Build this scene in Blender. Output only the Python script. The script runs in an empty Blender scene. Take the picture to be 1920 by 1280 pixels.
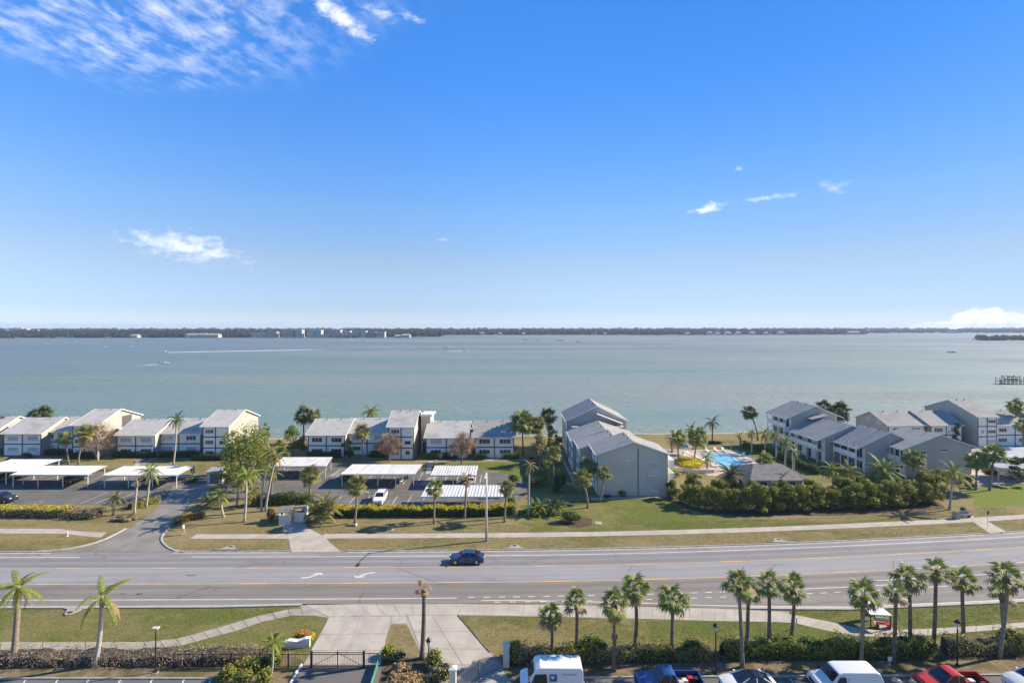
import bpy, bmesh, math, random
import numpy as np
from mathutils import Vector, Matrix
R = math.radians
sc = bpy.context.scene
COL = sc.collection
rng = random.Random(7)
nrng = np.random.default_rng(11)

# ------------------------------------------------------------------ camera
CH, FPX, HZ = 31.0, 960.0, 611.0          # eye height (m), focal length in photo pixels, eye-level row
HAZE = 0.00011                            # air density per metre
cam = bpy.data.objects.new('camera', bpy.data.cameras.new('camera'))
COL.objects.link(cam)
cam.location = (0, 0, CH); cam.rotation_euler = (R(90), 0, 0)
cam.data.sensor_width = 36; cam.data.lens = 36 * FPX / 1920
cam.data.shift_y = -(640 - HZ) / 1920
cam.data.clip_start = 1; cam.data.clip_end = 60000
sc.camera = cam

# ------------------------------------------------------------------ sun, sky, exposure
SUN_AZ, SUN_EL = 76.0, 31.0               # degrees clockwise from +Y, above the horizon
sd = Vector((math.sin(R(SUN_AZ)) * math.cos(R(SUN_EL)), math.cos(R(SUN_AZ)) * math.cos(R(SUN_EL)), math.sin(R(SUN_EL))))
sl = bpy.data.lights.new('sun', 'SUN'); sl.energy = 3.35; sl.angle = R(0.5); sl.color = (1.0, 0.88, 0.73)
so = bpy.data.objects.new('sun', sl); COL.objects.link(so)
so.rotation_euler = sd.to_track_quat('Z', 'Y').to_euler()
sc.view_settings.view_transform = 'Standard'; sc.view_settings.look = 'None'
sc.view_settings.exposure = 1.43; sc.view_settings.gamma = 1.0
sc.view_settings.use_curve_mapping = False

cy = sc.cycles
cy.max_bounces = 6; cy.diffuse_bounces = 3; cy.glossy_bounces = 3; cy.transmission_bounces = 4; cy.transparent_max_bounces = 8
cy.caustics_reflective = False; cy.caustics_refractive = False; cy.use_denoising = True
class NT:
    def __init__(s, tree): s.t = tree; s.n = tree.nodes; s.l = tree.links
    def new(s, typ, **kw):
        n = s.n.new(typ)
        for k, v in kw.items(): setattr(n, k, v)
        return n
    def val(s, sock, v):
        if v is None: return
        if hasattr(v, 'is_linked') or isinstance(v, bpy.types.NodeSocket): s.l.new(v, sock)
        else: sock.default_value = v
    def math(s, op, a, b=None, c=None, clamp=False):
        n = s.new('ShaderNodeMath', operation=op, use_clamp=clamp)
        s.val(n.inputs[0], a)
        if b is not None: s.val(n.inputs[1], b)
        if c is not None: s.val(n.inputs[2], c)
        return n.outputs[0]
    def vmath(s, op, a, b=None):
        n = s.new('ShaderNodeVectorMath', operation=op)
        s.val(n.inputs[0], a)
        if b is not None: s.val(n.inputs[1], b)
        return n.outputs[0]
    def mix(s, f, a, b, blend='MIX'):
        n = s.new('ShaderNodeMix', data_type='RGBA', blend_type=blend)
        s.val(n.inputs['Factor'], f)
        s.val(n.inputs[6], a if not isinstance(a, tuple) else (*a[:3], 1)); s.val(n.inputs[7], b if not isinstance(b, tuple) else (*b[:3], 1))
        return n.outputs[2]
    def noise(s, vec, scale, detail=4, rough=0.55, dist=0.0):
        n = s.new('ShaderNodeTexNoise'); n.inputs['Scale'].default_value = scale
        n.inputs['Detail'].default_value = detail; n.inputs['Roughness'].default_value = rough
        n.inputs['Distortion'].default_value = dist
        if vec is not None: s.l.new(vec, n.inputs['Vector'])
        return n.outputs['Fac']
    def ramp(s, f, lo, hi):
        n = s.new('ShaderNodeMapRange', interpolation_type='SMOOTHSTEP')
        s.val(n.inputs['Value'], f); s.val(n.inputs['From Min'], lo); s.val(n.inputs['From Max'], hi)
        return n.outputs['Result']
    def mapping(s, vec, loc=(0, 0, 0), rot=(0, 0, 0), scale=(1, 1, 1)):
        n = s.new('ShaderNodeMapping'); s.l.new(vec, n.inputs['Vector'])
        n.inputs['Location'].default_value = loc; n.inputs['Rotation'].default_value = rot; n.inputs['Scale'].default_value = scale
        return n.outputs['Vector']
    def comb(s, x, y, z):
        n = s.new('ShaderNodeCombineXYZ'); s.val(n.inputs[0], x); s.val(n.inputs[1], y); s.val(n.inputs[2], z)
        return n.outputs[0]

world = bpy.data.worlds.new('World'); sc.world = world; world.use_nodes = True
world.cycles.sampling_method = 'MANUAL'; world.cycles.sample_map_resolution = 256
w = NT(world.node_tree); w.n.clear()
sky = w.new('ShaderNodeTexSky', sky_type='NISHITA')
sky.sun_disc = False; sky.sun_elevation = R(SUN_EL); sky.sun_rotation = R(SUN_AZ)
sky.altitude = 0; sky.air_density = 1.0; sky.dust_density = 0.0; sky.ozone_density = 1.6
hs = w.new('ShaderNodeHueSaturation'); hs.inputs['Saturation'].default_value = 1.0; hs.inputs['Value'].default_value = 1.0
w.l.new(sky.outputs[0], hs.inputs['Color'])
TINT = [(0.006, (0.25, 0.330, 0.60)), (0.032, (0.24, 0.297, 0.50)), (0.115, (0.345, 0.356, 0.435)), (0.215, (0.325, 0.43, 0.565)), (0.308, (0.262, 0.455, 0.69)), (0.433, (0.20, 0.47, 0.81)), (0.524, (0.195, 0.485, 0.83))]
tc = w.new('ShaderNodeTexCoord'); dirv = tc.outputs['Generated']
sp = w.new('ShaderNodeSeparateXYZ'); w.l.new(dirv, sp.inputs[0]); dx, dy, dz = sp.outputs
tr_ = w.new('ShaderNodeValToRGB'); w.l.new(dz, tr_.inputs[0]); el_ = tr_.color_ramp.elements
for i, (p_, c_) in enumerate(TINT):
    e_ = el_[i] if i < 2 else el_.new(p_)
    e_.position = p_; e_.color = (*c_, 1)
glow = w.new('ShaderNodeVectorMath', operation='DOT_PRODUCT'); w.l.new(dirv, glow.inputs[0]); glow.inputs[1].default_value = tuple(sd)
soft = w.math('SUBTRACT', 2.2, w.math('MULTIPLY', w.ramp(glow.outputs['Value'], 0.25, 0.95), 0.8))
tint = w.vmath('SCALE', tr_.outputs[0]); w.val(tint.node.inputs['Scale'], soft)
skyc = w.vmath('MULTIPLY', hs.outputs[0], tint)
# high thin cloud: flat layer, streaked, on the left overhead side of the view
zc = w.math('MAXIMUM', dz, 0.02)
pl = w.comb(w.math('DIVIDE', dx, zc), w.math('DIVIDE', dy, zc), 0.0)
st = w.mapping(pl, rot=(0, 0, R(24)), scale=(1.35, 1.0, 1))
n1 = w.noise(st, 8.5, 6, 0.6, 0.3); n2 = w.noise(pl, 1.4, 3, 0.5); n3 = w.noise(w.mapping(st, scale=(1, 0.55, 1)), 17, 4, 0.6)
dd = w.new('ShaderNodeVectorMath', operation='DISTANCE'); w.l.new(pl, dd.inputs[0]); dd.inputs[1].default_value = (-1.25, 1.28, 0)
msk = w.ramp(w.math('ADD', dd.outputs['Value'], w.math('MULTIPLY', n2, 0.55)), 1.32, 0.78)
cir = w.math('MULTIPLY', w.ramp(w.math('ADD', n1, w.math('MULTIPLY', n3, 0.28)), 0.48, 1.0), msk)
# small low clouds by bearing (u) and height (v)
yc = w.math('MAXIMUM', dy, 0.02)
u = w.math('DIVIDE', dx, yc); v = w.math('DIVIDE', dz, yc)
uv = w.comb(u, v, 0.0)
pn = w.noise(w.mapping(uv, scale=(1, 2.0, 1)), 34, 5, 0.62, 0.25)      # one ragged texture shared by the small clouds
def puff(px, py, rx, ry, lo, hi, rot=0.0, strength=1.0):
    cu, cv = (px - 960) / 960, (HZ - py) / 960
    q2 = w.mapping(w.mapping(w.vmath('SUBTRACT', uv, (cu, cv, 0)), rot=(0, 0, rot)), scale=(960 / rx, 960 / ry, 1))
    ln = w.new('ShaderNodeVectorMath', operation='LENGTH'); w.l.new(q2, ln.inputs[0])
    k = w.math('SUBTRACT', w.math('ADD', pn, 0.42), w.math('MULTIPLY', ln.outputs['Value'], 0.5))
    return w.math('MULTIPLY', w.ramp(k, lo, hi), strength)
puffs = [puff(345, 462, 160, 40, .50, 1.02, R(9), .62), puff(640, 34, 85, 20, .42, .95, R(35), .8), puff(712, 24, 60, 26, .58, 1.15, R(30), .55), puff(770, 30, 60, 16, .60, 1.1, R(25), .5), puff(1325, 391, 48, 15, .52, .95, R(-14), .65),
         puff(1440, 370, 80, 12, .62, 1.06, R(-6), .5), puff(1385, 315, 18, 11, .62, .95, 0, .3),
         puff(1565, 350, 60, 34, .66, 1.05, 0, .3), puff(833, 449, 20, 7, .62, .95, 0, .25)]
low = None
for pf in puffs: low = pf if low is None else w.math('MAXIMUM', low, pf)
# heap cloud low over the horizon on the right, growing taller to the right
q = w.mapping(uv, scale=(1, 1.25, 1))
hn = w.noise(q, 26, 5, 0.55, 0.1); hn2 = w.noise(q, 9, 2, 0.5)
topv = w.math('ADD', w.math('MULTIPLY', w.ramp(u, 0.775, 0.90), 0.020), w.math('MULTIPLY', w.math('SUBTRACT', w.math('ADD', hn, hn2), 1.0), 0.05))
topv = w.math('ADD', topv, 0.006)
heap = w.math('MULTIPLY', w.ramp(w.math('SUBTRACT', topv, v), -0.002, 0.004), w.ramp(u, 0.765, 0.80))
heap = w.math('MULTIPLY', w.math('MULTIPLY', heap, w.ramp(dy, 0.0, 0.05)), 0.72)
hshade = w.ramp(w.noise(w.mapping(uv, loc=(.006, -.008, 0), scale=(1, 1.25, 1)), 30, 4, 0.6), 0.3, 0.7)
hcol = w.mix(hshade, (6.2, 6.6, 7.3), (9.2, 9.0, 8.9))
front = w.ramp(dy, 0.0, 0.05)
c1 = w.mix(w.math('MULTIPLY', cir, 0.58), skyc, (8.6, 8.7, 9.0))
c2 = w.mix(w.math('MULTIPLY', low, front), c1, (8.6, 8.6, 8.7))
c3 = w.mix(heap, c2, hcol)
bg = w.new('ShaderNodeBackground'); bg.inputs['Strength'].default_value = 0.0575
w.l.new(c3, bg.inputs['Color'])
wo = w.new('ShaderNodeOutputWorld'); w.l.new(bg.outputs[0], wo.inputs[0])

# ------------------------------------------------------------------ helpers
def D_of(py, z=0.0): return (CH - z) * FPX / (py - HZ)
def P(px, py, z=0.0):                     # where a photo point of height z stands in the place
    d = D_of(py, z); return ((px - 960) / FPX * d, d)
def interp(x, table):
    if x <= table[0][0]: return table[0][1]
    for (a, fa), (b, fb) in zip(table, table[1:]):
        if x <= b:
            t = (x - a) / (b - a); return fa + (fb - fa) * t
    (a, fa), (b, fb) = table[-2:]
    return fb + (fb - fa) / (b - a) * (x - b)
RT = [(-160, -.9), (-70, -.25), (-26, 0), (0, .35), (15, .85), (25, 1.5), (36, 2.3), (43, 2.9), (57, 4.4), (67, 5.5), (78, 6.9), (110, 12.0), (160, 22)]
def bend(x):                              # how far the road has swung away at x (smoothed)
    return sum(interp(x + k, RT) for k in (-8, -4, 0, 4, 8)) / 5

MATS = {}
WARM = (1.03, 1.0, .90)                   # base colours warmed to offset the blue cast of the sky light
def mat(name, c1, c2=None, scale=3.0, rough=0.8, spec=0.3, bump=0.0, bscale=None, metal=0.0, lo=.35, hi=.65,
        stretch=(1, 1, 1), c3=None, s3=0.3, lo3=.45, hi3=.65, coat=0.0, wave=None, island=False, trans=0.0, alpha=None, detail=5):
    c1, c2, c3 = [None if c is None else tuple(v * k for v, k in zip(c, WARM)) for c in (c1, c2, c3)]
    m = bpy.data.materials.new(name); m.use_nodes = True; MATS[name] = m
    t = NT(m.node_tree); b = t.n['Principled BSDF']; out = t.n['Material Output']
    geo = t.new('ShaderNodeNewGeometry'); pos = geo.outputs['Position']
    p = t.mapping(pos, scale=stretch) if stretch != (1, 1, 1) else pos
    col = (*c1, 1)
    if c2 is not None:
        f = geo.outputs['Random Per Island'] if island else t.ramp(t.noise(p, scale, detail), lo, hi)
        col = t.mix(f, c1, c2)
    if c3 is not None:
        col = t.mix(t.ramp(t.noise(t.mapping(pos, loc=(31, 17, 5), scale=stretch), s3, 3), lo3, hi3), col, c3)
    t.val(b.inputs['Base Color'], col)
    b.inputs['Roughness'].default_value = rough; b.inputs['Specular IOR Level'].default_value = spec
    b.inputs['Metallic'].default_value = metal
    if coat: b.inputs['Coat Weight'].default_value = coat; b.inputs['Coat Roughness'].default_value = 0.04
    if bump:
        bn = t.new('ShaderNodeBump'); bn.inputs['Strength'].default_value = 1.0; bn.inputs['Distance'].default_value = bump
        if wave:
            wv = t.new('ShaderNodeTexWave', wave_type='BANDS', bands_direction=wave, wave_profile='SAW')
            wv.inputs['Scale'].default_value = bscale; t.l.new(pos, wv.inputs['Vector']); t.l.new(wv.outputs['Fac'], bn.inputs['Height'])
        else:
            t.l.new(t.noise(p, bscale or scale * 4, 3), bn.inputs['Height'])
        t.l.new(bn.outputs[0], b.inputs['Normal'])
    if trans:
        tr = t.new('ShaderNodeBsdfTranslucent'); t.val(tr.inputs['Color'], col)
        mx = t.new('ShaderNodeMixShader'); mx.inputs[0].default_value = trans
        t.l.new(b.outputs[0], mx.inputs[1]); t.l.new(tr.outputs[0], mx.inputs[2]); t.l.new(mx.outputs[0], out.inputs[0])
    return m

def tag(o, label=None, cat=None, group=None, kind=None):
    if label: o['label'] = label
    if cat: o['category'] = cat
    if group: o['group'] = group
    if kind: o['kind'] = kind
    return o
def thing(name, loc, label, cat, group=None, rotz=0.0):
    o = bpy.data.objects.new(name, None); COL.objects.link(o)
    o.empty_display_size = 0.3
    o.location = loc if len(loc) == 3 else (*loc, 0); o.rotation_euler = (0, 0, rotz)
    return tag(o, label, cat, group)
def inst(name, me, parent=None, loc=(0, 0, 0), rot=(0, 0, 0), scale=(1, 1, 1)):
    o = bpy.data.objects.new(name, me); COL.objects.link(o); o.parent = parent
    o.location = loc; o.rotation_euler = rot; o.scale = scale
    return o
def dup(root, loc, rotz=None, scale=None, label=None):
    r = root.copy(); COL.objects.link(r); r.location = loc if len(loc) == 3 else (*loc, 0)
    if rotz is not None: r.rotation_euler = (0, 0, rotz)
    if scale is not None: r.scale = (scale,) * 3 if not isinstance(scale, tuple) else scale
    if label: r['label'] = label
    for ch in root.children:
        c = ch.copy(); COL.objects.link(c); c.parent = r
        for g in ch.children:
            d = g.copy(); COL.objects.link(d); d.parent = c
    return r

class MB:
    def __init__(s): s.v = []; s.f = []; s.m = []
    def add(s, vs, fs, mi=0):
        k = len(s.v); s.v += [tuple(x) for x in vs]
        for f in fs: s.f.append(tuple(k + i for i in f)); s.m.append(mi)
        return s
    def box(s, x0, x1, y0, y1, z0, z1, mi=0):
        return s.add([(x0, y0, z0), (x1, y0, z0), (x1, y1, z0), (x0, y1, z0), (x0, y0, z1), (x1, y0, z1), (x1, y1, z1), (x0, y1, z1)],
                     [(0, 3, 2, 1), (4, 5, 6, 7), (0, 1, 5, 4), (1, 2, 6, 5), (2, 3, 7, 6), (3, 0, 4, 7)], mi)
    def poly(s, pts, mi=0): return s.add(pts, [tuple(range(len(pts)))], mi)
    def prism(s, pts, a, b, axis='x', mi=0, me=None):
        # pts: 2-d outline; axis x -> pts are (y,z); y -> (x,z); z -> (x,y)
        f = {'x': lambda p, t: (t, p[0], p[1]), 'y': lambda p, t: (p[0], t, p[1]), 'z': lambda p, t: (p[0], p[1], t)}[axis]
        n = len(pts); k = len(s.v)
        s.v += [f(p, a) for p in pts] + [f(p, b) for p in pts]
        for i in range(n):
            j = (i + 1) % n; s.f.append((k + i, k + j, k + n + j, k + n + i)); s.m.append(mi)
        for fc in (tuple(k + i for i in reversed(range(n))), tuple(k + n + i for i in range(n))):
            s.f.append(fc); s.m.append(mi if me is None else me)
        return s
    def tube(s, path, rad, n=8, mi=0, caps=True):
        path = [Vector(p) for p in path]
        if not hasattr(rad, '__len__'): rad = [rad] * len(path)
        k = len(s.v)
        for i, p in enumerate(path):
            d = (path[min(i + 1, len(path) - 1)] - path[max(i - 1, 0)]).normalized()
            a = d.orthogonal().normalized() if abs(d.z) < .95 else Vector((1, 0, 0)).cross(d).normalized()
            b = d.cross(a)
            for j in range(n):
                t = 2 * math.pi * j / n; s.v.append(tuple(p + (a * math.cos(t) + b * math.sin(t)) * rad[i]))
        for i in range(len(path) - 1):
            for j in range(n):
                s.f.append((k + i * n + j, k + i * n + (j + 1) % n, k + (i + 1) * n + (j + 1) % n, k + (i + 1) * n + j)); s.m.append(mi)
        if caps:
            s.f.append(tuple(k + j for j in reversed(range(n)))); s.m.append(mi)
            s.f.append(tuple(k + (len(path) - 1) * n + j for j in range(n))); s.m.append(mi)
        return s
    def mesh(s, name, mats, smooth=False):
        me = bpy.data.meshes.new(name); me.from_pydata(s.v, [], s.f)
        for m in (mats if isinstance(mats, (list, tuple)) else [mats]): me.materials.append(m)
        if any(s.m): me.polygons.foreach_set('material_index', s.m)
        bm = bmesh.new(); bm.from_mesh(me); bmesh.ops.recalc_face_normals(bm, faces=bm.faces); bm.to_mesh(me); bm.free()
        if smooth: me.polygons.foreach_set('use_smooth', [True] * len(me.polygons))
        return me
    def obj(s, name, mats, parent=None, smooth=False, bevel=0.0, seg=2):
        o = inst(name, s.mesh(name, mats, smooth), parent)
        if bevel:
            b = o.modifiers.new('bevel', 'BEVEL'); b.width = bevel; b.segments = seg; b.limit_method = 'ANGLE'; b.angle_limit = R(18); b.harden_normals = True
            o.data.polygons.foreach_set('use_smooth', [True] * len(o.data.polygons))
        return o
def bbox(name, x0, x1, y0, y1, z0, z1, m, parent=None, bevel=0.0):
    return MB().box(x0, x1, y0, y1, z0, z1).obj(name, m, parent, bevel=bevel)

def np_mesh(name, verts, faces, mats, idx=None):
    me = bpy.data.meshes.new(name); nv = len(verts); nf = len(faces); k = faces.shape[1]
    me.vertices.add(nv); me.vertices.foreach_set('co', np.ascontiguousarray(verts, np.float32).ravel())
    me.loops.add(nf * k); me.loops.foreach_set('vertex_index', np.ascontiguousarray(faces, np.int32).ravel())
    me.polygons.add(nf); me.polygons.foreach_set('loop_start', np.arange(0, nf * k, k, dtype=np.int32))
    for m in (mats if isinstance(mats, (list, tuple)) else [mats]): me.materials.append(m)
    if idx is not None: me.polygons.foreach_set('material_index', np.asarray(idx, np.int32))
    me.update(calc_edges=True); return me
def leaf_quads(c, nrm, size, aspect=0.55):
    """small leaf faces at centres c (n,3), facing nrm"""
    n = len(c); nrm = nrm / (np.linalg.norm(nrm, axis=1, keepdims=True) + 1e-9)
    r = nrng.normal(size=(n, 3)); a = np.cross(nrm, r); a /= np.linalg.norm(a, axis=1, keepdims=True) + 1e-9
    b = np.cross(nrm, a); s = size * nrng.uniform(.6, 1.35, (n, 1)); a = a * s; b = b * s * aspect
    v = np.stack([c - a, c - b * .9 + a * .1, c + a, c + b * .9 + a * .1], 1).reshape(-1, 3)
    return v, np.arange(n * 4).reshape(-1, 4)
def blob_leaves(blobs, per, size, flat=0.0, jit=.55, shell=.55):
    """leaves around the shells of ellipsoids blobs: (cx,cy,cz,rx,ry,rz)"""
    cs, ns = [], []
    vol = np.array([(b[3] * b[4] + b[4] * b[5] + b[3] * b[5]) for b in blobs]); cnt = np.maximum(8, per * vol / vol.sum()).astype(int)
    for b, n in zip(blobs, cnt):
        d = nrng.normal(size=(n, 3)); d /= np.linalg.norm(d, axis=1, keepdims=True)
        rr = nrng.uniform(shell, 1.08, (n, 1)) ** .7
        cs.append(np.array(b[:3]) + d * rr * np.array(b[3:6])); ns.append(d + nrng.normal(size=(n, 3)) * jit + np.array([0, 0, flat]))
    return leaf_quads(np.concatenate(cs), np.concatenate(ns), size)

# ------------------------------------------------------------------ materials
M = {}
def grassm(name, green, olive, straw, bare, p_straw=.52, p_bare=.66, mow=.0):
    """lawn: blades mottled at three sizes, straw-coloured and worn areas with edges of their own"""
    m = bpy.data.materials.new(name); m.use_nodes = True; t = NT(m.node_tree); b = t.n['Principled BSDF']
    pos = t.new('ShaderNodeNewGeometry').outputs['Position']
    fine = t.noise(pos, 2.4, 9, .78); mid = t.noise(t.mapping(pos, scale=(.7, 1.25, 1)), .75, 7, .65, .4); big = t.noise(t.mapping(pos, loc=(13, 5, 0), scale=(.5, 1.3, 1)), .13, 5, .6, .6)
    c = t.mix(t.ramp(fine, .40, .60), green, olive)
    k = t.math('ADD', t.math('MULTIPLY', big, .50), t.math('ADD', t.math('MULTIPLY', mid, .34), t.math('MULTIPLY', fine, .16)))
    c = t.mix(t.ramp(k, p_straw - .05, p_straw + .045), c, t.mix(t.ramp(fine, .42, .62), straw, olive))
    c = t.mix(t.math('MULTIPLY', t.ramp(t.math('ADD', t.math('MULTIPLY', mid, .6), t.math('MULTIPLY', big, .4)), p_bare - .03, p_bare + .06), t.ramp(fine, .25, .6)), c, bare)
    t.val(b.inputs['Base Color'], c); b.inputs['Roughness'].default_value = .95; b.inputs['Specular IOR Level'].default_value = .1
    bn = t.new('ShaderNodeBump'); bn.inputs['Distance'].default_value = .10; t.l.new(t.noise(pos, 7, 4, .7), bn.inputs['Height']); t.l.new(bn.outputs[0], b.inputs['Normal'])
    return m
M['grass_dry'] = grassm('grass_dry', (.125, .125, .035), (.19, .17, .062), (.285, .215, .105), (.34, .265, .165), .45, .60)
M['grass_mix'] = grassm('grass_mix', (.115, .122, .030), (.175, .165, .052), (.275, .21, .10), (.33, .255, .155), .48, .60)
M['grass_green'] = grassm('grass_green', (.092, .128, .022), (.155, .165, .042), (.235, .185, .08), (.30, .23, .125), .515, .625)
M['grass_bright'] = grassm('grass_bright', (.125, .175, .022), (.19, .21, .04), (.24, .21, .075), (.28, .23, .1), .62, .72)
M['mulch'] = mat('mulch', (.07, .052, .038), (.15, .115, .08), 2.5, .95, .1, .06, 14, detail=8)
M['sand'] = mat('sand', (.42, .37, .30), (.52, .47, .39), .8, .95, .1, .02, 6)
M['dirt'] = mat('dirt', (.17, .13, .085), (.25, .19, .12), 1.7, .95, .1, .04, 9, c3=(.12, .11, .045), s3=.5, detail=8)
def asphalt(name, c, v=.035, scale=.35, warm=0.0, tracks=()):
    """worn road: grain, drawn-out stains, darker wheel paths at the given offsets across the road (uv v, metres)"""
    m = bpy.data.materials.new(name); m.use_nodes = True; t = NT(m.node_tree); b = t.n['Principled BSDF']
    uvn = t.new('ShaderNodeUVMap').outputs[0]; sp_ = t.new('ShaderNodeSeparateXYZ'); t.l.new(uvn, sp_.inputs[0])
    col = lambda q: (q + warm, q + warm * .28, q - warm * .7)
    st_ = t.noise(t.mapping(uvn, scale=(.05, 1.3, 1)), .8, 6, .65); gr = t.noise(uvn, 7, 5, .8); bl = t.noise(t.mapping(uvn, loc=(3, 9, 0), scale=(.5, 1, 1)), .22, 5, .6)
    cc = t.mix(t.ramp(st_, .32, .68), col(c), col(c + v)); cc = t.mix(t.math('MULTIPLY', t.ramp(bl, .5, .72), .6), cc, col(c * .82))
    for y in tracks:
        d = t.math('ABSOLUTE', t.math('SUBTRACT', sp_.outputs[1], y)); k = t.math('MULTIPLY', t.ramp(d, .62, .12), t.math('ADD', .25, t.math('MULTIPLY', st_, .5)))
        cc = t.mix(k, cc, col(c * .74))
    cc = t.mix(t.math('MULTIPLY', t.ramp(gr, .45, .8), .35), cc, col(c * .7))
    ck = t.new('ShaderNodeTexVoronoi', feature='DISTANCE_TO_EDGE'); t.l.new(t.mapping(uvn, scale=(.10, .24, 1)), ck.inputs['Vector']); ck.inputs['Scale'].default_value = 1.0
    wob = t.math('ADD', ck.outputs['Distance'], t.math('MULTIPLY', t.math('SUBTRACT', gr, .5), .02))
    cc = t.mix(t.math('MULTIPLY', t.ramp(wob, .008, .002), t.ramp(bl, .45, .6)), cc, col(c * .5))
    t.val(b.inputs['Base Color'], cc); b.inputs['Roughness'].default_value = .85; b.inputs['Specular IOR Level'].default_value = .25
    return m
M['asphalt_far'] = asphalt('asphalt_far', .20, .06, warm=.016, tracks=(66.5, 68.0))
M['asphalt_mid'] = asphalt('asphalt_mid', .235, .05, warm=.014)
M['asphalt_near'] = asphalt('asphalt_near', .165, .055, warm=.030, tracks=(59.1, 60.7))
M['asphalt_lot'] = mat('asphalt_lot', (.115, .110, .105), (.15, .143, .136), .25, .85, .25, .01, 50, c3=(.185, .178, .168), s3=.5, lo3=.55, hi3=.75, detail=8)
M['asphalt_drive'] = mat('asphalt_drive', (.195, .188, .176), (.25, .24, .225), .35, .85, .2, .01, 50, detail=8)
M['concrete'] = mat('concrete', (.37, .335, .29), (.44, .405, .36), .45, .85, .2, .01, 25, c3=(.32, .28, .23), s3=.8, lo3=.55, hi3=.8, detail=8)
M['concrete_old'] = mat('concrete_old', (.29, .265, .23), (.37, .34, .30), .6, .85, .2, .01, 25, c3=(.25, .22, .18), s3=.9, lo3=.55, hi3=.75, detail=8)
M['kerb'] = mat('kerb', (.34, .32, .285), (.43, .405, .37), 1.4, .85, .2, detail=8)
M['joint'] = mat('joint', (.13, .12, .105))
M['white_line'] = mat('white_line', (.44, .43, .41), (.60, .59, .57), 1.6, .7, .3, stretch=(.4, 3, 1), lo=.3, hi=.6)
M['yellow_line'] = mat('yellow_line', (.60, .37, .095), (.66, .44, .15), 1.1, .7, .3, lo=.3, hi=.6)
M['yellow_faded'] = mat('yellow_faded', (.44, .34, .19), (.52, .38, .17), 1.1, .75, .3, lo=.3, hi=.6)
M['patch'] = mat('patch', (.12, .118, .115), (.15, .147, .145), 1.0, .85)
M['tyre_mark'] = mat('tyre_mark', (.31, .28, .24), (.38, .345, .30), 2, .85)
M['white_paint'] = mat('white_paint', (.74, .74, .73), rough=.5, spec=.4)
M['wall_white'] = mat('wall_white', (.86, .85, .835), (.89, .88, .865), .35, .8, .25, .012, 1.35, wave='Z', c3=(.74, .72, .68), s3=.6, lo3=.54, hi3=.75)
M['wall_grey'] = mat('wall_grey', (.43, .41, .38), (.47, .45, .42), .4, .85, .2, .02, 1.6, wave='Z')
M['wall_taupe'] = mat('wall_taupe', (.54, .495, .44), (.58, .535, .475), .4, .85, .2, .02, 1.6, wave='Z')
M['trim_dark'] = mat('trim_dark', (.10, .10, .108), rough=.7)
M['roof'] = mat('roof', (.43, .42, .405), (.49, .48, .46), .9, .9, .15, .02, 3, stretch=(1, 1, 2.5), c3=(.37, .362, .35), s3=.25, lo3=.5, hi3=.7, detail=8)
M['roof_blue'] = mat('roof_blue', (.30, .295, .29), (.345, .34, .335), .9, .9, .15, .02, 3, c3=(.27, .265, .26), s3=.25, lo3=.5, hi3=.7, detail=8)
M['roof_dark'] = mat('roof_dark', (.15, .148, .15), (.195, .192, .192), .9, .9, .15, .02, 3, detail=8)
M['carport'] = mat('carport', (.62, .615, .605), (.44, .43, .41), .9, .45, .4, lo=.42, hi=.75, detail=7, stretch=(1.6, .22, 1), c3=(.44, .42, .39), s3=.6, lo3=.60, hi3=.8)
M['pane'] = mat('pane', (.035, .042, .048), (.10, .105, .11), .6, .06, .6, lo=.4, hi=.6)
M['pane_blind'] = mat('pane_blind', (.42, .42, .42), (.50, .50, .49), .8, .35, .5)
M['frame_white'] = mat('frame_white', (.72, .72, .72), rough=.5)
M['frame_dark'] = mat('frame_dark', (.14, .14, .145), rough=.5)
M['black_metal'] = mat('black_metal', (.018, .018, .02), rough=.4, spec=.5)
M['grey_metal'] = mat('grey_metal', (.42, .43, .43), rough=.45, metal=.5)
M['galv'] = mat('galv', (.50, .50, .49), (.58, .58, .57), 2, rough=.5, metal=.2)
M['glass'] = mat('glass', (.012, .015, .018), rough=.04, spec=.7)
M['tyre'] = mat('tyre', (.018, .018, .018), rough=.85)
M['rim'] = mat('rim', (.48, .48, .49), rough=.3, metal=.7)
M['plastic_black'] = mat('plastic_black', (.022, .022, .023), rough=.6)
M['lamp_red'] = mat('lamp_red', (.42, .015, .012), rough=.15, spec=.6)
M['lamp_clear'] = mat('lamp_clear', (.62, .64, .66), rough=.1, spec=.7)
M['chrome'] = mat('chrome', (.7, .7, .7), rough=.15, metal=1.0)
for nm, c in dict(navy=(.012, .030, .105), blue=(.02, .07, .24), red=(.46, .035, .025), white=(.74, .75, .76), black=(.012, .013, .016), silver=(.42, .43, .45), grey=(.12, .125, .13)).items():
    M['car_' + nm] = mat('car_' + nm, c, rough=.28, spec=.5, coat=.6)
# foliage
def leafm(name, a, b, tr=.28, rough=.55): M[name] = mat(name, a, b, rough=rough, spec=.25, island=True, trans=tr); return M[name]
leafm('leaf_green', (0.102, 0.173, 0.024), (0.238, 0.275, 0.052)); leafm('leaf_olive', (0.178, 0.199, 0.032), (0.391, 0.364, 0.079))
leafm('leaf_hedge', (0.115, 0.147, 0.024), (0.257, 0.250, 0.055)); leafm('leaf_dark', (0.041, 0.085, 0.019), (0.109, 0.159, 0.039)); leafm('leaf_yellow', (0.522, 0.377, 0.017), (0.600, 0.580, 0.043))
leafm('leaf_lime', (0.209, 0.255, 0.032), (0.383, 0.367, 0.065)); leafm('leaf_brown', (0.217, 0.123, 0.065), (0.392, 0.232, 0.123))
leafm('leaf_rust', (0.232, 0.072, 0.029), (0.290, 0.189, 0.043)); leafm('leaf_pink', (0.348, 0.232, 0.181), (0.464, 0.304, 0.232))
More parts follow.
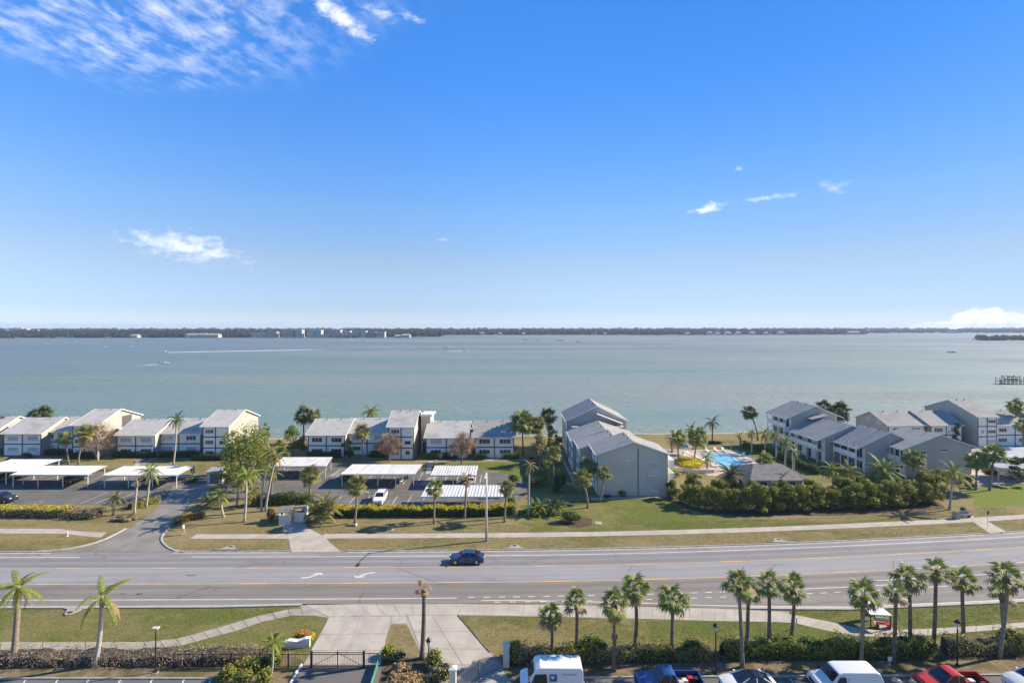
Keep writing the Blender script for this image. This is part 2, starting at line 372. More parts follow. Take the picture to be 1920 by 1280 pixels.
leafm('leaf_grey', (0.240, 0.225, 0.112), (0.400, 0.331, 0.167)); leafm('twig', (0.227, 0.178, 0.135), (0.418, 0.339, 0.263), 0.0, .9)
leafm('grass_blade', (.13, .16, .035), (.33, .265, .12), .3, .9); leafm('straw', (0.406, 0.290, 0.123), (0.580, 0.435, 0.203)); leafm('flower_red', (0.600, 0.072, 0.043), (0.600, 0.435, 0.058))
leafm('frond_green', (0.140, 0.192, 0.042), (0.296, 0.323, 0.084), .25); leafm('frond_olive', (0.160, 0.181, 0.045), (0.311, 0.299, 0.096), .25)
leafm('frond_dark', (0.046, 0.080, 0.024), (0.104, 0.136, 0.046), .2); leafm('frond_lime', (0.160, 0.217, 0.032), (0.290, 0.319, 0.065), .3)
leafm('frond_dry', (0.246, 0.174, 0.094), (0.392, 0.275, 0.160), .15, .8)
M['trunk_grey'] = mat('trunk_grey', (.19, .16, .132), (.28, .24, .20), 3, .95, .1, .02, 12, stretch=(1, 1, 3))
M['trunk_brown'] = mat('trunk_brown', (.13, .10, .078), (.22, .175, .135), 3, .95, .1, .03, 9, stretch=(1, 1, 3))
M['trunk_pale'] = mat('trunk_pale', (.34, .315, .28), (.42, .39, .35), 2, .9, .1, .015, 10, stretch=(1, 1, 4))
M['boot'] = mat('boot', (.11, .072, .042), (.21, .15, .09), 6, .95, .1, .04, 14)
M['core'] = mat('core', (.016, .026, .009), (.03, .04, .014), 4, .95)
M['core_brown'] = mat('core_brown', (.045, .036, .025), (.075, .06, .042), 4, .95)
M['skin'] = mat('skin', (.50, .30, .21), rough=.6)
M['umbrella'] = mat('umbrella', (.035, .13, .36), rough=.8)
M['yellow'] = mat('yellow', (.60, .40, .02), rough=.5)
M['red_plastic'] = mat('red_plastic', (.45, .03, .03), rough=.5)
M['blue_bin'] = mat('blue_bin', (.02, .06, .22), rough=.5)
M['green_net'] = mat('green_net', (.06, .20, .14), (.10, .27, .19), 3, .7)
M['deck'] = mat('deck', (.40, .33, .285), (.47, .40, .345), .8, .85, detail=7)
M['stucco'] = mat('stucco', (.60, .56, .50), (.66, .62, .56), 1.5, .9)
M['wood_dark'] = mat('wood_dark', (.10, .08, .065), (.16, .13, .11), 2, .9)

# ------------------------------------------------------------------ ground, beach, water
SH = [(-700, 150), (-150, 141), (-60, 141), (0, 144), (40, 147), (65, 148), (90, 156), (150, 162), (700, 175)]
def shore(x): return sum(interp(x + k, SH) for k in (-6, -3, 0, 3, 6)) / 5 + .5 * math.sin(x * .21) + .3 * math.sin(x * .57)
xs = [-700, -500, -350, -250, -200] + [-180 + 3 * i for i in range(121)] + [200, 250, 350, 500, 700]
mb = MB(); n = len(xs)
mb.v = [(x, -60, 0) for x in xs] + [(x, shore(x), 0) for x in xs]
mb.f = [(i, i + 1, n + i + 1, n + i) for i in range(n - 1)]; mb.m = [0] * (n - 1)
tag(mb.obj('ground', M['grass_dry']), kind='structure')
mb = MB()
mb.v = [(x, shore(x) - .4, .006) for x in xs] + [(x, shore(x) + .4, 0.0) for x in xs] + [(x, shore(x) + 6.5, -1.5) for x in xs]
mb.f = [(i, i + 1, n + i + 1, n + i) for i in range(n - 1)] + [(n + i, n + i + 1, 2 * n + i + 1, 2 * n + i) for i in range(n - 1)]; mb.m = [0] * len(mb.f)
tag(mb.obj('beach', M['sand'], smooth=True), kind='structure')

WZ = -0.8
wm = bpy.data.materials.new('bay_water'); wm.use_nodes = True; t = NT(wm.node_tree); b = t.n['Principled BSDF']
geo = t.new('ShaderNodeNewGeometry'); pos = geo.outputs['Position']
sx = t.new('ShaderNodeSeparateXYZ'); t.l.new(pos, sx.inputs[0])
deep = t.ramp(sx.outputs[1], 140, 900)
big = t.noise(t.mapping(pos, scale=(.25, 1, 1)), .006, 4, .6)
wc = t.mix(deep, (.130, .205, .170), (.105, .155, .145))
wc = t.mix(t.ramp(big, .40, .62), wc, (.168, .205, .185))
wc = t.mix(t.math('MULTIPLY', t.ramp(t.math('ADD', sx.outputs[0], t.math('MULTIPLY', big, 500)), 150, -250), .7), wc, (.095, .145, .160))
wc = t.mix(t.ramp(sx.outputs[1], 153, 143), wc, (.20, .21, .16))
t.val(b.inputs['Base Color'], wc)
b.inputs['IOR'].default_value = 1.45; b.inputs['Specular IOR Level'].default_value = 1.0
streak = t.ramp(t.noise(t.mapping(pos, loc=(7, 3, 0), scale=(.10, 1, 1)), .012, 5, .62), .42, .60)
t.val(b.inputs['Roughness'], t.math('ADD', .60, t.math('MULTIPLY', streak, .32)))
h1 = t.noise(t.mapping(pos, rot=(0, 0, R(12)), scale=(.35, 1, 1)), .55, 4, .6)
h2 = t.noise(t.mapping(pos, rot=(0, 0, R(-8)), scale=(.25, 1, 1)), .09, 4, .6)
hh = t.math('ADD', t.math('MULTIPLY', h1, .8), t.math('MULTIPLY', h2, 1.0))
bn = t.new('ShaderNodeBump'); bn.inputs['Distance'].default_value = 2.4; t.l.new(hh, bn.inputs['Height'])
t.val(bn.inputs['Strength'], t.math('ADD', .25, t.math('MULTIPLY', streak, .5)))
t.l.new(bn.outputs[0], b.inputs['Normal'])
mb = MB(); ys = [136, 200, 400, 900, 2000, 5500]
for y in ys: mb.v += [(-6500, y, WZ), (-3000, y, WZ), (0, y, WZ), (3000, y, WZ), (6500, y, WZ)]
for j in range(len(ys) - 1):
    for i in range(4): mb.f.append((j * 5 + i, j * 5 + i + 1, j * 5 + i + 6, j * 5 + i + 5)); mb.m.append(0)
tag(mb.obj('water', wm), kind='structure')

# ------------------------------------------------------------------ flat sheets
def ribbon(name, m, r0, r1, x0, x1, z, kind='structure', step=2.0, parent=None, zt=None):
    k = max(1, int((x1 - x0) / step)); mb = MB(); f0 = r0 if callable(r0) else (lambda x: r0); f1 = r1 if callable(r1) else (lambda x: r1)
    for i in range(k + 1):
        x = x0 + (x1 - x0) * i / k; y = bend(x); mb.v += [(x, f0(x) + y, z), (x, f1(x) + y, z)]
    uvs = []
    for i in range(k + 1):
        x = x0 + (x1 - x0) * i / k; uvs += [(x, f0(x)), (x, f1(x))]
    for i in range(k): mb.f.append((2 * i, 2 * i + 2, 2 * i + 3, 2 * i + 1)); mb.m.append(0)
    o = mb.obj(name, m, parent)
    ul = o.data.uv_layers.new(name='UVMap')
    for lp in o.data.loops: ul.data[lp.index].uv = uvs[lp.vertex_index]
    if kind: tag(o, kind=kind)
    return o
def sheet(name, m, pts, z, kind='structure', px=True):
    o = MB().poly([(*(P(*p) if px else p), z) for p in pts]).obj(name, m)
    return tag(o, kind=kind)
def near_edge(x): return interp(x, [(-200, 56.4), (-33, 56.5), (-17, 57.05), (0, 57.0), (7, 56.6), (15, 55.9), (22, 55.0), (37, 53.6), (47, 53.4), (58, 53.1), (120, 53.1)])
FK, FW, FY, NY, NW = 70.35, 68.85, 65.65, 61.65, 58.1
ribbon('road', M['asphalt_far'], FY, FK, -170, 150, .012)
ribbon('road', M['asphalt_mid'], NY, FY, -170, 150, .012)
ribbon('road', M['asphalt_near'], near_edge, NY, -170, 150, .012)
def line(name, m, r, wd, x0, x1, z=.022): return ribbon(name, m, r - wd / 2, r + wd / 2, x0, x1, z)
line('road_marking', M['white_line'], FW, .17, -170, -58); line('road_marking', M['white_line'], FW, .17, -43, 150)
line('road_marking', M['yellow_faded'], FY, .16, -170, 150, .022); line('road_marking', M['yellow_faded'], NY, .16, -170, 150, .022)
x = -168.0
while x < 148:
    line('road_marking', M['yellow_line'], FY - .30 + .30, .20, x, x + 3.1, .027); line('road_marking', M['yellow_line'], NY, .20, x + 1.1, x + 4.2, .027); x += 12.2
line('road_marking', M['white_line'], NW, .16, -170, -6.3)
x = -5.0
while x < 33: line('road_marking', M['white_line'], NW + .15, .16, x, x + .75); x += 1.72
line('road_marking', M['white_line'], NW + .1, .16, 33.5, 47.5); line('road_marking', M['white_line'], NW + 1.2, .16, 44, 150)
x = -2.0
while x < 38: line('road_marking', M['white_line'], NW - .95, .15, x, x + .75); x += 1.72
ribbon('road_marking', M['white_line'], lambda x: near_edge(x) + .42, lambda x: near_edge(x) + .58, -3.5, 150, .022)
ribbon('road_marking', M['white_line'], NW - .95, NW - .8, 40, 52, .022)
def arrow(px, py, flip, lab):
    # white curved turn arrow on the road, drawn flat
    cx, cy = P(px, py); s = -1 if flip else 1
    sz = .86
    pts = [(-1.55, -.62), (-.9, -.58), (-.2, -.35), (.3, .08), (.52, .42), (1.35, .18), (.72, .86), (-.72, .52), (.05, .42), (-.25, .05), (-.8, -.28), (-1.55, -.36)]
    o = MB().poly([(cx + s * a * sz, cy + s * b * 1.2 * sz, .024) for a, b in pts]).obj('road_marking', M['white_line']); tag(o, kind='structure')
arrow(588, 1079.5, False, ''); arrow(681, 1077, True, '')
# bicycle-lane arrow far right
cx, cy = P(1668, 1120)
tag(MB().poly([(cx + a, cy + b, .024) for a, b in [(-1.6, .5), (.6, -.45), (.2, -.9), (1.9, -.8), (1.5, .0), (1.0, -.25), (-1.2, .75)]]).obj('road_marking', M['white_line']), kind='structure')
# tar patches and cracks
for px, py, a, bb in [(262, 1113, .5, .25), (256, 1114, .3, .2), (230, 1113, .35, .2), (360, 1078, .9, .18), (533, 1053, .25, .2)]:
    cx, cy = P(px, py)
    pts = [(cx + a * math.cos(k * .7) * rng.uniform(.6, 1.1), cy + bb * math.sin(k * .7) * rng.uniform(.6, 1.1), .02) for k in range(9)]
    tag(MB().poly(pts).obj('road_marking', M['patch']), kind='structure')
# kerbs with a concrete gutter
def kerb(r, x0, x1, side, name='kerb', step=1.5):
    f = r if callable(r) else (lambda x: r); k = max(1, int((x1 - x0) / step)); mb = MB()
    prof = [(0, .016), (.02, .12), (.06, .135), (.19, .13), (.20, .0)]; g = [(-.42, .018), (0, .016)]
    sec = g + prof[1:]
    for i in range(k + 1):
        x = x0 + (x1 - x0) * i / k; y = f(x) + bend(x); mb.v += [(x, y + side * a, z) for a, z in sec]
    n = len(sec)
    for i in range(k):
        for j in range(n - 1): mb.f.append((i * n + j, (i + 1) * n + j, (i + 1) * n + j + 1, i * n + j + 1)); mb.m.append(0)
    return tag(mb.obj(name, M['kerb']), kind='structure')
kerb(FK, -170, -63, 1); kerb(FK, -46.5, -30.5, 1); kerb(FK, -22.6, 70, 1); kerb(FK, 73.5, 150, 1)
kerb(near_edge, -170, -23.4, -1); kerb(near_edge, 26, 120, -1)
def kerb_path(pts, w=.15, h=.13, m=None, name='kerb', px=True, close=False):
    q = [Vector(P(*p)) if px else Vector(p) for p in pts]
    s = []
    for i in range(len(q) - 1):                           # Catmull-Rom
        p0, p1, p2, p3 = q[max(i - 1, 0)], q[i], q[i + 1], q[min(i + 2, len(q) - 1)]
        for k in range(6):
            u_ = k / 6; s.append(.5 * ((2 * p1) + (p2 - p0) * u_ + (2 * p0 - 5 * p1 + 4 * p2 - p3) * u_ ** 2 + (3 * p1 - p0 - 3 * p2 + p3) * u_ ** 3))
    s.append(q[-1]); mb = MB()
    for i, p in enumerate(s):
        d = (s[min(i + 1, len(s) - 1)] - s[max(i - 1, 0)]).normalized(); nn = Vector((-d.y, d.x)) * w / 2
        mb.v += [(*(p + nn), 0), (*(p + nn * .8), h), (*(p - nn * .8), h), (*(p - nn), 0)]
    for i in range(len(s) - 1):
        for j in range(3): mb.f.append((i * 4 + j, i * 4 + j + 1, i * 4 + 5 + j, i * 4 + 4 + j)); mb.m.append(0)
    return tag(mb.obj(name, m or M['kerb']), kind='structure')

# lawns
ribbon('lawn', M['grass_dry'], FK + .2, 75.0, -28, 150, .004)
ribbon('lawn', M['grass_green'], 48.6, lambda x: near_edge(x) - .2, -170, -17, .004)
ribbon('lawn', M['grass_green'], 48.0, lambda x: near_edge(x) - .2, 14, 120, .004)
ribbon('lawn', M['grass_mix'], 49.5, 55.6, -8, 14, .005)
sheet('lawn', M['grass_green'], [(1010, 1000), (984, 996), (1002, 988), (972, 981), (990, 972), (968, 966), (984, 957), (972, 948), (1000, 944), (1060, 940), (1150, 935), (1270, 930), (1300, 965), (1560, 978), (1780, 965), (1780, 968), (1400, 994), (1200, 1000)], .005)
sheet('lawn', M['grass_bright'], [(1840, 950), (1822, 946), (1830, 938), (1808, 930), (1818, 921), (1802, 912), (1812, 903), (1850, 890), (1930, 912), (2100, 935), (2100, 962), (1900, 947)], .006)
sheet('lawn', M['grass_mix'], [(-200, 852), (0, 857), (420, 862), (420, 880), (380, 887), (200, 884), (-200, 884)], .004)
sheet('lawn', M['grass_green'], [(800, 866), (1060, 868), (1085, 925), (985, 925), (930, 882), (800, 885)], .0045)
sheet('lawn', M['grass_green'], [(1270, 832), (1480, 832), (1640, 905), (1520, 905), (1430, 858), (1290, 846)], .004)
sheet('lawn', M['grass_mix'], [(1250, 826), (1460, 824), (1470, 838), (1262, 842)], .005)
# mulch and dry beds
sheet('flower_bed', M['mulch'], [(1245, 930), (1285, 952), (1320, 962), (1390, 968), (1470, 966), (1560, 967), (1650, 963), (1720, 960), (1775, 953), (1760, 940), (1500, 935), (1290, 925)], .009)
sheet('flower_bed', M['mulch'], [(1050, 972), (1085, 966), (1110, 973), (1110, 984), (1085, 990), (1045, 983)], .011)
sheet('flower_bed', M['mulch'], [(690, 1248), (720, 1235), (800, 1230), (840, 1262), (850, 1310), (690, 1310)], .009)
sheet('flower_bed', M['mulch'], [(945, 1250), (955, 1225), (1200, 1222), (1500, 1218), (1900, 1212), (2200, 1205), (2200, 1250), (1500, 1252), (1100, 1256)], .007)
sheet('dirt', M['dirt'], [(-200, 1225), (60, 1222), (300, 1226), (540, 1222), (570, 1240), (530, 1310), (400, 1271), (-200, 1271)], .007)
sheet('dirt', M['dirt'], [(1085, 1268), (1100, 1244), (1500, 1240), (1950, 1236), (2200, 1230), (2200, 1262), (1500, 1266), (1100, 1269)], .010)
# asphalt lots
sheet('parking_lot', M['asphalt_lot'], [(-300, 948), (330, 945), (345, 930), (392, 905), (410, 888), (330, 888), (0, 885), (-300, 885)], .013)
sheet('parking_lot', M['asphalt_lot'], [(480, 944), (960, 944), (985, 930), (990, 905), (960, 890), (905, 882), (760, 882), (640, 872), (505, 868), (440, 900), (400, 925)], .013)
sheet('side_street', M['asphalt_drive'], [(40, 1033), (130, 1028), (190, 1013), (245, 988), (290, 958), (308, 938), (325, 910), (400, 905), (388, 925), (340, 962), (318, 985), (303, 1003), (305, 1020), (330, 1031), (345, 1034.5)], .014)
sheet('parking_lot', M['asphalt_lot'], [(-400, 1273.5), (400, 1273.5), (420, 1320), (-400, 1320)], .014)
sheet('parking_lot', M['asphalt_lot'], [(560, 1246), (716, 1246), (700, 1330), (520, 1330)], .016)
sheet('parking_lot', M['asphalt_lot'], [(960, 1270.5), (2300, 1266), (2300, 1420), (940, 1420)], .014)
sheet('parking_lot', M['concrete_old'], [(1810, 915), (1790, 880), (1800, 850), (1830, 838), (1880, 836), (2100, 845), (2100, 930), (1930, 905)], .012)
kerb_path([(-300, 1272.5), (0, 1272.5), (398, 1272.5)]); kerb_path([(1090, 1270.5), (1500, 1268), (1950, 1265), (2300, 1263)])
kerb_path([(566, 1246), (555, 1262), (541, 1290)], .2, .14, M['white_paint'])
for px in (48, 108, 166, 226, 285, 345, 395): sheet('parking_line', M['white_line'], [(px - 1, 1274), (px + 1.5, 1274), (px - 24 + (px / 40), 1310), (px - 30 + (px / 40), 1310)], .02)
for px in (1092, 1345, 1480, 1682, 1712): sheet('parking_line', M['white_line'], [(px, 1271.5), (px + 3, 1271.5), (px + 6 + (px - 960) * .045, 1310), (px + 2 + (px - 960) * .045, 1310)], .02)
# lot stall lines
for (xa, xb, y0, y1, k, sl_) in [(40, 330, 888, 906, 11, 0), (150, 320, 922, 944, 7, 0), (520, 620, 878, 893, 5, 0), (655, 780, 885, 908, 6, 0), (810, 900, 890, 905, 5, 0), (600, 790, 930, 944, 8, 0)]:
    for i in range(k):
        px = xa + (xb - xa) * i / (k - 1); X1, Y1 = P(px, y1); X0 = X1; Y0 = P(px, y0)[1]
        tag(MB().poly([(X1 - .06, Y1, .018), (X1 + .06, Y1, .018), (X1 + .06, Y0, .018), (X1 - .06, Y0, .018)]).obj('parking_line', M['white_line']), kind='structure')
def hatch(px0, px1, y0, y1, k=6):
    X0, Y0 = P(px0, y1); X1 = P(px1, y1)[0]; Y1 = P(px0, y0)[1]
    for i in range(k):
        xx = X0 + (X1 - X0) * i / k
        tag(MB().poly([(xx, Y0, .019), (xx + .14, Y0, .019), (xx + .14 + 1.6, Y1, .019), (xx + 1.6, Y1, .019)]).obj('parking_line', M['white_line']), kind='structure')
hatch(783, 800, 893, 909, 5); hatch(613, 640, 878, 893, 5); hatch(168, 190, 893, 909, 4)

# pavements
ribbon('pavement', M['concrete'], 74.75, 76.4, -28, 150, .020)
ribbon('pavement', M['concrete'], 74.75, 76.4, -47, -29.4, .020)
sheet('pavement', M['concrete'], [(-300, 990), (110, 991), (150, 996), (200, 998), (190, 1007), (160, 1005), (120, 1000), (-300, 998.5)], .020)
sheet('driveway', M['concrete'], [(528, 975), (563, 968), (578, 990), (606, 1004), (622, 1020), (640, 1034.5), (546, 1034.5), (541, 1010), (530, 992)], .026)
sheet('pavement', M['concrete'], [(1822, 976), (1846, 974), (1888, 997), (1856, 1000)], .026)
sheet('pavement', M['concrete'], [(1790, 971), (1826, 966), (1828, 973), (1795, 977)], .027)
# walks between the houses
sheet('footpath', M['concrete'], [(1042, 840), (1046, 840), (1082, 908), (1062, 908), (1062, 905), (1075, 905)], .018)
sheet('footpath', M['concrete'], [(780, 862), (1055, 860), (1055, 862.5), (780, 864.5)], .017)
sheet('footpath', M['concrete'], [(803, 865), (813, 865), (807, 888), (798, 888)], .018)
sheet('footpath', M['concrete'], [(256, 862), (264, 860), (262, 878), (250, 876)], .018)
sheet('footpath', M['concrete'], [(266, 868), (290, 858), (294, 858), (270, 871)], .018)
sheet('footpath', M['concrete'], [(1105, 933), (1240, 928), (1270, 932), (1240, 932), (1110, 938)], .016)
sheet('footpath', M['concrete'], [(1800, 888), (1860, 884), (1862, 887), (1802, 892)], .018)
sheet('footpath', M['concrete'], [(1498, 840), (1550, 862), (1540, 866), (1490, 842)], .018)
# near side: big driveway of cast slabs, on a dark joint bed
def slabs(name, m, polys, z, label=None, gap=.018, th=.03):
    root = tag(bpy.data.objects.new(name, None), kind='structure'); COL.objects.link(root)
    for pl_ in polys:
        q = [Vector((*P(*p), 0)) for p in pl_]; c = sum(q, Vector()) / len(q)
        q = [p + (c - p).normalized() * gap * 2 for p in q]
        MB().prism([(p.x, p.y) for p in q], z - th, z, 'z').obj('slab', m, root)
    return root
sheet('driveway_bed', M['concrete_old'], [(560, 1132), (880, 1131.5), (858, 1153), (920, 1222), (945, 1250), (900, 1300), (850, 1300), (790, 1226), (762, 1170), (733, 1170), (714, 1222), (712, 1247), (568, 1247), (588, 1215), (616, 1158), (570, 1150)], .012)
def grid(tl, tr, br, bl, nu, nv, us=None, vs=None):
    out = []; us = us or [i / nu for i in range(nu + 1)]; vs = vs or [i / nv for i in range(nv + 1)]
    def at(a, b_): return tuple((1 - b_) * ((1 - a) * tl[k] + a * tr[k]) + b_ * ((1 - a) * bl[k] + a * br[k]) for k in (0, 1))
    for j in range(len(vs) - 1):
        for i in range(len(us) - 1): out.append([at(us[i], vs[j]), at(us[i + 1], vs[j]), at(us[i + 1], vs[j + 1]), at(us[i], vs[j + 1])])
    return out
slabs('driveway', M['concrete'], grid((572, 1133.5), (870, 1132.5), (856, 1152.5), (617, 1156), 9, 1)
      + grid((617, 1157), (733, 1155), (714, 1246), (568, 1246), 2, 3, vs=[0, .36, .70, 1])
      + grid((735, 1155), (762, 1155), (762, 1169), (733, 1169), 1, 1)
      + grid((764, 1154), (856, 1153), (935, 1246), (800, 1246), 2, 3, vs=[0, .33, .68, 1])
      + grid((801, 1247), (938, 1247), (985, 1320), (850, 1320), 2, 2), .030)
for a_, b_ in [((644, 1134), (648, 1160)), ((680, 1134), (682, 1158))]:          # tyre marks curving into the drive
    for off in (0, 6):
        kerb_path([(a_[0] + off, a_[1]), ((a_[0] + b_[0]) / 2 + off + 2, 1148), (b_[0] + off - 2, 1170), (b_[0] + off - 16, 1195), (b_[0] + off - 30, 1218)], .16, .0325, M['tyre_mark'], 'tyre_mark')
# pavement strip of slabs running right along the kerb, then curving off
sheet('pavement_bed', M['concrete_old'], [(866, 1132), (1040, 1133), (1200, 1137), (1340, 1140), (1480, 1146), (1480, 1166), (1340, 1164), (1200, 1160), (1040, 1156), (858, 1153)], .014)
top = [(870, 1133), (1040, 1133.5), (1200, 1137.5), (1340, 1140.5), (1455, 1146.5)]; bot = [(858, 1152.5), (1040, 1155.5), (1200, 1160), (1340, 1164), (1455, 1166)]
ps = []
for (a_, b_, c_, d_) in zip(top, top[1:], bot[1:], bot): ps += grid(a_, b_, c_, d_, 6, 1)
rb = [(1455, 1146.5), (1500, 1154), (1560, 1166), (1612, 1178), (1660, 1181), (1740, 1178), (1830, 1173), (1925, 1166), (2050, 1157)]
rb2 = [(1455, 1166), (1490, 1168), (1540, 1180), (1600, 1192), (1660, 1194), (1740, 1191), (1830, 1184), (1925, 1176), (2050, 1167)]
for (a_, b_, c_, d_) in zip(rb, rb[1:], rb2[1:], rb2): ps += grid(a_, b_, c_, d_, 3, 1)
slabs('pavement', M['concrete'], ps, .032)
ps = []
lt = [(588, 1138), (540, 1142), (480, 1155), (430, 1170), (380, 1184), (330, 1197), (270, 1203), (160, 1203), (0, 1203), (-200, 1203)]
lb = [(592, 1154), (545, 1154), (490, 1166), (440, 1183), (392, 1196), (340, 1210), (275, 1217), (160, 1218), (0, 1218), (-200, 1218)]
for (a_, b_, c_, d_) in zip(lt, lt[1:], lb[1:], lb): ps += grid(a_, b_, c_, d_, 2, 1)
slabs('pavement', M['concrete_old'], ps, .028)
sheet('pavement', M['concrete'], [(1636, 1163), (1656, 1163), (1678, 1182), (1650, 1182)], .034)
# kerb returns of the side street, drain aprons
kerb_path([(60, 1035), (130, 1028.5), (190, 1013.5), (236, 991)], .35, .12); kerb_path([(345, 1035), (322, 1030), (306, 1018), (304, 1005), (318, 988)], .3, .13)
kerb_path([(858, 1153), (880, 1178), (902, 1205), (918, 1222)], .1, .06, M['mulch'], 'edging')
def inlet(px, py, wpx, near=False):
    x, y = P(px, py); hw = wpx / 2 / FPX * y; s = -1 if near else 1
    pts = [(-hw, 0), (-hw * .45, .35), (-hw * .22, 1.25), (0, 1.5), (hw * .22, 1.25), (hw * .45, .35), (hw, 0)]
    root = thing('storm_drain', (x, y, .01), {425: 'concrete storm drain apron beside the side street corner', 965: 'concrete storm drain apron behind the blue car', 1466: 'concrete storm drain apron right of the tall hedge lawn', 145: 'kidney shaped concrete storm drain in the near lawn'}[px], 'drain', 'storm drains along the kerbs')
    MB().prism([(a, s * b_) for a, b_ in pts], 0, .11, 'z').obj('apron', M['concrete_old'], root, bevel=.03)
    MB().prism([(.3 * math.cos(k * .63), s * .95 + .2 * math.sin(k * .63)) for k in range(10)], .11, .125, 'z').obj('cover', M['black_metal'], root)
inlet(425, 1031, 56); inlet(965, 1029, 56); inlet(1466, 1017, 60); inlet(145, 1140, 60, True)

# ------------------------------------------------------------------ buildings
WC = {}
wrng = random.Random(5)
def window_mesh(wd, ht, light, dark_frame):
    k = (round(wd, 2), round(ht, 2), light, dark_frame)
    if k not in WC:
        f = MB(); a = .09; fr = M['frame_dark'] if dark_frame else M['frame_white']
        for (x0, x1, z0, z1) in [(-wd / 2, wd / 2, 0, a), (-wd / 2, wd / 2, ht - a, ht), (-wd / 2, -wd / 2 + a, a, ht - a), (wd / 2 - a, wd / 2, a, ht - a)]:
            f.box(x0, x1, -.07, .0, z0, z1)
        if wd > 1.5:
            for q_ in (-wd / 6, wd / 6): f.box(q_ - .04, q_ + .04, -.065, 0, a, ht - a)
        f.box(-wd / 2 - .08, wd / 2 + .08, -.12, 0, -.07, -.003)
        p = MB().box(-wd / 2 + a, wd / 2 - a, -.03, -.006, a, ht - a)
        WC[k] = (f.mesh('window', fr), p.mesh('pane', M['pane_blind'] if light else M['pane']))
    return WC[k]
def window(b, x, y, z, wd, ht, rot=0.0, light=False, dark_frame=False):
    light = light if rot or wrng.random() < .72 else not light          # blinds drawn here and there
    fm, pm = window_mesh(wd, ht, light, dark_frame)
    o = inst('window', fm, b, (x, y, z), (0, 0, rot)); inst('pane', pm, o)
    return o
def unit(b, x0, x1, y0, y1, eave, ridge, st, roofm, wins=None, gable='wall_grey', trim=True, ov=.45, yr=None, end_windows=None, rake=.4, front='wall_white', light_top=True):
    """one dwelling of a row: ridge along local x, front facing -y"""
    yr = (y0 + y1) / 2 if yr is None else yr
    mbx = MB().prism([(y0, 0), (y1, 0), (y1, eave), (yr, ridge - .12), (y0, eave)], x0, x1, 'x', 0, 1)
    mbx.obj('wall', [M[front], M[gable]], b)
    sl0 = (ridge - eave) / (yr - y0); sl1 = (ridge - eave) / (y1 - yr); th = .2
    za, zb = eave - sl0 * ov + .05, eave - sl1 * ov + .05
    r = MB().prism([(y0 - ov, za), (yr, ridge + .05), (y1 + ov, zb), (y1 + ov, zb - .06), (yr, ridge - .11), (y0 - ov, za - .06)], x0 - rake, x1 + rake, 'x')
    ro = r.obj('roof', M[roofm], b)
    f = MB()
    for xx in (x0 - rake - .03, x1 + rake):
        f.prism([(y0 - ov - .02, za - .2), (yr, ridge - .17), (y1 + ov + .02, zb - .2), (y1 + ov + .02, zb + .03), (yr, ridge + .08), (y0 - ov - .02, za + .03)], xx, xx + .03, 'x')
    f.box(x0 - rake, x1 + rake, y0 - ov - .04, y0 - ov, za - .18, za + .02)
    f.obj('fascia', M['white_paint'], ro)
    for k in range(2):                                      # plumbing vents
        vx = x0 + (x1 - x0) * (.3 + .4 * k); vy = yr - .5
        MB().tube([(vx, vy, ridge - .3), (vx, vy, ridge + .35)], .09, 6).obj('roof_vent', M['frame_dark'], ro)
    h = eave / st
    if trim:
        MB().tube([(x1 - .32, y0 - .1, 0), (x1 - .32, y0 - .1, eave - .35), (x1 - .32, y0 - ov + .02, eave - .12)], .05, 6).obj('downpipe', M['white_paint'], b)
        MB().box(x0 - rake, x1 + rake, y0 - ov - .15, y0 - ov - .045, za - .12, za - .01).obj('gutter', M['white_paint'], ro)
        tb = []
        for xx in (x0, (x0 + x1) / 2 - .12, x1 - .24): tb.append((xx, xx + .24, .0, eave - .28))
        for k in range(1, st): tb.append((x0, x1, k * h - .16, k * h + .1))
        tb.append((x0, x1, eave - .3, eave - .02))
        for i, (a, c, z0, z1) in enumerate(tb):
            dpt = .045 if z1 - z0 > 1 else .055
            bbox('trim_board', a, c, y0 - dpt, y0 - .002, z0, z1, M['trim_dark'], b)
    for (fx, fl, wd, ht, lt) in (wins if wins is not None else []):
        window(b, x0 + (x1 - x0) * fx, y0 - .004, fl * h + (.95 if fl == 0 else .80), wd, ht, 0, lt)
    for (end, yy, zz, wd, ht, lt) in (end_windows or []):
        if end == 1: window(b, x1 + .004, yy, zz, wd, ht, R(90), lt)
        else: window(b, x0 - .004, yy, zz, wd, ht, R(-90), lt)
def W2(wb=2.5, l=True):   # two storeys, two windows on each
    return [(.25, 0, wb, 1.0, False), (.77, 0, wb, 1.0, False), (.25, 1, wb, 1.1, l), (.77, 1, wb, 1.1, l)]
def W3(): return [(.27, 0, 1.9, 1.0, False), (.27, 1, 1.9, 1.0, False), (.27, 2, 2.0, .95, False), (.76, 0, 1.2, 1.0, True), (.76, 1, 1.5, .9, True)]

# row A, far left
A = thing('apartment_row', (-121, 123.2, 0), 'white two and three storey apartment row at far left behind the carports', 'apartment building')
def ux(px, d): return (px - 960) / FPX * d
def wx(px, d): return ux(px, d) + 121
unit(A, wx(-80, 125.5), wx(-6, 125.5), 2.0, 13.6, 5.4, 7.9, 2, 'roof', W2())
unit(A, wx(6, 123), wx(78, 123), -.2, 12, 5.35, 7.95, 2, 'roof', W2())
unit(A, wx(79, 125.4) + .1, wx(136, 125), 2.2, 13.2, 5.35, 7.9, 2, 'roof', [(.22, 0, 2.2, 1, False), (.22, 1, 2.2, 1.1, False)])
unit(A, wx(135, 120.5), wx(181, 120.5), -2.6, 11.6, 7.75, 10.35, 3, 'roof', W3(), end_windows=[])
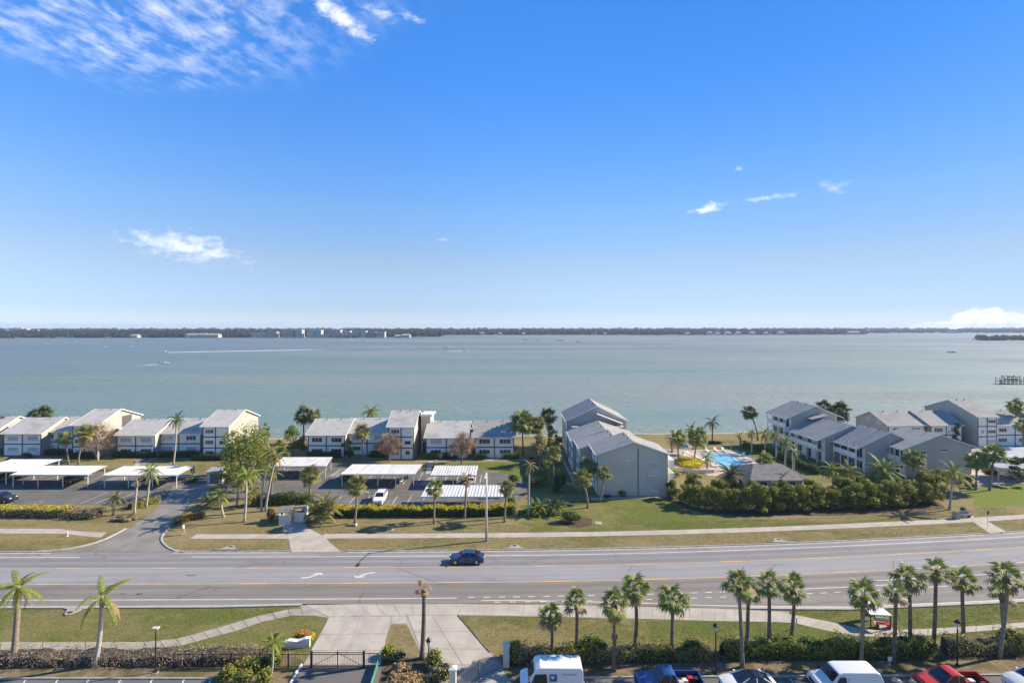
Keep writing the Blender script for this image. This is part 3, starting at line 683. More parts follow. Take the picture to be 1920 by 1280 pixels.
# dark panel, painted shade of a stair recess on the tall unit's sunny end
bbox('recess_shade', wx(181, 120.5) + .01, wx(181, 120.5) + .06, 5.2, 8.4, 4.6, 8.4, M['trim_dark'], A)
unit(A, wx(219, 121.5), wx(291, 121.5), -1.8, 10.2, 5.3, 7.85, 2, 'roof', W2())
unit(A, wx(292, 123.6) + .1, wx(378, 123.6), .4, 11.4, 5.3, 7.8, 2, 'roof', W2(2.4))
unit(A, wx(379, 119.5), wx(428, 119.5), -3.6, 10.4, 7.7, 10.35, 3, 'roof', W3(), end_windows=[])
MB().box(wx(386, 121), wx(386, 121) + 1.1, 5.2, 6.3, 7.3, 9.2).obj('chimney', M['trim_dark'], A)

# row B, middle
B = thing('apartment_row', (-49, 121.5, 0), 'white apartment row in the middle behind the white metal carports', 'apartment building')
def bx_(px, d): return ux(px, d) + 49
unit(B, bx_(577, 121.5), bx_(647, 121.5), 0, 12, 5.35, 7.95, 2, 'roof', W2())
unit(B, bx_(648, 123.8) + .1, bx_(728, 123.8), 2.3, 12.6, 5.35, 7.9, 2, 'roof', W2(2.0))
unit(B, bx_(728, 119.5), bx_(776, 119.5), -2, 9, 7.7, 10.4, 3, 'roof', W3())
MB().box(bx_(786, 123), bx_(804, 123), 4.0, 9.5, 0, 8.9).obj('stair_tower', M['wall_taupe'], B)
bbox('opening_shade', bx_(788, 123) + .2, bx_(802, 123) - .2, 3.95, 3.99, .1, 2.6, M['trim_dark'], B)  # flat dark panel, shade inside the stairway put in as colour
MB().prism([(3.8, 8.92), (9.8, 8.92), (9.8, 9.2), (3.8, 9.4)], bx_(785, 123), bx_(805, 123) + .3, 'x').obj('stair_roof', M['white_paint'], B)
unit(B, bx_(798, 120.5), bx_(876, 120.5), -1, 10.8, 4.95, 7.6, 2, 'roof', W2())
unit(B, bx_(890, 120.5), bx_(964, 120.5), -1, 10.8, 5.05, 7.7, 2, 'roof_blue', W2(2.6, False))
bbox('walkway_bridge', bx_(876, 121), bx_(890, 121), 2.2, 4.2, 2.5, 2.7, M['white_paint'], B); bbox('walkway_bridge', bx_(876, 121), bx_(890, 121), 2.2, 4.2, 5.4, 5.6, M['trim_dark'], B)
for zz in (3.5,): bbox('handrail', bx_(876, 121), bx_(890, 121), 2.22, 2.28, zz, zz + .07, M['white_paint'], B)

# row C: ridge runs away from the viewer; local x -> -Y, local y -> +X
C = thing('apartment_row', (0, 0, 0), 'grey gabled three storey apartment block stepping back from the lawn beside the pool', 'apartment building', rotz=R(-90))
SW = [(.2, 0, 1.3, 1.1, False), (.2, 1, 1.3, 1.1, False), (.6, 0, 1.3, 1.1, False), (.6, 1, 1.3, 1.1, False)]
unit(C, -101.2, -93.6, 15.7, 28.5, 7.7, 9.95, 3, 'roof_blue', [(.5, k, 1.6, 1.1, False) for k in range(3)], gable='wall_taupe',
     end_windows=[(1, 21.6, 6.4, 1.3, .8, True), (1, 26.0, 6.2, 1.6, 1.05, True), (1, 26.0, 3.6, 1.8, 1.05, True), (1, 26.0, .95, 1.5, 1.0, True)])
bbox('downpipe', -93.58, -93.48, 23.0, 23.1, .1, 8.6, M['trim_dark'], C)
unit(C, -108.6, -101.4, 13.6, 27.2, 6.9, 8.95, 3, 'roof_blue', SW)
unit(C, -118.4, -108.8, 13.0, 26.8, 6.75, 9.0, 3, 'roof_blue', SW)
unit(C, -134, -121.8, 13.2, 27.2, 8.6, 12.0, 3, 'roof_blue', SW, end_windows=[(1, 24.5, 6.1, 1.6, 1.1, True)])
MB().prism([(20.0, 10.2), (26.0, 7.9), (26.0, 8.15), (20.0, 10.45)], -121.7, -119.8, 'x').obj('lean_to_roof', M['white_paint'], C)
MB().box(-121.6, -118.6, 13.9, 26.0, 0, 7.6).obj('link_wall', M['wall_grey'], C)
for k, zz in enumerate((.9, 3.5, 5.9)):                    # balconies on the sunny side of the near unit
    bbox('balcony_floor', -100.6, -94.6, 28.52, 30.0, zz - .95, zz - .80, M['white_paint'], C)
    bbox('balcony_rail', -100.6, -94.6, 29.9, 30.0, zz - .79, zz + .35, M['white_paint'], C)
    bbox('balcony_side', -94.72, -94.6, 28.52, 29.88, zz - .79, zz + .35, M['white_paint'], C)

# row D: the same kind of block, set at an angle, balconies facing the pool
Drow = thing('apartment_row', (70.8, 104.0, 0), 'grey roofed apartment row with white balconies facing the pool from the right', 'apartment building', rotz=R(-90 + 5))
def balc(b, x0, x1, y0, st, eave, dp=1.7):
    h = eave / st
    for k in range(st):
        z = k * h + (.0 if k else .06)
        if k: bbox('balcony_floor', x0, x1, y0 - dp, y0 - .004, z - .14, z + .04, M['white_paint'], b)
        if k: bbox('balcony_rail', x0 + .02, x1 - .02, y0 - dp - .05, y0 - dp, z + .05, z + 1.0, M['white_paint'], b)
        w_ = x1 - x0
        for i in range(3):
            xx = x0 + w_ * (.18 + .32 * i)
            o = inst('sliding_door', WCD[0], b, (xx, y0 - .004, z + .06)); inst('pane', WCD[1], o)
    for i in range(4):
        xx = x0 + .1 + (x1 - x0 - .2) * i / 3
        bbox('post', xx - .07, xx + .07, y0 - dp - .055, y0 - dp + .085, .02 if i % 3 == 0 else .0, eave + .0, M['white_paint'], b)
fd = MB(); [fd.box(a, c, -.08, 0, z0, z1) for a, c, z0, z1 in [(-.95, .95, 2.0, 2.1), (-.95, -.87, 0, 2.0), (.87, .95, 0, 2.0), (-.04, .04, 0, 2.0)]]
WCD = (fd.mesh('sliding_door', M['frame_white']), MB().box(-.87, .87, -.05, -.006, 0, 2.0).mesh('pane', M['pane']))
unit(Drow, -11.6, -4.2, 4.4, 15.4, 6.0, 8.45, 2, 'roof_blue', [], trim=False, ov=2.1)
balc(Drow, -11.4, -4.4, 4.4, 2, 6.0)
unit(Drow, -23.0, -12.0, 1.2, 13.6, 6.0, 8.45, 2, 'roof_blue', [], trim=False, ov=2.1)
balc(Drow, -22.8, -12.2, 1.2, 2, 6.0)
unit(Drow, -31.8, -23.6, .8, 13.0, 8.6, 11.1, 3, 'roof_blue', [], trim=False, ov=1.6)
balc(Drow, -31.6, -23.8, .8, 3, 8.6, 1.3)
MB().prism([(4.4, 8.0), (8.6, 8.9), (8.6, 9.15), (4.4, 8.2)], -23.5, -20.8, 'x').obj('lean_to_roof', M['roof_blue'], Drow)
unit(Drow, -8.8, -.8, 10.6, 25.4, 6.0, 8.5, 2, 'roof_blue', [], trim=False, ov=1.2,
     end_windows=[(1, 14.2, 4.4, 1.9, .8, False), (1, 19.2, 4.9, 1.9, .65, False)])
balc(Drow, -8.6, -1.0, 10.6, 2, 6.0, 1.0)
for (xx, yy) in [(-.9 + .12, 10.4)]: bbox('stair_panel', xx, xx + .1, yy - 1.2, yy, .1, 1.5, M['white_paint'], Drow)
# row E, far right behind row D
E = thing('apartment_row', (97.3, 132.8, 0), 'white fronted apartment row with grey gable ends at far right behind the palms', 'apartment building', rotz=R(3))
unit(E, 0.2, 10.2, 0, 11.5, 5.4, 7.95, 2, 'roof_blue', [(.25, 1, 2.4, 1.1, False), (.75, 1, 2.2, 1.1, False), (.25, 0, 2.4, 1, False), (.75, 0, 2.2, 1, False)], end_windows=[(0, 3.0, 5.2, 1.5, .9, True), (0, 7.0, 5.4, 1.5, .9, True)])
unit(E, 11.0, 19.6, -.8, 11, 5.5, 8.1, 2, 'roof_blue', W2(2.3, False))
unit(E, 22.0, 27.2, -2.6, 13.2, 7.9, 11.0, 3, 'roof_blue', [(.26, 1, 1.0, .9, False), (.74, 0, 2.1, 1, False), (.74, 1, 2.1, .9, False), (.74, 2, 2.1, .9, False)])
unit(E, 27.6, 39, -1.6, 11, 5.5, 8.2, 2, 'roof_blue', [(.2, 0, 2.4, 1, False), (.2, 1, 2.2, 1, True), (.7, 0, 2.6, 1, False), (.7, 1, 2.2, 1, True)])
unit(E, 39.6, 52, -3, 11, 5.6, 8.9, 2, 'roof_blue', W2())

# pool house
ph = thing('pool_house', (49.6, 99.6, 0), 'low pool house with grey hip roof behind the tall hedge', 'pool house')
MB().box(-4.6, 4.6, -4.0, 3.6, 0, 2.55).obj('wall', M['wall_taupe'], ph)
MB().add([(-5.6, -5, 2.55), (5.6, -5, 2.55), (5.6, 4.6, 2.55), (-5.6, 4.6, 2.55), (-2.4, 0.6, 4.1), (3.0, 0.6, 4.1)], [(0, 1, 5, 4), (1, 2, 5), (2, 3, 4, 5), (3, 0, 4), (0, 3, 2, 1)]).obj('roof', M['roof_dark'], ph)
bbox('fascia', -5.62, 5.62, -5.05, -5.0, 2.4, 2.62, M['white_paint'], ph)
for k in range(3): window(ph, -2.6 + k * 2.6, -4.004, .9, 1.4, 1.1)

# pool, deck
pm_ = bpy.data.materials.new('pool_water'); pm_.use_nodes = True; t = NT(pm_.node_tree); b = t.n['Principled BSDF']
geo = t.new('ShaderNodeNewGeometry')
t.val(b.inputs['Base Color'], t.mix(t.ramp(t.noise(geo.outputs['Position'], .35, 4), .35, .65), (.13, .40, .46), (.25, .52, .56)))
b.inputs['Roughness'].default_value = .08
bn = t.new('ShaderNodeBump'); bn.inputs['Distance'].default_value = .05; t.l.new(t.noise(geo.outputs['Position'], 1.6, 3), bn.inputs['Height']); t.l.new(bn.outputs[0], b.inputs['Normal'])
tag(MB().poly([(40.5, 106, .012), (55.6, 104.6, .012), (56.2, 128, .012), (37.5, 129, .012), (37.2, 121, .012), (41.5, 117, .012)]).obj('pool_deck', M['deck']), kind='structure')
pool = thing('swimming_pool', (49.5, 117.4, 0), 'rectangular turquoise swimming pool behind the pool house', 'pool')
MB().box(-3.3, 3.3, -7, 7, .02, .05).obj('water_surface', pm_, pool)
cp = MB(); [cp.box(a, c, d, e, .02, .13) for a, c, d, e in [(-3.65, -3.3, -7.35, 7.35), (3.3, 3.65, -7.35, 7.35), (-3.3, 3.3, -7.35, -7), (-3.3, 3.3, 7, 7.35)]]
cp.obj('coping', M['concrete'], pool)

# ------------------------------------------------------------------ carports
def carport(pxl, pxr, yb, xl2, yt, label, ribs=.5, h=2.5, rise=.15, posts=4, front_posts=True):
    """near roof edge from pxl to pxr at row yb, far edge row yt; xl2 = far left corner column"""
    Y0 = D_of(yb, h); Y1 = D_of(yt, h + rise); X0, X1 = ux(pxl, Y0), ux(pxr, Y0); sh = ux(xl2, Y1) - X0
    o = thing('carport', ((X0 + X1) / 2, (Y0 + Y1) / 2, 0), label, 'carport', 'white metal carports')
    L, dep = X1 - X0, Y1 - Y0; mb = MB(); k = int(L / ribs); a = L / k
    def sec(x): return [(x, 0), (x + a * .18, .055), (x + a * .36, .055), (x + a * .54, 0)]
    pts = []
    for i in range(k): pts += sec(-L / 2 + i * a)
    pts.append((L / 2, 0)); n = len(pts)
    for (x, z) in pts: mb.v.append((x, -dep / 2, h + z))
    for (x, z) in pts: mb.v.append((x + sh, dep / 2, h + rise + z))
    for i in range(n - 1): mb.f.append((i, i + 1, n + i + 1, n + i)); mb.m.append(0)
    rf = mb.obj('roof', M['carport'], o)
    sd_ = rf.modifiers.new('solid', 'SOLIDIFY'); sd_.thickness = .03
    f = MB().box(-L / 2 - .02, L / 2 + .02, -dep / 2 - .06, -dep / 2 - .004, h - .13, h + .09); f.obj('fascia', M['white_paint'], o)
    f = MB().box(-L / 2 + sh - .02, L / 2 + sh + .02, dep / 2 + .004, dep / 2 + .06, h + rise - .13, h + rise + .09); f.obj('fascia', M['white_paint'], o)
    for yy, zt, s_ in ((-dep / 2 + .35, h - .06, 0), (dep / 2 - .35, h + rise - .06, sh)):
        bbox('beam', -L / 2 + .1 + s_ * .9, L / 2 - .1 + s_ * .9, yy - .06, yy + .06, zt - .2, zt - .01, M['white_paint'], o)
        for i in range(posts):
            xx = -L / 2 + .35 + (L - .7) * i / (posts - 1) + s_ * .9
            bbox('post', xx - .07, xx + .07, yy - .058, yy + .058, 0, zt - .21, M['white_paint'], o)
    return o
carport(-60, 44, 884, 20, 861, 'white flat carport at the left edge behind its twin, nearest the houses')
carport(18, 165, 890, 62, 873, 'long white flat carport at far left over dark parked cars')
carport(190, 280 + 52, 891, 232, 873.5, 'white carport behind the yellow green feather palm at the lot entrance', posts=4)
carport(513, 612, 874, 530, 857, 'white carport farthest back, left of the middle car park', posts=3)
carport(637, 778, 889, 660, 870.5, 'long white carport in the middle over a row of stalls', posts=5)
carport(806, 893, 891, 815, 873, 'ribbed white carport behind the light pole, nearest the middle houses', ribs=.5, posts=3)
carport(788, 944, 931, 800, 909.5, 'ribbed white carport right behind the yellow topped hedge', ribs=.55, posts=5)
carport(1868, 1990, 858, 1842, 838, 'white carport at the right edge below the far apartments', posts=4)
carport(1872, 1990, 878, 1850, 868, 'low white carport at the right edge behind the orange bush', posts=4)

# ------------------------------------------------------------------ palms
def fan_leaf(seed, m, droop=.35, pet=.95, rad=.82, nseg=18):
    r = random.Random(seed); mb = MB()
    mb.add([(0, -.025, 0), (0, .025, 0), (pet, .018, .10), (pet, -.018, .10)], [(0, 1, 2, 3)])
    mb.add([(0, 0, -.03), (0, 0, .03), (pet, 0, .12), (pet, 0, .08)], [(0, 1, 2, 3)])
    for i in range(nseg):
        a = R(-118 + 236 * i / (nseg - 1) + r.uniform(-4, 4)); L = rad * (1.0 - .25 * abs(a) / R(128)) * r.uniform(.85, 1.12)
        ca, sa = math.cos(a), math.sin(a); fold = .10 * (1 if i % 2 else -1)
        base = Vector((pet - .05, 0, .10)); d = Vector((ca, sa, 0)); n_ = Vector((-sa, ca, 0)); wd = .072
        mid = base + d * L * .55 + Vector((0, 0, -.10 * droop * L + .04 - .10 * abs(sa) + fold * .3)); tip = base + d * L + Vector((0, 0, -droop * L * r.uniform(.7, 1.5) - .16 * abs(sa)))
        mb.add([base - n_ * .012, base + n_ * .012, mid + n_ * wd, mid - n_ * wd, tip], [(0, 1, 2, 3), (3, 2, 4)])
    return mb.mesh('frond', m)
def feather_leaf(seed, m, L=2.6, droop=.9, nl=20, wl=.55, up=.35, wid=.085):
    r = random.Random(seed); mb = MB(); path = []
    for i in range(11):
        t_ = i / 10; path.append(Vector((L * (t_ - .12 * droop * t_ * t_), 0, up * L * t_ * .8 - droop * L * .75 * t_ * t_)))
    mb.tube(path, [.035 * (1 - .85 * i / 10) for i in range(11)], 3, caps=False)
    for i in range(nl):
        t_ = .12 + .86 * i / (nl - 1); k = min(int(t_ * 10), 9); f = t_ * 10 - k; p = path[k].lerp(path[k + 1], f); d = (path[k + 1] - path[k]).normalized()
        l_ = wl * (math.sin(math.pi * min(1, t_ * .86 + .12)) ** .6) * r.uniform(.85, 1.15)
        for s in (-1, 1):
            side = Vector((0, s, 0)); q = p + (side * .80 + d * .5 + Vector((0, 0, -.18))).normalized() * l_ * .55; e = p + (side * .72 + d * .55 + Vector((0, 0, -.62))).normalized() * l_
            mb.add([p - d * .03, p + d * .05, q + d * wid * .6, q - d * wid * .6, e], [(0, 1, 2, 3), (3, 2, 4)])
    return mb.mesh('frond', m)
FR = {}
NG = 'palms along the near parking lot'
for nm, mm in dict(green='frond_green', olive='frond_olive', dark='frond_dark', lime='frond_lime', dry='frond_dry').items():
    FR['fan', nm] = [fan_leaf(3 + k, M[mm], .12 + .2 * k) for k in range(3)]
    FR['feather', nm] = [feather_leaf(9 + k, M[mm], droop=.75 + .25 * k) for k in range(3)]
def palm(px, py, cx, cy, label, kind='fan', tone='green', size=1.0, n=26, tr=.17, trunk='trunk_grey', dry=4, boots=True, lo=-48, whole=False, base_z=0.0, group=None):
    """base at photo point (px,py), crown centre seen at (cx,cy)"""
    x, y = P(px, py, base_z); h = CH - (cy + (5 if group == NG and kind == 'fan' and tone != 'dry' else 0) - HZ) * y / FPX - base_z; lx = ux(cx, y) - x; ly = rng.uniform(-.3, .3)
    o = thing('palm_tree', (x, y, base_z), label, 'palm tree', group or 'palm trees')
    r = random.Random(int(px * 7 + py)); pts = []; rad = []
    for i in range(9):
        t_ = i / 8; e = t_ ** 1.5 if abs(lx) > .8 else t_
        wv_ = r.uniform(-.16, .16) if i == 0 else wv_
        pts.append((lx * e + math.sin(t_ * 3.1) * (.08 + wv_), ly * e + math.sin(t_ * 5) * wv_ * .5, h * t_ * .985 - (.1 if i == 0 else 0))); rad.append(tr * (1.45 if i == 0 else 1.08 - .22 * t_))
    MB().tube(pts, rad, 10).obj('trunk', M[trunk], o, smooth=True)
    topv_ = Vector((lx, ly, h))
    if boots:
        mbz = MB(); zz = [-1.05, -.75, -.35, 0, .2]; rr = [tr * .95, tr * 1.65, tr * 1.9, tr * 1.5, tr * .5]
        f = min(1.0, h / 4); dirt_ = (Vector(pts[-1]) - Vector(pts[-3])).normalized()
        mbz.tube([topv_ + dirt_ * z * f * size for z in zz], [q_ * size for q_ in rr], 10).obj('leaf_boots', M['boot'], o, smooth=True)
    elif kind == 'feather' and trunk != 'trunk_brown':
        MB().tube([topv_ + Vector((0, 0, z)) for z in (-.9, -.6, -.1, .25)], [tr * .8, tr * 1.0, tr * .85, tr * .35], 10).obj('crownshaft', M['leaf_lime'], o, smooth=True)
    fr = []
    for i in range(n):
        t_ = i / max(1, n - 1); el = R(78 - (78 - lo) * t_ ** .8 + r.uniform(-9, 9)); az = i * 2.39996 + r.uniform(-.25, .25)
        col = 'dry' if i >= n - dry else tone
        fr.append((FR[kind, col][r.randrange(3)], az, el, size * r.uniform(.85, 1.15)))
    if whole:                                                  # far crown: fronds too small to tell apart
        vs, fs, mi, mats = [], [], [], []
        for me, az, el, s_ in fr:
            mt = Matrix.Translation(topv_) @ Matrix.Rotation(az, 4, 'Z') @ Matrix.Rotation(-el, 4, 'Y') @ Matrix.Scale(s_, 4); k = len(vs)
            vs += [tuple(mt @ v_.co) for v_ in me.vertices]; m0 = me.materials[0]
            if m0 not in mats: mats.append(m0)
            for p_ in me.polygons: fs.append(tuple(k + i for i in p_.vertices)); mi.append(mats.index(m0))
        me = bpy.data.meshes.new('crown'); me.from_pydata(vs, [], fs)
        for m0 in mats: me.materials.append(m0)
        me.polygons.foreach_set('material_index', mi); inst('crown', me, o)
    else:
        for me, az, el, s_ in fr: inst('frond', me, o, topv_, (0, -el, az), (s_,) * 3)
    return o
# near row of cabbage palms
for a in [(1033, 1232, 1032, 1150, 'shortest near cabbage palm, leftmost of the row behind the delivery van', .98, 25),
          (1079, 1230, 1080, 1121, 'near cabbage palm rising behind the white delivery van', .98, 24),
          (1151, 1257, 1152, 1129, 'near cabbage palm standing between delivery van and blue pickup', 1.12, 30),
          (1189, 1231, 1190, 1098, 'tall near cabbage palm left of the blue pickup', 1.12, 30),
          (1258, 1236, 1263, 1121, 'near cabbage palm standing just behind the blue pickup', 1.12, 30),
          (1392, 1250, 1385, 1090, 'near cabbage palm with pale trunk behind the black roofed white sedan', 1.0, 28),
          (1399, 1222, 1402, 1101, 'near cabbage palm with kinked trunk touching its left neighbour', 1.0, 24),
          (1441, 1223, 1443, 1090, 'near cabbage palm with straight trunk, middle of three close crowns', 1.0, 28),
          (1480, 1217, 1486, 1096, 'near cabbage palm with drooping right fronds, rightmost of the middle group', 1.06, 27),
          (1614, 1241, 1620, 1112, 'near cabbage palm in front of the white bus shelter', 1.16, 29),
          (1675, 1239, 1679, 1108, 'slender near cabbage palm right of the bus shelter', .92, 24),
          (1706, 1216, 1705, 1080, 'tall near cabbage palm left of the curved trunk palm', 1.12, 28),
          (1750, 1211, 1757, 1066, 'tallest near cabbage palm with thick curved trunk', 1.06, 25),
          (1806, 1204, 1803, 1084, 'near cabbage palm right behind the black lantern at right', 1.12, 30),
          (1874, 1232, 1890, 1080, 'leaning near cabbage palm at the right edge above the red pickup', 1.18, 32),
          (1884, 1215, 1882, 1108, 'near cabbage palm hidden behind the leaning right edge palm', 1.0, 22)]:
    palm(*a[:5], 'fan', 'green', a[5] * rng.uniform(.84, .97), int(a[6] * rng.uniform(.52, .68)), tr=.168, trunk='trunk_brown' if a[0] in (1033, 1079, 1151, 1189, 1258, 1399, 1441, 1480, 1675, 1706, 1750, 1806) else 'trunk_grey', dry=rng.choice((1, 2, 3, 4)), group=NG, lo=rng.uniform(-58, -30))
palm(25, 1238, 32, 1103, 'near feather palm at the left edge with bright green crown', 'feather', 'lime', .95, 12, tr=.24, dry=1, boots=False, lo=-50, group=NG)
palm(178, 1248, 194, 1118, 'near feather palm with windswept crown and pale leaning trunk', 'feather', 'lime', .95, 9, tr=.20, trunk='trunk_pale', dry=1, boots=False, lo=-40, group=NG)
palm(791, 1234, 795, 1104, 'dying palm with shrivelled brown fronds between the two driveways', 'fan', 'dry', .56, 9, tr=.21, trunk='trunk_brown', dry=6, lo=-85, group=NG)
palm(503, 1282, 512, 1204, 'small green palm beside the black gate fence', 'feather', 'lime', .46, 15, tr=.09, trunk='trunk_pale', dry=0, boots=False, lo=-35, group=NG)
# far side of the road
G2 = 'palms across the road'
for a in [
 (129, 870, 124, 823, 'fan palm with slim trunk left of the leaning one before the far left houses', 'fan', 'green', 1.25, 20),
 (147, 871, 163, 811, 'fan palm leaning right in front of the far left tall house', 'fan', 'olive', 1.35, 22),
 (325, 873, 332, 786, 'tall windswept feather palm between the left row houses', 'feather', 'dark', .95, 16),
 (274, 951, 282, 884, 'yellow green feather palm in front of the left carport', 'feather', 'lime', .95, 17),
 (252, 963, 256, 903, 'thin brownish palm left of the yellow green feather palm', 'feather', 'dry', .42, 12),
 (211, 966, 214, 934, 'low spreading date palm at the end of the left hedge', 'feather', 'olive', .72, 17),
 (420, 969, 413, 928, 'short broad feather palm at the right corner of the side street', 'feather', 'green', .85, 18),
 (458, 978, 460, 896, 'drooping yellow green feather palm in front of the large leafy tree', 'feather', 'lime', 1.0, 18),
 (490, 958, 503, 848, 'tall twin palm with drooping crown beside the large leafy tree, left trunk', 'feather', 'olive', .85, 15),
 (498, 958, 516, 856, 'tall twin palm with drooping crown beside the large leafy tree, right trunk', 'feather', 'olive', .85, 14),
 (582, 938, 582, 893, 'fan palm standing at the front of the farthest back carport', 'fan', 'olive', 1.3, 26),
 (665, 981, 669, 912, 'fan palm on the verge left of the white parked car', 'fan', 'olive', 1.2, 26),
 (681, 866, 679, 812, 'fan palm growing against the middle houses left of the long carport', 'fan', 'olive', 1.4, 26),
 (814, 981, 816, 915, 'fan palm on the verge in front of the ribbed carport', 'fan', 'green', 1.0, 24),
 (871, 971, 875, 898, 'ragged dying palm left of the tall light pole', 'fan', 'dry', .8, 12),
 (946, 978, 951, 916, 'fan palm at the right end of the yellow topped hedge', 'fan', 'olive', .98, 24),
 (991, 967, 993, 872, 'tall thin palm with hanging brown fronds on the open lawn', 'feather', 'dry', .62, 12),
 (1038, 922, 1038, 852, 'slim fan palm in the shrubbery left of the grey gabled block', 'fan', 'olive', 1.1, 22),
 (1102, 952, 1091, 898, 'leaning fan palm at the left corner of the grey gable', 'fan', 'olive', 1.2, 24),
 (1100, 927, 1103, 878, 'fan palm close against the side of the grey gabled block', 'fan', 'olive', 1.3, 26),
 (1124, 941, 1132, 888, 'slim fan palm in front of the grey gable wall', 'fan', 'olive', .95, 22),
 (1272, 866, 1271, 822, 'fan palm beside the yellow flower bed, farthest left by the pool', 'fan', 'green', 1.4, 24),
 (1302, 863, 1309, 822, 'large fan palm with pale trunk left of the swimming pool', 'fan', 'green', 1.75, 28),
 (1326, 883, 1327, 858, 'young bright feather palm at the left pool edge', 'feather', 'lime', .8, 15),
 (1436, 903, 1437, 866, 'fan palm growing through the pool house roof line', 'fan', 'green', 1.35, 28),
 (1470, 920, 1470, 893, 'small drooping palm in front of the pool house', 'feather', 'olive', .65, 14),
 (1410, 850, 1409, 812, 'columnar palm at the right end of the pool lawn', 'feather', 'green', .7, 16),
 (1435, 850, 1434, 812, 'feather palm left of three along the dark fence', 'feather', 'green', .95, 16),
 (1455, 862, 1454, 814, 'feather palm in the middle of three along the dark fence', 'feather', 'olive', .95, 18),
 (1471, 876, 1473, 828, 'feather palm right of three along the dark fence', 'feather', 'green', .95, 18),
 (1488, 884, 1489, 846, 'thin palm in front of the angled balcony row', 'feather', 'green', .75, 14),
 (1375, 915, 1372, 892, 'low broad date palm between hedge and pool house', 'feather', 'dark', 1.3, 34),
 (1585, 920, 1588, 884, 'bushy bright date palm behind the tall hedge', 'feather', 'olive', 1.15, 28),
 (1562, 920, 1560, 882, 'bright date palm left of the bushy one behind the hedge', 'feather', 'lime', .95, 20),
 (1655, 930, 1657, 884, 'largest date palm with arching grey green crown behind the hedge', 'feather', 'green', 1.35, 38),
 (1710, 902, 1714, 862, 'fan palm right in front of the angled grey gable', 'fan', 'green', 1.45, 28),
 (1780, 955, 1785, 888, 'arching feather palm at the right end of the tall hedge', 'feather', 'lime', 1.2, 17),
 (1829, 918, 1831, 866, 'shorter fan palm left of two on the right lawn', 'fan', 'green', 1.45, 28),
 (1855, 919, 1862, 852, 'taller fan palm right of two on the right lawn', 'fan', 'green', 1.45, 28)]:
    f = a[5] == 'feather'
    palm(*a[:5], a[5], a[6], a[7], a[8], tr=.17, trunk='trunk_pale' if f else 'trunk_grey', dry=2 if a[6] != 'dry' else a[8] - 3, boots=not f, lo=-45 if a[6] != 'dry' else -80, group=G2)
for a in [
 (1300, 843, 1297, 807, 'dark feather palm on the beach side of the pool', 'feather', 'dark', 1.0, 16),
 (1260, 848, 1260, 824, 'small dark palm at the corner of the grey gabled block', 'feather', 'dark', .75, 14),
 (1335, 831, 1335, 791, 'feather palm standing alone against the water beyond the pool', 'feather', 'dark', 1.05, 13),
 (1421, 826, 1407, 774, 'leaning fan palm with slim trunk against the bay', 'fan', 'dark', 1.5, 26),
 (1388, 838, 1387, 817, 'small palm on the beach lawn right of the pool', 'feather', 'green', .55, 12),
 (570, 830, 569, 779, 'large fan palm behind the middle houses, left of a pair', 'fan', 'dark', 1.7, 26),
 (590, 830, 590, 781, 'fan palm behind the middle houses, right of a pair', 'fan', 'olive', 1.5, 26),
 (697, 833, 696, 772, 'feather palm showing above the middle house roofs', 'feather', 'green', 1.25, 22),
 (84, 828, 85, 775, 'fan palm top showing above the far left roofs', 'fan', 'dark', 1.5, 26),
 (64, 828, 66, 779, 'smaller fan palm top left of the other behind the far left roofs', 'fan', 'dark', 1.2, 22),
 (8, 838, 8, 797, 'palm crown at the left edge behind the first house', 'fan', 'dark', 1.9, 28),
 (981, 852, 979, 793, 'largest fan palm in the cluster right of the middle houses', 'fan', 'green', 2.0, 40),
 (1007, 850, 1006, 797, 'fan palm in the middle of the cluster right of the middle houses', 'fan', 'olive', 1.7, 34),
 (1030, 834, 1028, 781, 'fan palm farthest right in the cluster near the water', 'fan', 'dark', 1.6, 30),
 (1574, 832, 1574, 772, 'fan palm crown against the bay behind the angled row', 'fan', 'dark', 1.9, 34),
 (1546, 832, 1545, 766, 'distant palm tops left of the round crown behind the angled row', 'fan', 'dark', 1.5, 26),
 (1905, 830, 1905, 762, 'palm crown above the roofs at the right edge', 'fan', 'green', 1.4, 30),
 (1918, 858, 1918, 798, 'palm cut by the right edge before the far apartments', 'fan', 'green', 1.35, 26)]:
    palm(*a[:5], a[5], a[6], a[7], a[8], tr=.18, trunk='trunk_brown', dry=2, boots=a[5] == 'fan', lo=-50, whole=True, group=G2)

# ------------------------------------------------------------------ shrubs, hedges, trees
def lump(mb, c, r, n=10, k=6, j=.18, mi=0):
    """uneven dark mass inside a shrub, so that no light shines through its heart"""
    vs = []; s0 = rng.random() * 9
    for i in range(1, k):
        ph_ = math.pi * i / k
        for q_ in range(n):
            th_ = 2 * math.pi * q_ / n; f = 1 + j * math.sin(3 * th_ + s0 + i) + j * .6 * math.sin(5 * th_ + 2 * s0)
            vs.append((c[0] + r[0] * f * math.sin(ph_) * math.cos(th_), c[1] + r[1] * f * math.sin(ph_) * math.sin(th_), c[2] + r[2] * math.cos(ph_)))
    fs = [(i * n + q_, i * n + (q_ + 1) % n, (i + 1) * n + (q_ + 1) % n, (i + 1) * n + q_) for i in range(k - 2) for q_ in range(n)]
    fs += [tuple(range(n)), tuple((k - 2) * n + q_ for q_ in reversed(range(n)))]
    return mb.add(vs, fs, mi)
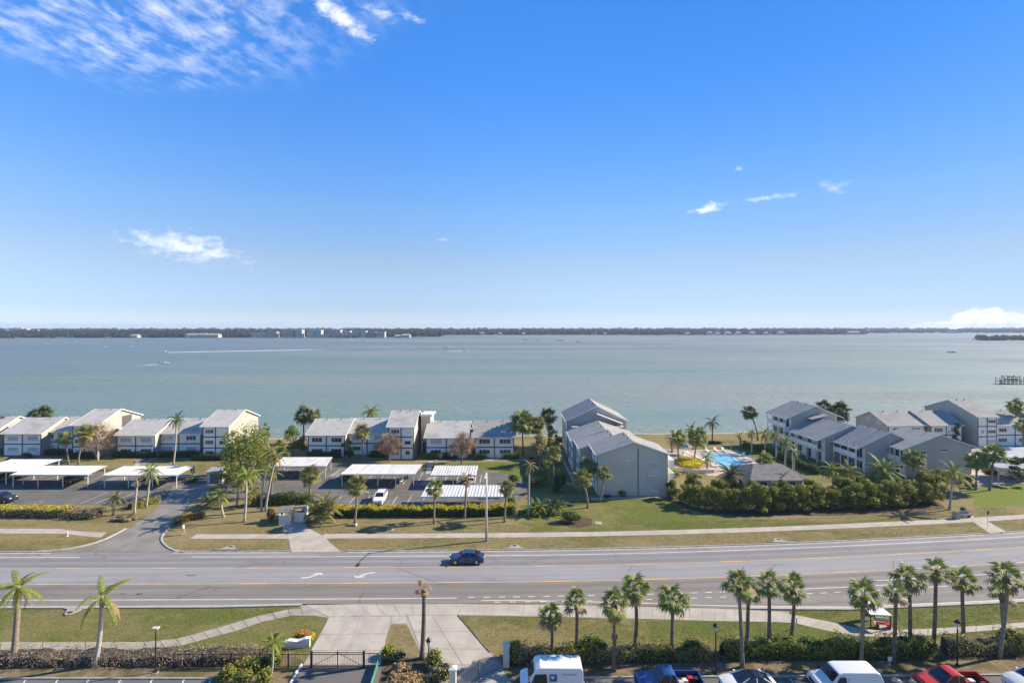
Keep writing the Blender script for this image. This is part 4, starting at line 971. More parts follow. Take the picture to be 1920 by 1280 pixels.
def bush(px, py, rx, ry, h, label, leaf, n=900, size=.11, core='core', name='shrub', cat='shrub', blobs=7, px_=True, top=None, ntop=0, low=.1):
    x, y = P(px, py) if px_ else (px, py); o = thing(name, (x, y, 0), label, cat)
    bl = []
    for i in range(blobs):
        a = i * 2.4; d = .45 * (i / blobs) ** .5 if blobs > 1 else 0
        bl.append((rx * d * 1.15 * math.cos(a), ry * d * 1.15 * math.sin(a), h * rng.uniform(.42, .62), rx * rng.uniform(.5, .72), ry * rng.uniform(.5, .72), h * rng.uniform(.34, .46)))
    v_, f_ = blob_leaves(bl, int(n * 1.3), size, .3, .7, .35); v_ += np.repeat(nrng.normal(size=(len(v_) // 4, 3)) * .06 * min(rx, ry, 1.5), 4, 0); v_[:, 2] = np.maximum(v_[:, 2], low * h)
    inst('foliage', np_mesh('foliage', v_, f_, M[leaf]), o)
    if top:
        bt = [(b_[0], b_[1], b_[2] + .18 * h, b_[3] * .95, b_[4] * .95, b_[5] * .75) for b_ in bl]
        v_, f_ = blob_leaves(bt, ntop, size, .8, .5, .9); k = v_.reshape(-1, 4, 3)[:, :, 2].mean(1) > h * .68; v_ = v_.reshape(-1, 4, 3)[k].reshape(-1, 3)
        inst('blossom', np_mesh('blossom', v_, np.arange(len(v_)).reshape(-1, 4), M[top]), o)
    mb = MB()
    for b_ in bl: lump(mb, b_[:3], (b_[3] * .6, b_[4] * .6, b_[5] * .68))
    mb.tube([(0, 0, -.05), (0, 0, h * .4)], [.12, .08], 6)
    mb.obj('opaque_core', M[core], o, smooth=True)  # solid core added to block light through the leaves, plus a short stem
    return o
def hedge(pts, wd, h, label, leaf, dens=190, size=.10, core='core', name='hedge', px=True, top=None, tdens=0, ragged=.2, twigs=0, leaf2=None, mix2=.0):
    """a clipped or ragged hedge along a path"""
    q_ = [Vector((*(P(*p) if px else p), 0)) for p in pts]; o0 = q_[0].copy(); o = thing(name, o0, label, 'hedge')
    seg = [(a, b_) for a, b_ in zip(q_, q_[1:])]; Ls = [(b_ - a).length for a, b_ in seg]; L = sum(Ls)
    def at(s):
        for (a, b_), l in zip(seg, Ls):
            if s <= l: d = (b_ - a) / l; return a + d * s - o0, d
            s -= l
        a, b_ = seg[-1]; return b_ - o0, (b_ - a).normalized()
    ph_ = rng.uniform(0, 9)
    def hh_(s): return h * (1 + ragged * (.5 * math.sin(s * 1.1 + ph_) + .35 * math.sin(s * 2.7 + ph_ * 2) + .25 * math.sin(s * 6.1)))
    N = int(L * dens * (h + wd / 2)); ss = nrng.uniform(0, L, N); cs = np.zeros((N, 3)); ns = np.zeros((N, 3))
    for i, s in enumerate(ss):
        p, d = at(s); nn = Vector((-d.y, d.x, 0)); H_ = hh_(s); u_ = rng.random()
        if u_ < .40: off = rng.uniform(-.5, .5) * wd; z = H_ * rng.uniform(.86, 1.06); n_ = Vector((0, 0, 1))
        else:
            sg = 1 if u_ < .58 else -1; z = H_ * (1 - rng.random() ** 1.5 * .92); off = sg * wd * .5 * rng.uniform(.75, 1.12); n_ = nn * sg + Vector((0, 0, .35))
        c_ = p + nn * off; cs[i] = (c_.x, c_.y, z); ns[i] = n_
    ns = ns + nrng.normal(size=ns.shape) * .5
    if leaf2:
        k = nrng.random(N) < mix2 + .35 * np.sin(ss * .8 + ph_)
        for nm_, kk, lf in (('foliage', ~k, leaf), ('dry_foliage', k, leaf2)):
            if kk.any(): v_, f_ = leaf_quads(cs[kk], ns[kk], size); inst(nm_, np_mesh(nm_, v_, f_, M[lf]), o)
    else:
        v_, f_ = leaf_quads(cs, ns, size); inst('foliage', np_mesh('foliage', v_, f_, M[leaf]), o)
    if top:
        n2 = int(L * tdens); ss2 = nrng.uniform(0, L, n2); cs2 = np.zeros((n2, 3))
        for i, s in enumerate(ss2):
            p, d = at(s); nn = Vector((-d.y, d.x, 0)); c_ = p + nn * rng.uniform(-.55, .55) * wd; cs2[i] = (c_.x, c_.y, hh_(s) * rng.uniform(.90, 1.12))
        v_, f_ = leaf_quads(cs2, np.array([0, -.4, 1.0]) + nrng.normal(size=(n2, 3)) * .5, size); inst('blossom', np_mesh('blossom', v_, f_, M[top]), o)
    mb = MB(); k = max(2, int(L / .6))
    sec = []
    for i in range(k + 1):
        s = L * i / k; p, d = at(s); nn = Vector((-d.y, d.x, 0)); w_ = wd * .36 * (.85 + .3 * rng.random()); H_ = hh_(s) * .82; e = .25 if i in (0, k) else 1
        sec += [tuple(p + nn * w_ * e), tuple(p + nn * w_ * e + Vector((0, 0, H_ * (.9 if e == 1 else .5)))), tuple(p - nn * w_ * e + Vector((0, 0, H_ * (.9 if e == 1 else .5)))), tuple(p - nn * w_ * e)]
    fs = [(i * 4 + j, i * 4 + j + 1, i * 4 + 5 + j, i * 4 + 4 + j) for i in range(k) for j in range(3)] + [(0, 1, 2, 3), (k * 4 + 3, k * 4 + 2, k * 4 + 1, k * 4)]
    mb.add(sec, fs); mb.obj('opaque_core', M[core], o)  # solid core added inside the hedge so light cannot pass through
    if twigs: tag(inst('twigs', twig_mesh([(at(rng.uniform(0, L))[0], h * 1.15, wd) for _ in range(int(L * twigs))]), o), kind='stuff')
    return o
def twig_mesh(items):
    vs = []
    for p, h, wd in items:
        b_ = np.array([p.x + rng.uniform(-.5, .5) * wd, p.y + rng.uniform(-.5, .5) * wd, 0.0])
        for _ in range(3):
            d = np.array([rng.gauss(0, .34), rng.gauss(0, .34), 1.0]); L = h * rng.uniform(.5, 1.1); e = b_ + d / np.linalg.norm(d) * L
            sd_ = np.array([rng.gauss(0, 1), rng.gauss(0, 1), 0]); sd_ /= np.linalg.norm(sd_) + 1e-6; mid = (b_ + e) / 2 + sd_ * .08
            vs += [b_ - sd_ * .014, b_ + sd_ * .014, mid + sd_ * .011, mid - sd_ * .011, mid - sd_ * .011, mid + sd_ * .011, e + sd_ * .005, e - sd_ * .005]
            for _k in range(3):
                q_ = mid + (e - mid) * rng.uniform(-.4, .9); f = q_ + np.array([rng.gauss(0, .28), rng.gauss(0, .28), rng.uniform(.05, .35)])
                vs += [q_ - sd_ * .008, q_ + sd_ * .008, f + sd_ * .004, f - sd_ * .004]
    vs = np.array(vs); return np_mesh('twigs', vs, np.arange(len(vs)).reshape(-1, 4), M['twig'])
def limbs(mb, base, h, n, spread, r0, seed, split=2):
    r = random.Random(seed); ends = []
    def grow(p, d, L, rad, lv):
        e = p + d * L; m_ = (p + e) / 2 + Vector((r.gauss(0, .06), r.gauss(0, .06), 0)) * L
        mb.tube([p, m_, e], [rad, rad * .8, rad * .6], 6 if lv < 2 else 4, caps=False)
        if lv >= split: ends.append(e); return
        for k in range(n if lv == 0 else 3):
            a = 2 * math.pi * (k + r.random() * .6) / (n if lv == 0 else 3); tilt = spread * r.uniform(.6, 1.15)
            dd_ = Vector((math.cos(a) * math.sin(tilt), math.sin(a) * math.sin(tilt), math.cos(tilt))); dd_ = (dd_ + d * .45).normalized()
            grow(e - d * L * r.uniform(0, .2), dd_, L * r.uniform(.62, .85), rad * .58, lv + 1)
    grow(Vector(base), Vector((0, 0, 1)), h, r0, 0); return ends
def tree(px, py, h, rx, label, leaf, nleaf=3500, size=.16, trunk='trunk_brown', seed=1, crown_lo=.35, name='tree', cat='tree', ry=None, lean=0, leaf2=None, n2=0, blobs=16, px_=True, group=None):
    x, y = P(px, py) if px_ else (px, py); o = thing(name, (x, y, 0), label, cat, group); r = random.Random(seed); ry = ry or rx
    mb = MB(); limbs(mb, (0, 0, -.1), h * .30, 4, .75, .035 * h ** .9, seed, 2); mb.obj('trunk', M[trunk], o, smooth=True)
    bl = []
    for i in range(blobs):
        a = r.uniform(0, 6.283); d = r.uniform(.0, .78) ** .8; z = r.uniform(crown_lo, .92) * h; f = 1 - max(0, (z / h - .6)) * 1.2
        rr = r.uniform(.15, .40); bl.append((rx * d * math.cos(a) * f + lean * z / h, ry * d * math.sin(a) * f, z, rx * rr, ry * rr, h * rr * .36))
    v_, f_ = blob_leaves(bl, nleaf, size, .35, .7, .25); inst('crown', np_mesh('crown', v_, f_, M[leaf]), o)
    if leaf2:
        v_, f_ = blob_leaves(bl[::3], n2, size, .35, .7, .4); inst('crown', np_mesh('crown', v_, f_, M[leaf2]), o)
    return o
def bare_tree(px, py, h, rx, label, leaf, n, seed, trunk='trunk_grey'):
    x, y = P(px, py); o = thing('tree', (x, y, 0), label, 'tree'); r = random.Random(seed); mb = MB(); ends = []
    for k in range(5):
        a = k * 1.26 + r.random() * .5; d = Vector((math.cos(a) * .34, math.sin(a) * .34, 1)).normalized()
        ends += limbs(mb, (d.x * .1, d.y * .1, -.05), h * .30, 3, .45, .12, seed + k, 2)
    mb.obj('trunk', M[trunk], o, smooth=True)
    vs = []
    for _ in range(2600):
        a = r.uniform(0, 6.283); z = r.uniform(.28, 1.0); rr = rx * math.sin(math.pi * min(.97, (z - .12) / .95)) ** .6; d = r.random() ** .5
        p = np.array([rr * d * math.cos(a), rr * d * math.sin(a), z * h]); e = p + np.array([p[0] * .16 + r.gauss(0, .12), p[1] * .16 + r.gauss(0, .12), r.uniform(.1, .55)]); s_ = np.array([-math.sin(a), math.cos(a), 0]) * .022
        vs += [p - s_, p + s_, e + s_ * .4, e - s_ * .4]
    vs = np.array(vs); inst('twigs', np_mesh('twigs', vs, np.arange(len(vs)).reshape(-1, 4), M['twig']), o)['kind'] = 'stuff'
    bl = []
    for _ in range(22):
        a = r.uniform(0, 6.283); z = r.uniform(.35, .92); d = r.uniform(.2, .9); bl.append((rx * d * math.cos(a) * (1.15 - abs(z - .6)), rx * d * math.sin(a) * (1.15 - abs(z - .6)), z * h, rx * .26, rx * .26, h * .1))
    v_, f_ = blob_leaves(bl, n * 2, .12, .2, .8, .05); inst('crown', np_mesh('crown', v_, f_, M[leaf]), o)
    return o
# tall hedge of small trees by the pool: four grown shapes, copied along the row
protos = []
for k in range(4):
    o = tree(0, 60, 4.5, 2.45, 'x', 'leaf_hedge', 4200, .14, 'trunk_grey', 40 + k, .12, 'hedge_tree', 'tree', 2.2, leaf2='leaf_lime', n2=1700, blobs=34, px_=False, group='hedge trees in front of the pool')
    protos.append(o)
HT = [(1262, 934), (1288, 944), (1312, 951), (1338, 955), (1366, 957), (1394, 958), (1422, 958), (1450, 957), (1478, 956), (1506, 955), (1534, 954), (1562, 953), (1590, 952), (1618, 951), (1646, 950), (1674, 949), (1702, 947), (1730, 944), (1752, 940)]
ordn = ['first', 'second', 'third', 'fourth', 'fifth', 'sixth', 'seventh', 'eighth', 'ninth', 'tenth', 'eleventh', 'twelfth', 'thirteenth', 'fourteenth', 'fifteenth', 'sixteenth', 'seventeenth', 'eighteenth', 'nineteenth']
used_ = set()
for i, (px, py) in enumerate(HT):
    x, y = P(px, py); k = i % 4; s_ = rng.uniform(.74, 1.16) if i > 1 else .75
    lab = f'{ordn[i]} small olive green tree from the left in the tall pool hedge'
    if k not in used_: used_.add(k); o = protos[k]; o.location = (x, y, 0); o.rotation_euler = (0, 0, rng.uniform(0, 6)); o.scale = (s_,) * 3; o['label'] = lab
    else: dup(protos[k], (x, y, 0), rng.uniform(0, 6), s_, lab)
# second, rear rank filling the hedge
for i, (px, py) in enumerate([(1300, 925), (1352, 935), (1408, 937), (1462, 938), (1520, 936), (1575, 934), (1632, 932), (1688, 928), (1735, 922)]):
    x, y = P(px, py); dup(protos[(i + 2) % 4], (x, y, 0), rng.uniform(0, 6), rng.uniform(.66, .9), f'{ordn[i]} small tree from the left in the rear rank of the pool hedge')
# big trees
tree(462, 922, 12.8, 4.8, 'large leafy green tree between the left and middle houses', 'leaf_green', 3900, .2, 'trunk_grey', 5, .34, leaf2='leaf_olive', n2=1900, blobs=34)
tree(433, 893, 9.6, 2.6, 'darker round tree just left of the large leafy tree', 'leaf_green', 2600, .2, 'trunk_grey', 8, .35, blobs=14)
tree(550, 853, 8.2, 3.2, 'dense dark tree at the left end of the middle houses', 'leaf_green', 2800, .2, 'trunk_grey', 12, .15, blobs=16)
tree(654, 862, 5.6, 1.8, 'dark shrubby tree beside the fan palm at the middle houses', 'leaf_dark', 1500, .17, 'trunk_grey', 15, .1, blobs=12)
tree(1012, 872, 6.8, 3.0, 'grey green spreading tree in the cluster right of the middle houses', 'leaf_grey', 2600, .17, 'trunk_pale', 21, .3, leaf2='leaf_olive', n2=1000, blobs=18)
tree(1040, 866, 5.6, 2.0, 'dense olive shrub tree left of the grey gabled block', 'leaf_olive', 1600, .16, 'trunk_pale', 24, .25, blobs=14)
tree(1032, 838, 5.6, 2.4, 'reddish brown tree near the water right of the middle houses', 'leaf_brown', 1500, .15, 'trunk_grey', 27, .3, blobs=13)
tree(1050, 922, 5.2, 1.9, 'dark shrubby tree in the shade of the grey gabled block', 'leaf_dark', 1700, .16, 'trunk_brown', 29, .12, blobs=13)
tree(497, 843, 7.2, 1.7, 'slim dark tree right of the left row end wall', 'leaf_green', 1300, .17, 'trunk_grey', 31, .35, blobs=10)
tree(1912, 905, 5.4, 3.0, 'dark round tree at the right edge above the bright lawn', 'leaf_dark', 2600, .18, 'trunk_brown', 34, .12, blobs=16)
tree(1802, 868, 4.6, 2.1, 'dark tree beside the right corner of the angled grey gable', 'leaf_dark', 1700, .17, 'trunk_brown', 36, .15, blobs=13)
tree(1790, 835, 6.0, 1.9, 'dark conical tree between the two far apartment rows', 'leaf_dark', 1500, .17, 'trunk_brown', 38, .12, blobs=13)
bare_tree(184, 863, 8.6, 3.6, 'half bare tree with pale trunk and rusty leaves before the left houses', 'leaf_brown', 1900, 3, 'trunk_pale')
bare_tree(730, 866, 6.3, 3.0, 'bare pinkish round crape tree before the tall middle house', 'leaf_pink', 2600, 17)
bare_tree(866, 871, 7.0, 3.0, 'bare pinkish round crape tree before the right middle house', 'leaf_pink', 2600, 33)
tree(485, 905, 7.5, 2.8, 'olive tree behind the tall twin palms', 'leaf_olive', 2600, .17, 'trunk_grey', 51, .25, leaf2='leaf_green', n2=1200, blobs=22)
tree(428, 915, 5.6, 2.2, 'bushy green tree beside the grey shed', 'leaf_green', 2200, .16, 'trunk_grey', 53, .15, blobs=18)
tree(525, 872, 6.2, 2.0, 'dark tree left of the farthest back carport', 'leaf_green', 1800, .17, 'trunk_grey', 55, .2, blobs=14)
tree(478, 948, 3.6, 1.9, 'low bushy tree at the left end of the clipped hedge', 'leaf_olive', 1500, .14, 'trunk_grey', 57, .12, blobs=14)
tree(1020, 905, 4.8, 2.3, 'shaded bushy tree on the lawn left of the grey gabled block', 'leaf_green', 2000, .16, 'trunk_grey', 59, .12, blobs=16)
for a in [(443, 950, 446, 905, 'feather palm half hidden left of the drooping yellow green palm', 'feather', 'olive', .8, 15), (476, 946, 478, 888, 'feather palm between the drooping palm and the twin palms', 'feather', 'green', .85, 15), (508, 930, 512, 885, 'short feather palm right of the twin palms', 'feather', 'olive', .8, 14)]:
    palm(*a[:5], a[5], a[6], a[7], a[8], tr=.15, trunk='trunk_grey', dry=2, boots=False, group=G2)
# clumping palms seen as shrubs
def clump(px, py, label, n=5, size=.95, tone='green', h=1.6, sp=.7):
    x, y = P(px, py); o = thing('clump_palm', (x, y, 0), label, 'palm shrub'); r = random.Random(int(px + py))
    for k in range(n):
        a = k * 2.4; bx, by = sp * math.cos(a) * r.uniform(.3, 1), sp * math.sin(a) * r.uniform(.3, 1); hz = h * r.uniform(.4, 1.1)
        MB().tube([(bx * .5, by * .5, -.05), (bx, by, hz)], [.06, .045], 6).obj('stem', M['trunk_pale'], o, smooth=True)
        for i in range(9):
            inst('frond', FR['feather', tone][i % 3], o, (bx, by, hz), (0, -R(75 - 70 * i / 8 + r.uniform(-8, 8)), i * 2.4 + a), (size * r.uniform(.7, 1.0),) * 3)
clump(603, 976, 'large arching clump palm right of the refuse enclosure', 9, 1.15, 'olive', 2.2, 1.2)
clump(1005, 964, 'clump palm left of two on the shaded lawn', 6, .9, 'green', 1.3, .8)
clump(1043, 962, 'clump palm right of two beside the round dark shrub', 6, .95, 'green', 1.4, .9)
clump(392, 948, 'dark clump palm on the right bank of the side street', 4, .75, 'dark', .8, .6)
clump(650, 900, 'small clump palm at the left end of the long carport', 4, .7, 'green', 1.0, .5)
# hedges
hedge([(-40, 966), (60, 966), (132, 967)], 2.0, 1.35, 'yellow topped hedge along the left car park', 'leaf_grey', 120, .11, top='leaf_yellow', tdens=150)
hedge([(133, 969), (190, 969)], 2.0, 1.2, 'dull purple brown hedge stretch right of the yellow one', 'leaf_grey', 120, .11, 'core_brown', leaf2='twig', mix2=.4)
hedge([(628, 966), (760, 966), (900, 965), (966, 962)], 1.7, 1.35, 'yellow topped dark hedge along the middle car park', 'leaf_dark', 150, .11, top='leaf_yellow', tdens=190)
hedge([(478, 945), (540, 944), (588, 942)], 1.6, 1.7, 'clipped green hedge behind the refuse enclosure', 'leaf_green', 150, .1)
hedge([(240, 955), (262, 948), (298, 940)], 2.0, 1.1, 'rounded green hedge at the left corner of the side street', 'leaf_olive', 150, .1)
hedge([(330, 985), (348, 975), (385, 968)], 1.6, .9, 'reddish brown low hedge at the right corner of the side street', 'leaf_rust', 120, .1, 'core_brown', leaf2='leaf_green', mix2=.3)
for i, (pa, pb, lab) in enumerate([((2, 851), (72, 851), 'dark clipped hedge under the first far left house'), ((86, 852), (134, 853), 'dark clipped hedge under the recessed far left house'),
        ((126, 858), (178, 858), 'dark clipped hedge under the first tall left house'), ((210, 857), (292, 857), 'long dark hedge under the middle left house'), ((298, 857), (376, 856), 'dark clipped hedge under the left house behind the tall palm'),
        ((362, 862), (428, 862), 'dark hedge under the second tall left house'), ((575, 857), (640, 857), 'dark hedge under the first middle house'), ((692, 856), (722, 856), 'small dark hedge under the recessed middle house'),
        ((796, 860), (822, 860), 'clipped green hedge block at the fourth middle house'), ((829, 859), (858, 859), 'dark low hedge beside the clipped block at the fourth middle house'),
        ((890, 861), (913, 861), 'clipped green hedge block left of two under the last middle house'), ((942, 860), (974, 860), 'clipped green hedge block right of two under the last middle house'),
        ((1040, 828), (1064, 828), 'dark hedge on the shore left of the grey gabled block'), ((1064, 838), (1092, 882), 'dark foundation planting along the side of the grey gabled block'),
        ((1830, 833), (1872, 832), 'green hedge under the three storey far right house'), ((1878, 832), (1960, 830), 'dark hedge under the last far right house'), ((1795, 905), (1822, 903), 'small green hedge at the head of the bright lawn')]):
    hedge([pa, pb], 1.3, 1.35, lab, 'leaf_green' if 'green' in lab else 'leaf_dark', 110, .12, ragged=.12)
hedge([(1392, 838), (1440, 850), (1490, 872), (1535, 890)], 1.0, 1.5, 'dark vine covered fence right of the pool lawn', 'leaf_dark', 110, .12)
# near parking hedges
hedge([(960, 1238), (1040, 1236), (1150, 1234), (1290, 1232), (1330, 1234)], 1.5, 1.3, 'ragged green brown hedge behind the delivery van and blue pickup', 'leaf_olive', 150, .085, 'core_brown', leaf2='leaf_grey', mix2=.35, twigs=2.5, ragged=.35)
hedge([(1350, 1226), (1440, 1224), (1520, 1226), (1700, 1224), (1745, 1222)], 1.7, 1.4, 'green hedge behind the white sedan and white van', 'leaf_green', 170, .085, leaf2='leaf_olive', mix2=.3, twigs=1.5, ragged=.3)
hedge([(1765, 1222), (1830, 1220), (1960, 1214)], 1.6, 1.25, 'sparse brownish hedge behind the red pickup', 'leaf_grey', 110, .085, 'core_brown', leaf2='leaf_olive', mix2=.3, twigs=4, ragged=.35)
hedge([(-60, 1240), (60, 1240), (170, 1238), (300, 1238), (420, 1236), (530, 1236)], 2.0, .95, 'bare twiggy brown hedge along the near left pavement', 'twig', 60, .07, 'core_brown', leaf2='leaf_grey', mix2=.15, twigs=13, ragged=.3)
for a in [(1110, 1232, 1.7, 1.2, 2.2, 'dark green bush rising from the hedge between the first near palms', 'leaf_green', 1500), (1300, 1234, 1.3, 1.0, 1.9, 'green bush beside the black lantern behind the blue pickup', 'leaf_green', 1000),
          (965, 1236, 1.0, 1.0, 1.7, 'green bush at the right gate pillar', 'leaf_olive', 900), (1730, 1228, 1.3, 1.2, 1.9, 'bright rounded bush at the end of the green hedge', 'leaf_olive', 1300),
          (1520, 1228, 1.5, 1.2, 1.8, 'glossy green bush in the hedge behind the white van', 'leaf_green', 1200), (1900, 1218, 1.6, 1.2, 2.2, 'green bush under the leaning right edge palm', 'leaf_olive', 1200),
          (455, 1253, .85, .85, 1.1, 'clipped ball shrub highest of the group left of the gate', 'leaf_olive', 900), (478, 1258, .8, .8, 1.1, 'clipped ball shrub nearest the small palm', 'leaf_green', 800),
          (425, 1274, .95, .9, 1.25, 'clipped ball shrub leftmost of the group by the lot corner', 'leaf_olive', 900), (455, 1284, 1.0, .9, 1.3, 'yellow green spiky shrub at the bottom edge beside the ball shrubs', 'leaf_lime', 900),
          (496, 1284, .8, .8, 1.5, 'green shrub at the foot of the small palm', 'leaf_lime', 900), (515, 1252, .7, .7, 1.9, 'tall green shrub against the left gate fence', 'leaf_lime', 900),
          (728, 1232, .9, .8, 1.1, 'twiggy yellow green shrub left in the driveway island', 'leaf_lime', 600), (745, 1236, 1.1, .8, .9, 'brown twiggy shrub in the driveway island', 'leaf_grey', 500),
          (813, 1250, 1.0, 1.1, 1.5, 'variegated shrub beside the lantern on the driveway island', 'leaf_lime', 700), (830, 1276, 1.1, 1.0, 1.5, 'pinkish variegated shrub at the white gate pillar', 'leaf_grey', 700)]:
    bush(*a[:5], a[5], a[6], int(a[7] * 1.2), .085)
bush(1070, 979, 1.9, 1.2, 1.9, 'clipped dark round shrub in a mulch ring on the lawn', 'leaf_green', 1700, .1)
bush(963, 905, 1.2, 1.1, 2.0, 'yellow green round shrub at the right end of the middle car park', 'leaf_lime', 900, .11)
bush(1002, 912, 1.1, 1.0, 1.6, 'rusty orange shrub at the foot of the tall thin palm', 'leaf_rust', 700, .11)
bush(960, 955, .9, .9, 2.4, 'olive yellow shrub closing the yellow topped hedge', 'leaf_lime', 800, .11)
bush(1003, 862, 2.2, .9, .9, 'low pale ground cover mound at the end of the middle path', 'leaf_lime', 700, .1)
bush(1015, 870, 1.0, .8, 1.0, 'round pale shrub beside the middle path', 'leaf_grey', 500, .1)
bush(1858, 893, 1.7, 1.2, 1.6, 'orange topped round bush by the right hand car park', 'leaf_rust', 1100, .11)
bush(1820, 915, 1.6, .8, 1.2, 'purple brown bush between the two right lawn palms', 'leaf_rust', 600, .11)
bush(508, 978, .8, .7, 2.4, 'narrow rusty red hedge bush left of the refuse enclosure', 'leaf_rust', 900, .1, 'core_brown')
bush(550, 966, 1.8, .7, 1.9, 'orange green shrub behind the refuse enclosure', 'leaf_rust', 900, .1, 'core_brown')
bush(1167, 930, .8, .6, 1.1, 'small bright shrub at the base of the grey gable', 'leaf_lime', 500, .1)
bush(1138, 933, .8, .5, .6, 'dark low shrub at the left base of the grey gable', 'leaf_dark', 300, .1)
bush(360, 903, 1.8, .9, .9, 'low yellow shrubs beside the grey shed', 'leaf_lime', 500, .1)
bush(362, 890, .7, .6, 2.2, 'young leafy shrub on the left lawn', 'leaf_lime', 400, .1)
bush(50, 858, 1.6, .8, 1.3, 'pale spiky plants behind the left carport', 'leaf_grey', 500, .12)
bush(524, 864, 1.5, .8, 1.3, 'low dark shrub behind the farthest back carport', 'leaf_dark', 500, .12)
bush(520, 1195, .5, .4, .5, 'low dry tuft beside the white entrance sign', 'straw', 200, .08)
bush(1292, 868, 3.2, 5.0, .6, 'bright yellow flower bed beside the pool deck', 'leaf_yellow', 5200, .12, 'leaf_yellow', 'flower_bed_planting', 'flower bed', 9)
bush(1335, 832, 3.0, .9, .9, 'dark low shrubs at the foot of the lone beach palm', 'leaf_dark', 600, .12)
bush(1262, 892, 1.5, 2.0, 1.2, 'bright green shrub below the white balconies', 'leaf_lime', 900, .11)
bush(1750, 905, 2.4, 1.5, 3.0, 'dense shrub behind the hedge at the angled gable', 'leaf_green', 1500, .13)
bush(1620, 915, 2.4, 1.5, 2.6, 'dense green shrub between the two large date palms', 'leaf_green', 1500, .13)
# dead agaves and dry grass on the island
for i, (px, py, s_, lab) in enumerate([(748, 1258, 1.0, 'large dead brown agave on the driveway island'), (735, 1270, .75, 'smaller dead agave nearest the green screen'), (765, 1257, .6, 'dead agave right of the large one')]):
    x, y = P(px, py); o = thing('dead_agave', (x, y, 0), lab, 'plant'); r = random.Random(i)
    lump(MB(), (0, 0, .35 * s_), (.5 * s_, .45 * s_, .4 * s_), j=.3).obj('stump', M['boot'], o, smooth=True)
    for k in range(14):
        a = k * 2.4; d = Vector((math.cos(a), math.sin(a), r.uniform(-.1, .9))).normalized(); L = s_ * r.uniform(.6, .95); n_ = Vector((-math.sin(a), math.cos(a), 0)) * .1 * s_
        b0 = Vector((0, 0, .35 * s_)); m_ = b0 + d * L * .6; e = b0 + d * L + Vector((0, 0, -.35 * s_))
        MB().add([b0 - n_ * .6, b0 + n_ * .6, m_ + n_, m_ - n_, e], [(0, 1, 2, 3), (3, 2, 4)]).obj('leaf', M['frond_dry' if k % 3 else 'trunk_grey'], o)
bush(768, 1284, 2.0, 1.3, .5, 'mound of golden dry grass at the bottom edge', 'straw', 1600, .11, 'core_brown', 'dry_grass_mound', 'grass')

# ------------------------------------------------------------------ grass blades standing over the lawns
def inside(q, poly):
    x, y = q[:, 0], q[:, 1]; r_ = np.zeros(len(q), bool); n = len(poly)
    for i in range(n):
        (xa, ya), (xb, yb) = poly[i], poly[(i + 1) % n]
        k = ((ya > y) != (yb > y)) & (x < (xb - xa) * (y - ya) / (yb - ya + 1e-12) + xa); r_ ^= k
    return r_
paths = [[P(*p) for p in rb] + [P(*p) for p in reversed(rb2)], [P(*p) for p in lt] + [P(*p) for p in reversed(lb)],
         [P(*p) for p in [(560, 1130), (1460, 1130), (1480, 1168), (856, 1153), (925, 1228), (950, 1252), (800, 1252), (762, 1170), (733, 1170), (712, 1252), (562, 1252), (617, 1157), (570, 1153)]],
         [P(*p) for p in [(528, 975), (563, 968), (578, 990), (606, 1004), (622, 1020), (640, 1034.5), (546, 1034.5), (541, 1010), (530, 992)]],
         [P(*p) for p in [(1822, 976), (1846, 974), (1888, 997), (1856, 1000)]], [P(*p) for p in [(1636, 1163), (1656, 1163), (1678, 1182), (1650, 1182)]]]
bendv = np.vectorize(bend); nearv = np.vectorize(near_edge)
def blades(x0, x1, f0, f1, n, size, seed_shift):
    q = np.stack([nrng.uniform(x0, x1, n), nrng.uniform(0, 1, n)], 1); bx = bendv(q[:, 0]); a = f0(q[:, 0]) + bx; b_ = f1(q[:, 0]) + bx; q[:, 1] = a + (b_ - a) * q[:, 1]
    k = np.ones(n, bool)
    for pl_ in paths: k &= ~inside(q, pl_)
    den = np.sin(q[:, 0] * .9 + seed_shift) + np.sin(q[:, 1] * 1.3 + q[:, 0] * .23) + np.sin(q[:, 0] * .31 - q[:, 1] * .7) + nrng.normal(size=n) * .9
    q = q[k & (den > -1.6)]; n = len(q); an = nrng.uniform(0, 6.283, n); hh = size * nrng.uniform(.5, 1.3, n); wd = size * .55
    d = np.stack([np.cos(an), np.sin(an), np.zeros(n)], 1); lean = np.stack([nrng.normal(size=n) * .9, nrng.normal(size=n) * .9, np.ones(n) * .75], 1) * hh[:, None]
    c = np.concatenate([q, np.full((n, 1), .004)], 1)
    return np.stack([c - d * wd, c + d * wd, c + d * wd * .5 + lean, c - d * wd * .5 + lean], 1).reshape(-1, 3)
K = lambda v: (lambda x: np.full_like(x, v))
V_ = np.concatenate([blades(-62, -16, K(48.4), lambda x: nearv(x) - .22, 22000, .055, 0), blades(-8, 62, K(47.6), lambda x: nearv(x) - .22, 30000, .055, 2), blades(-12, -8, K(49.5), K(55.0), 1200, .055, 3),
                     blades(-46, 84, K(70.57), K(74.72), 22000, .06, 1), blades(-46, 84, K(76.43), K(79.5), 18000, .06, 4), blades(-75, -58, K(70.8), K(74.5), 3000, .06, 5)])
tag(inst('grass', np_mesh('grass', V_, np.arange(len(V_)).reshape(-1, 4), M['grass_blade'])), 'short mottled grass standing on the verges and lawns', 'grass', kind='stuff')

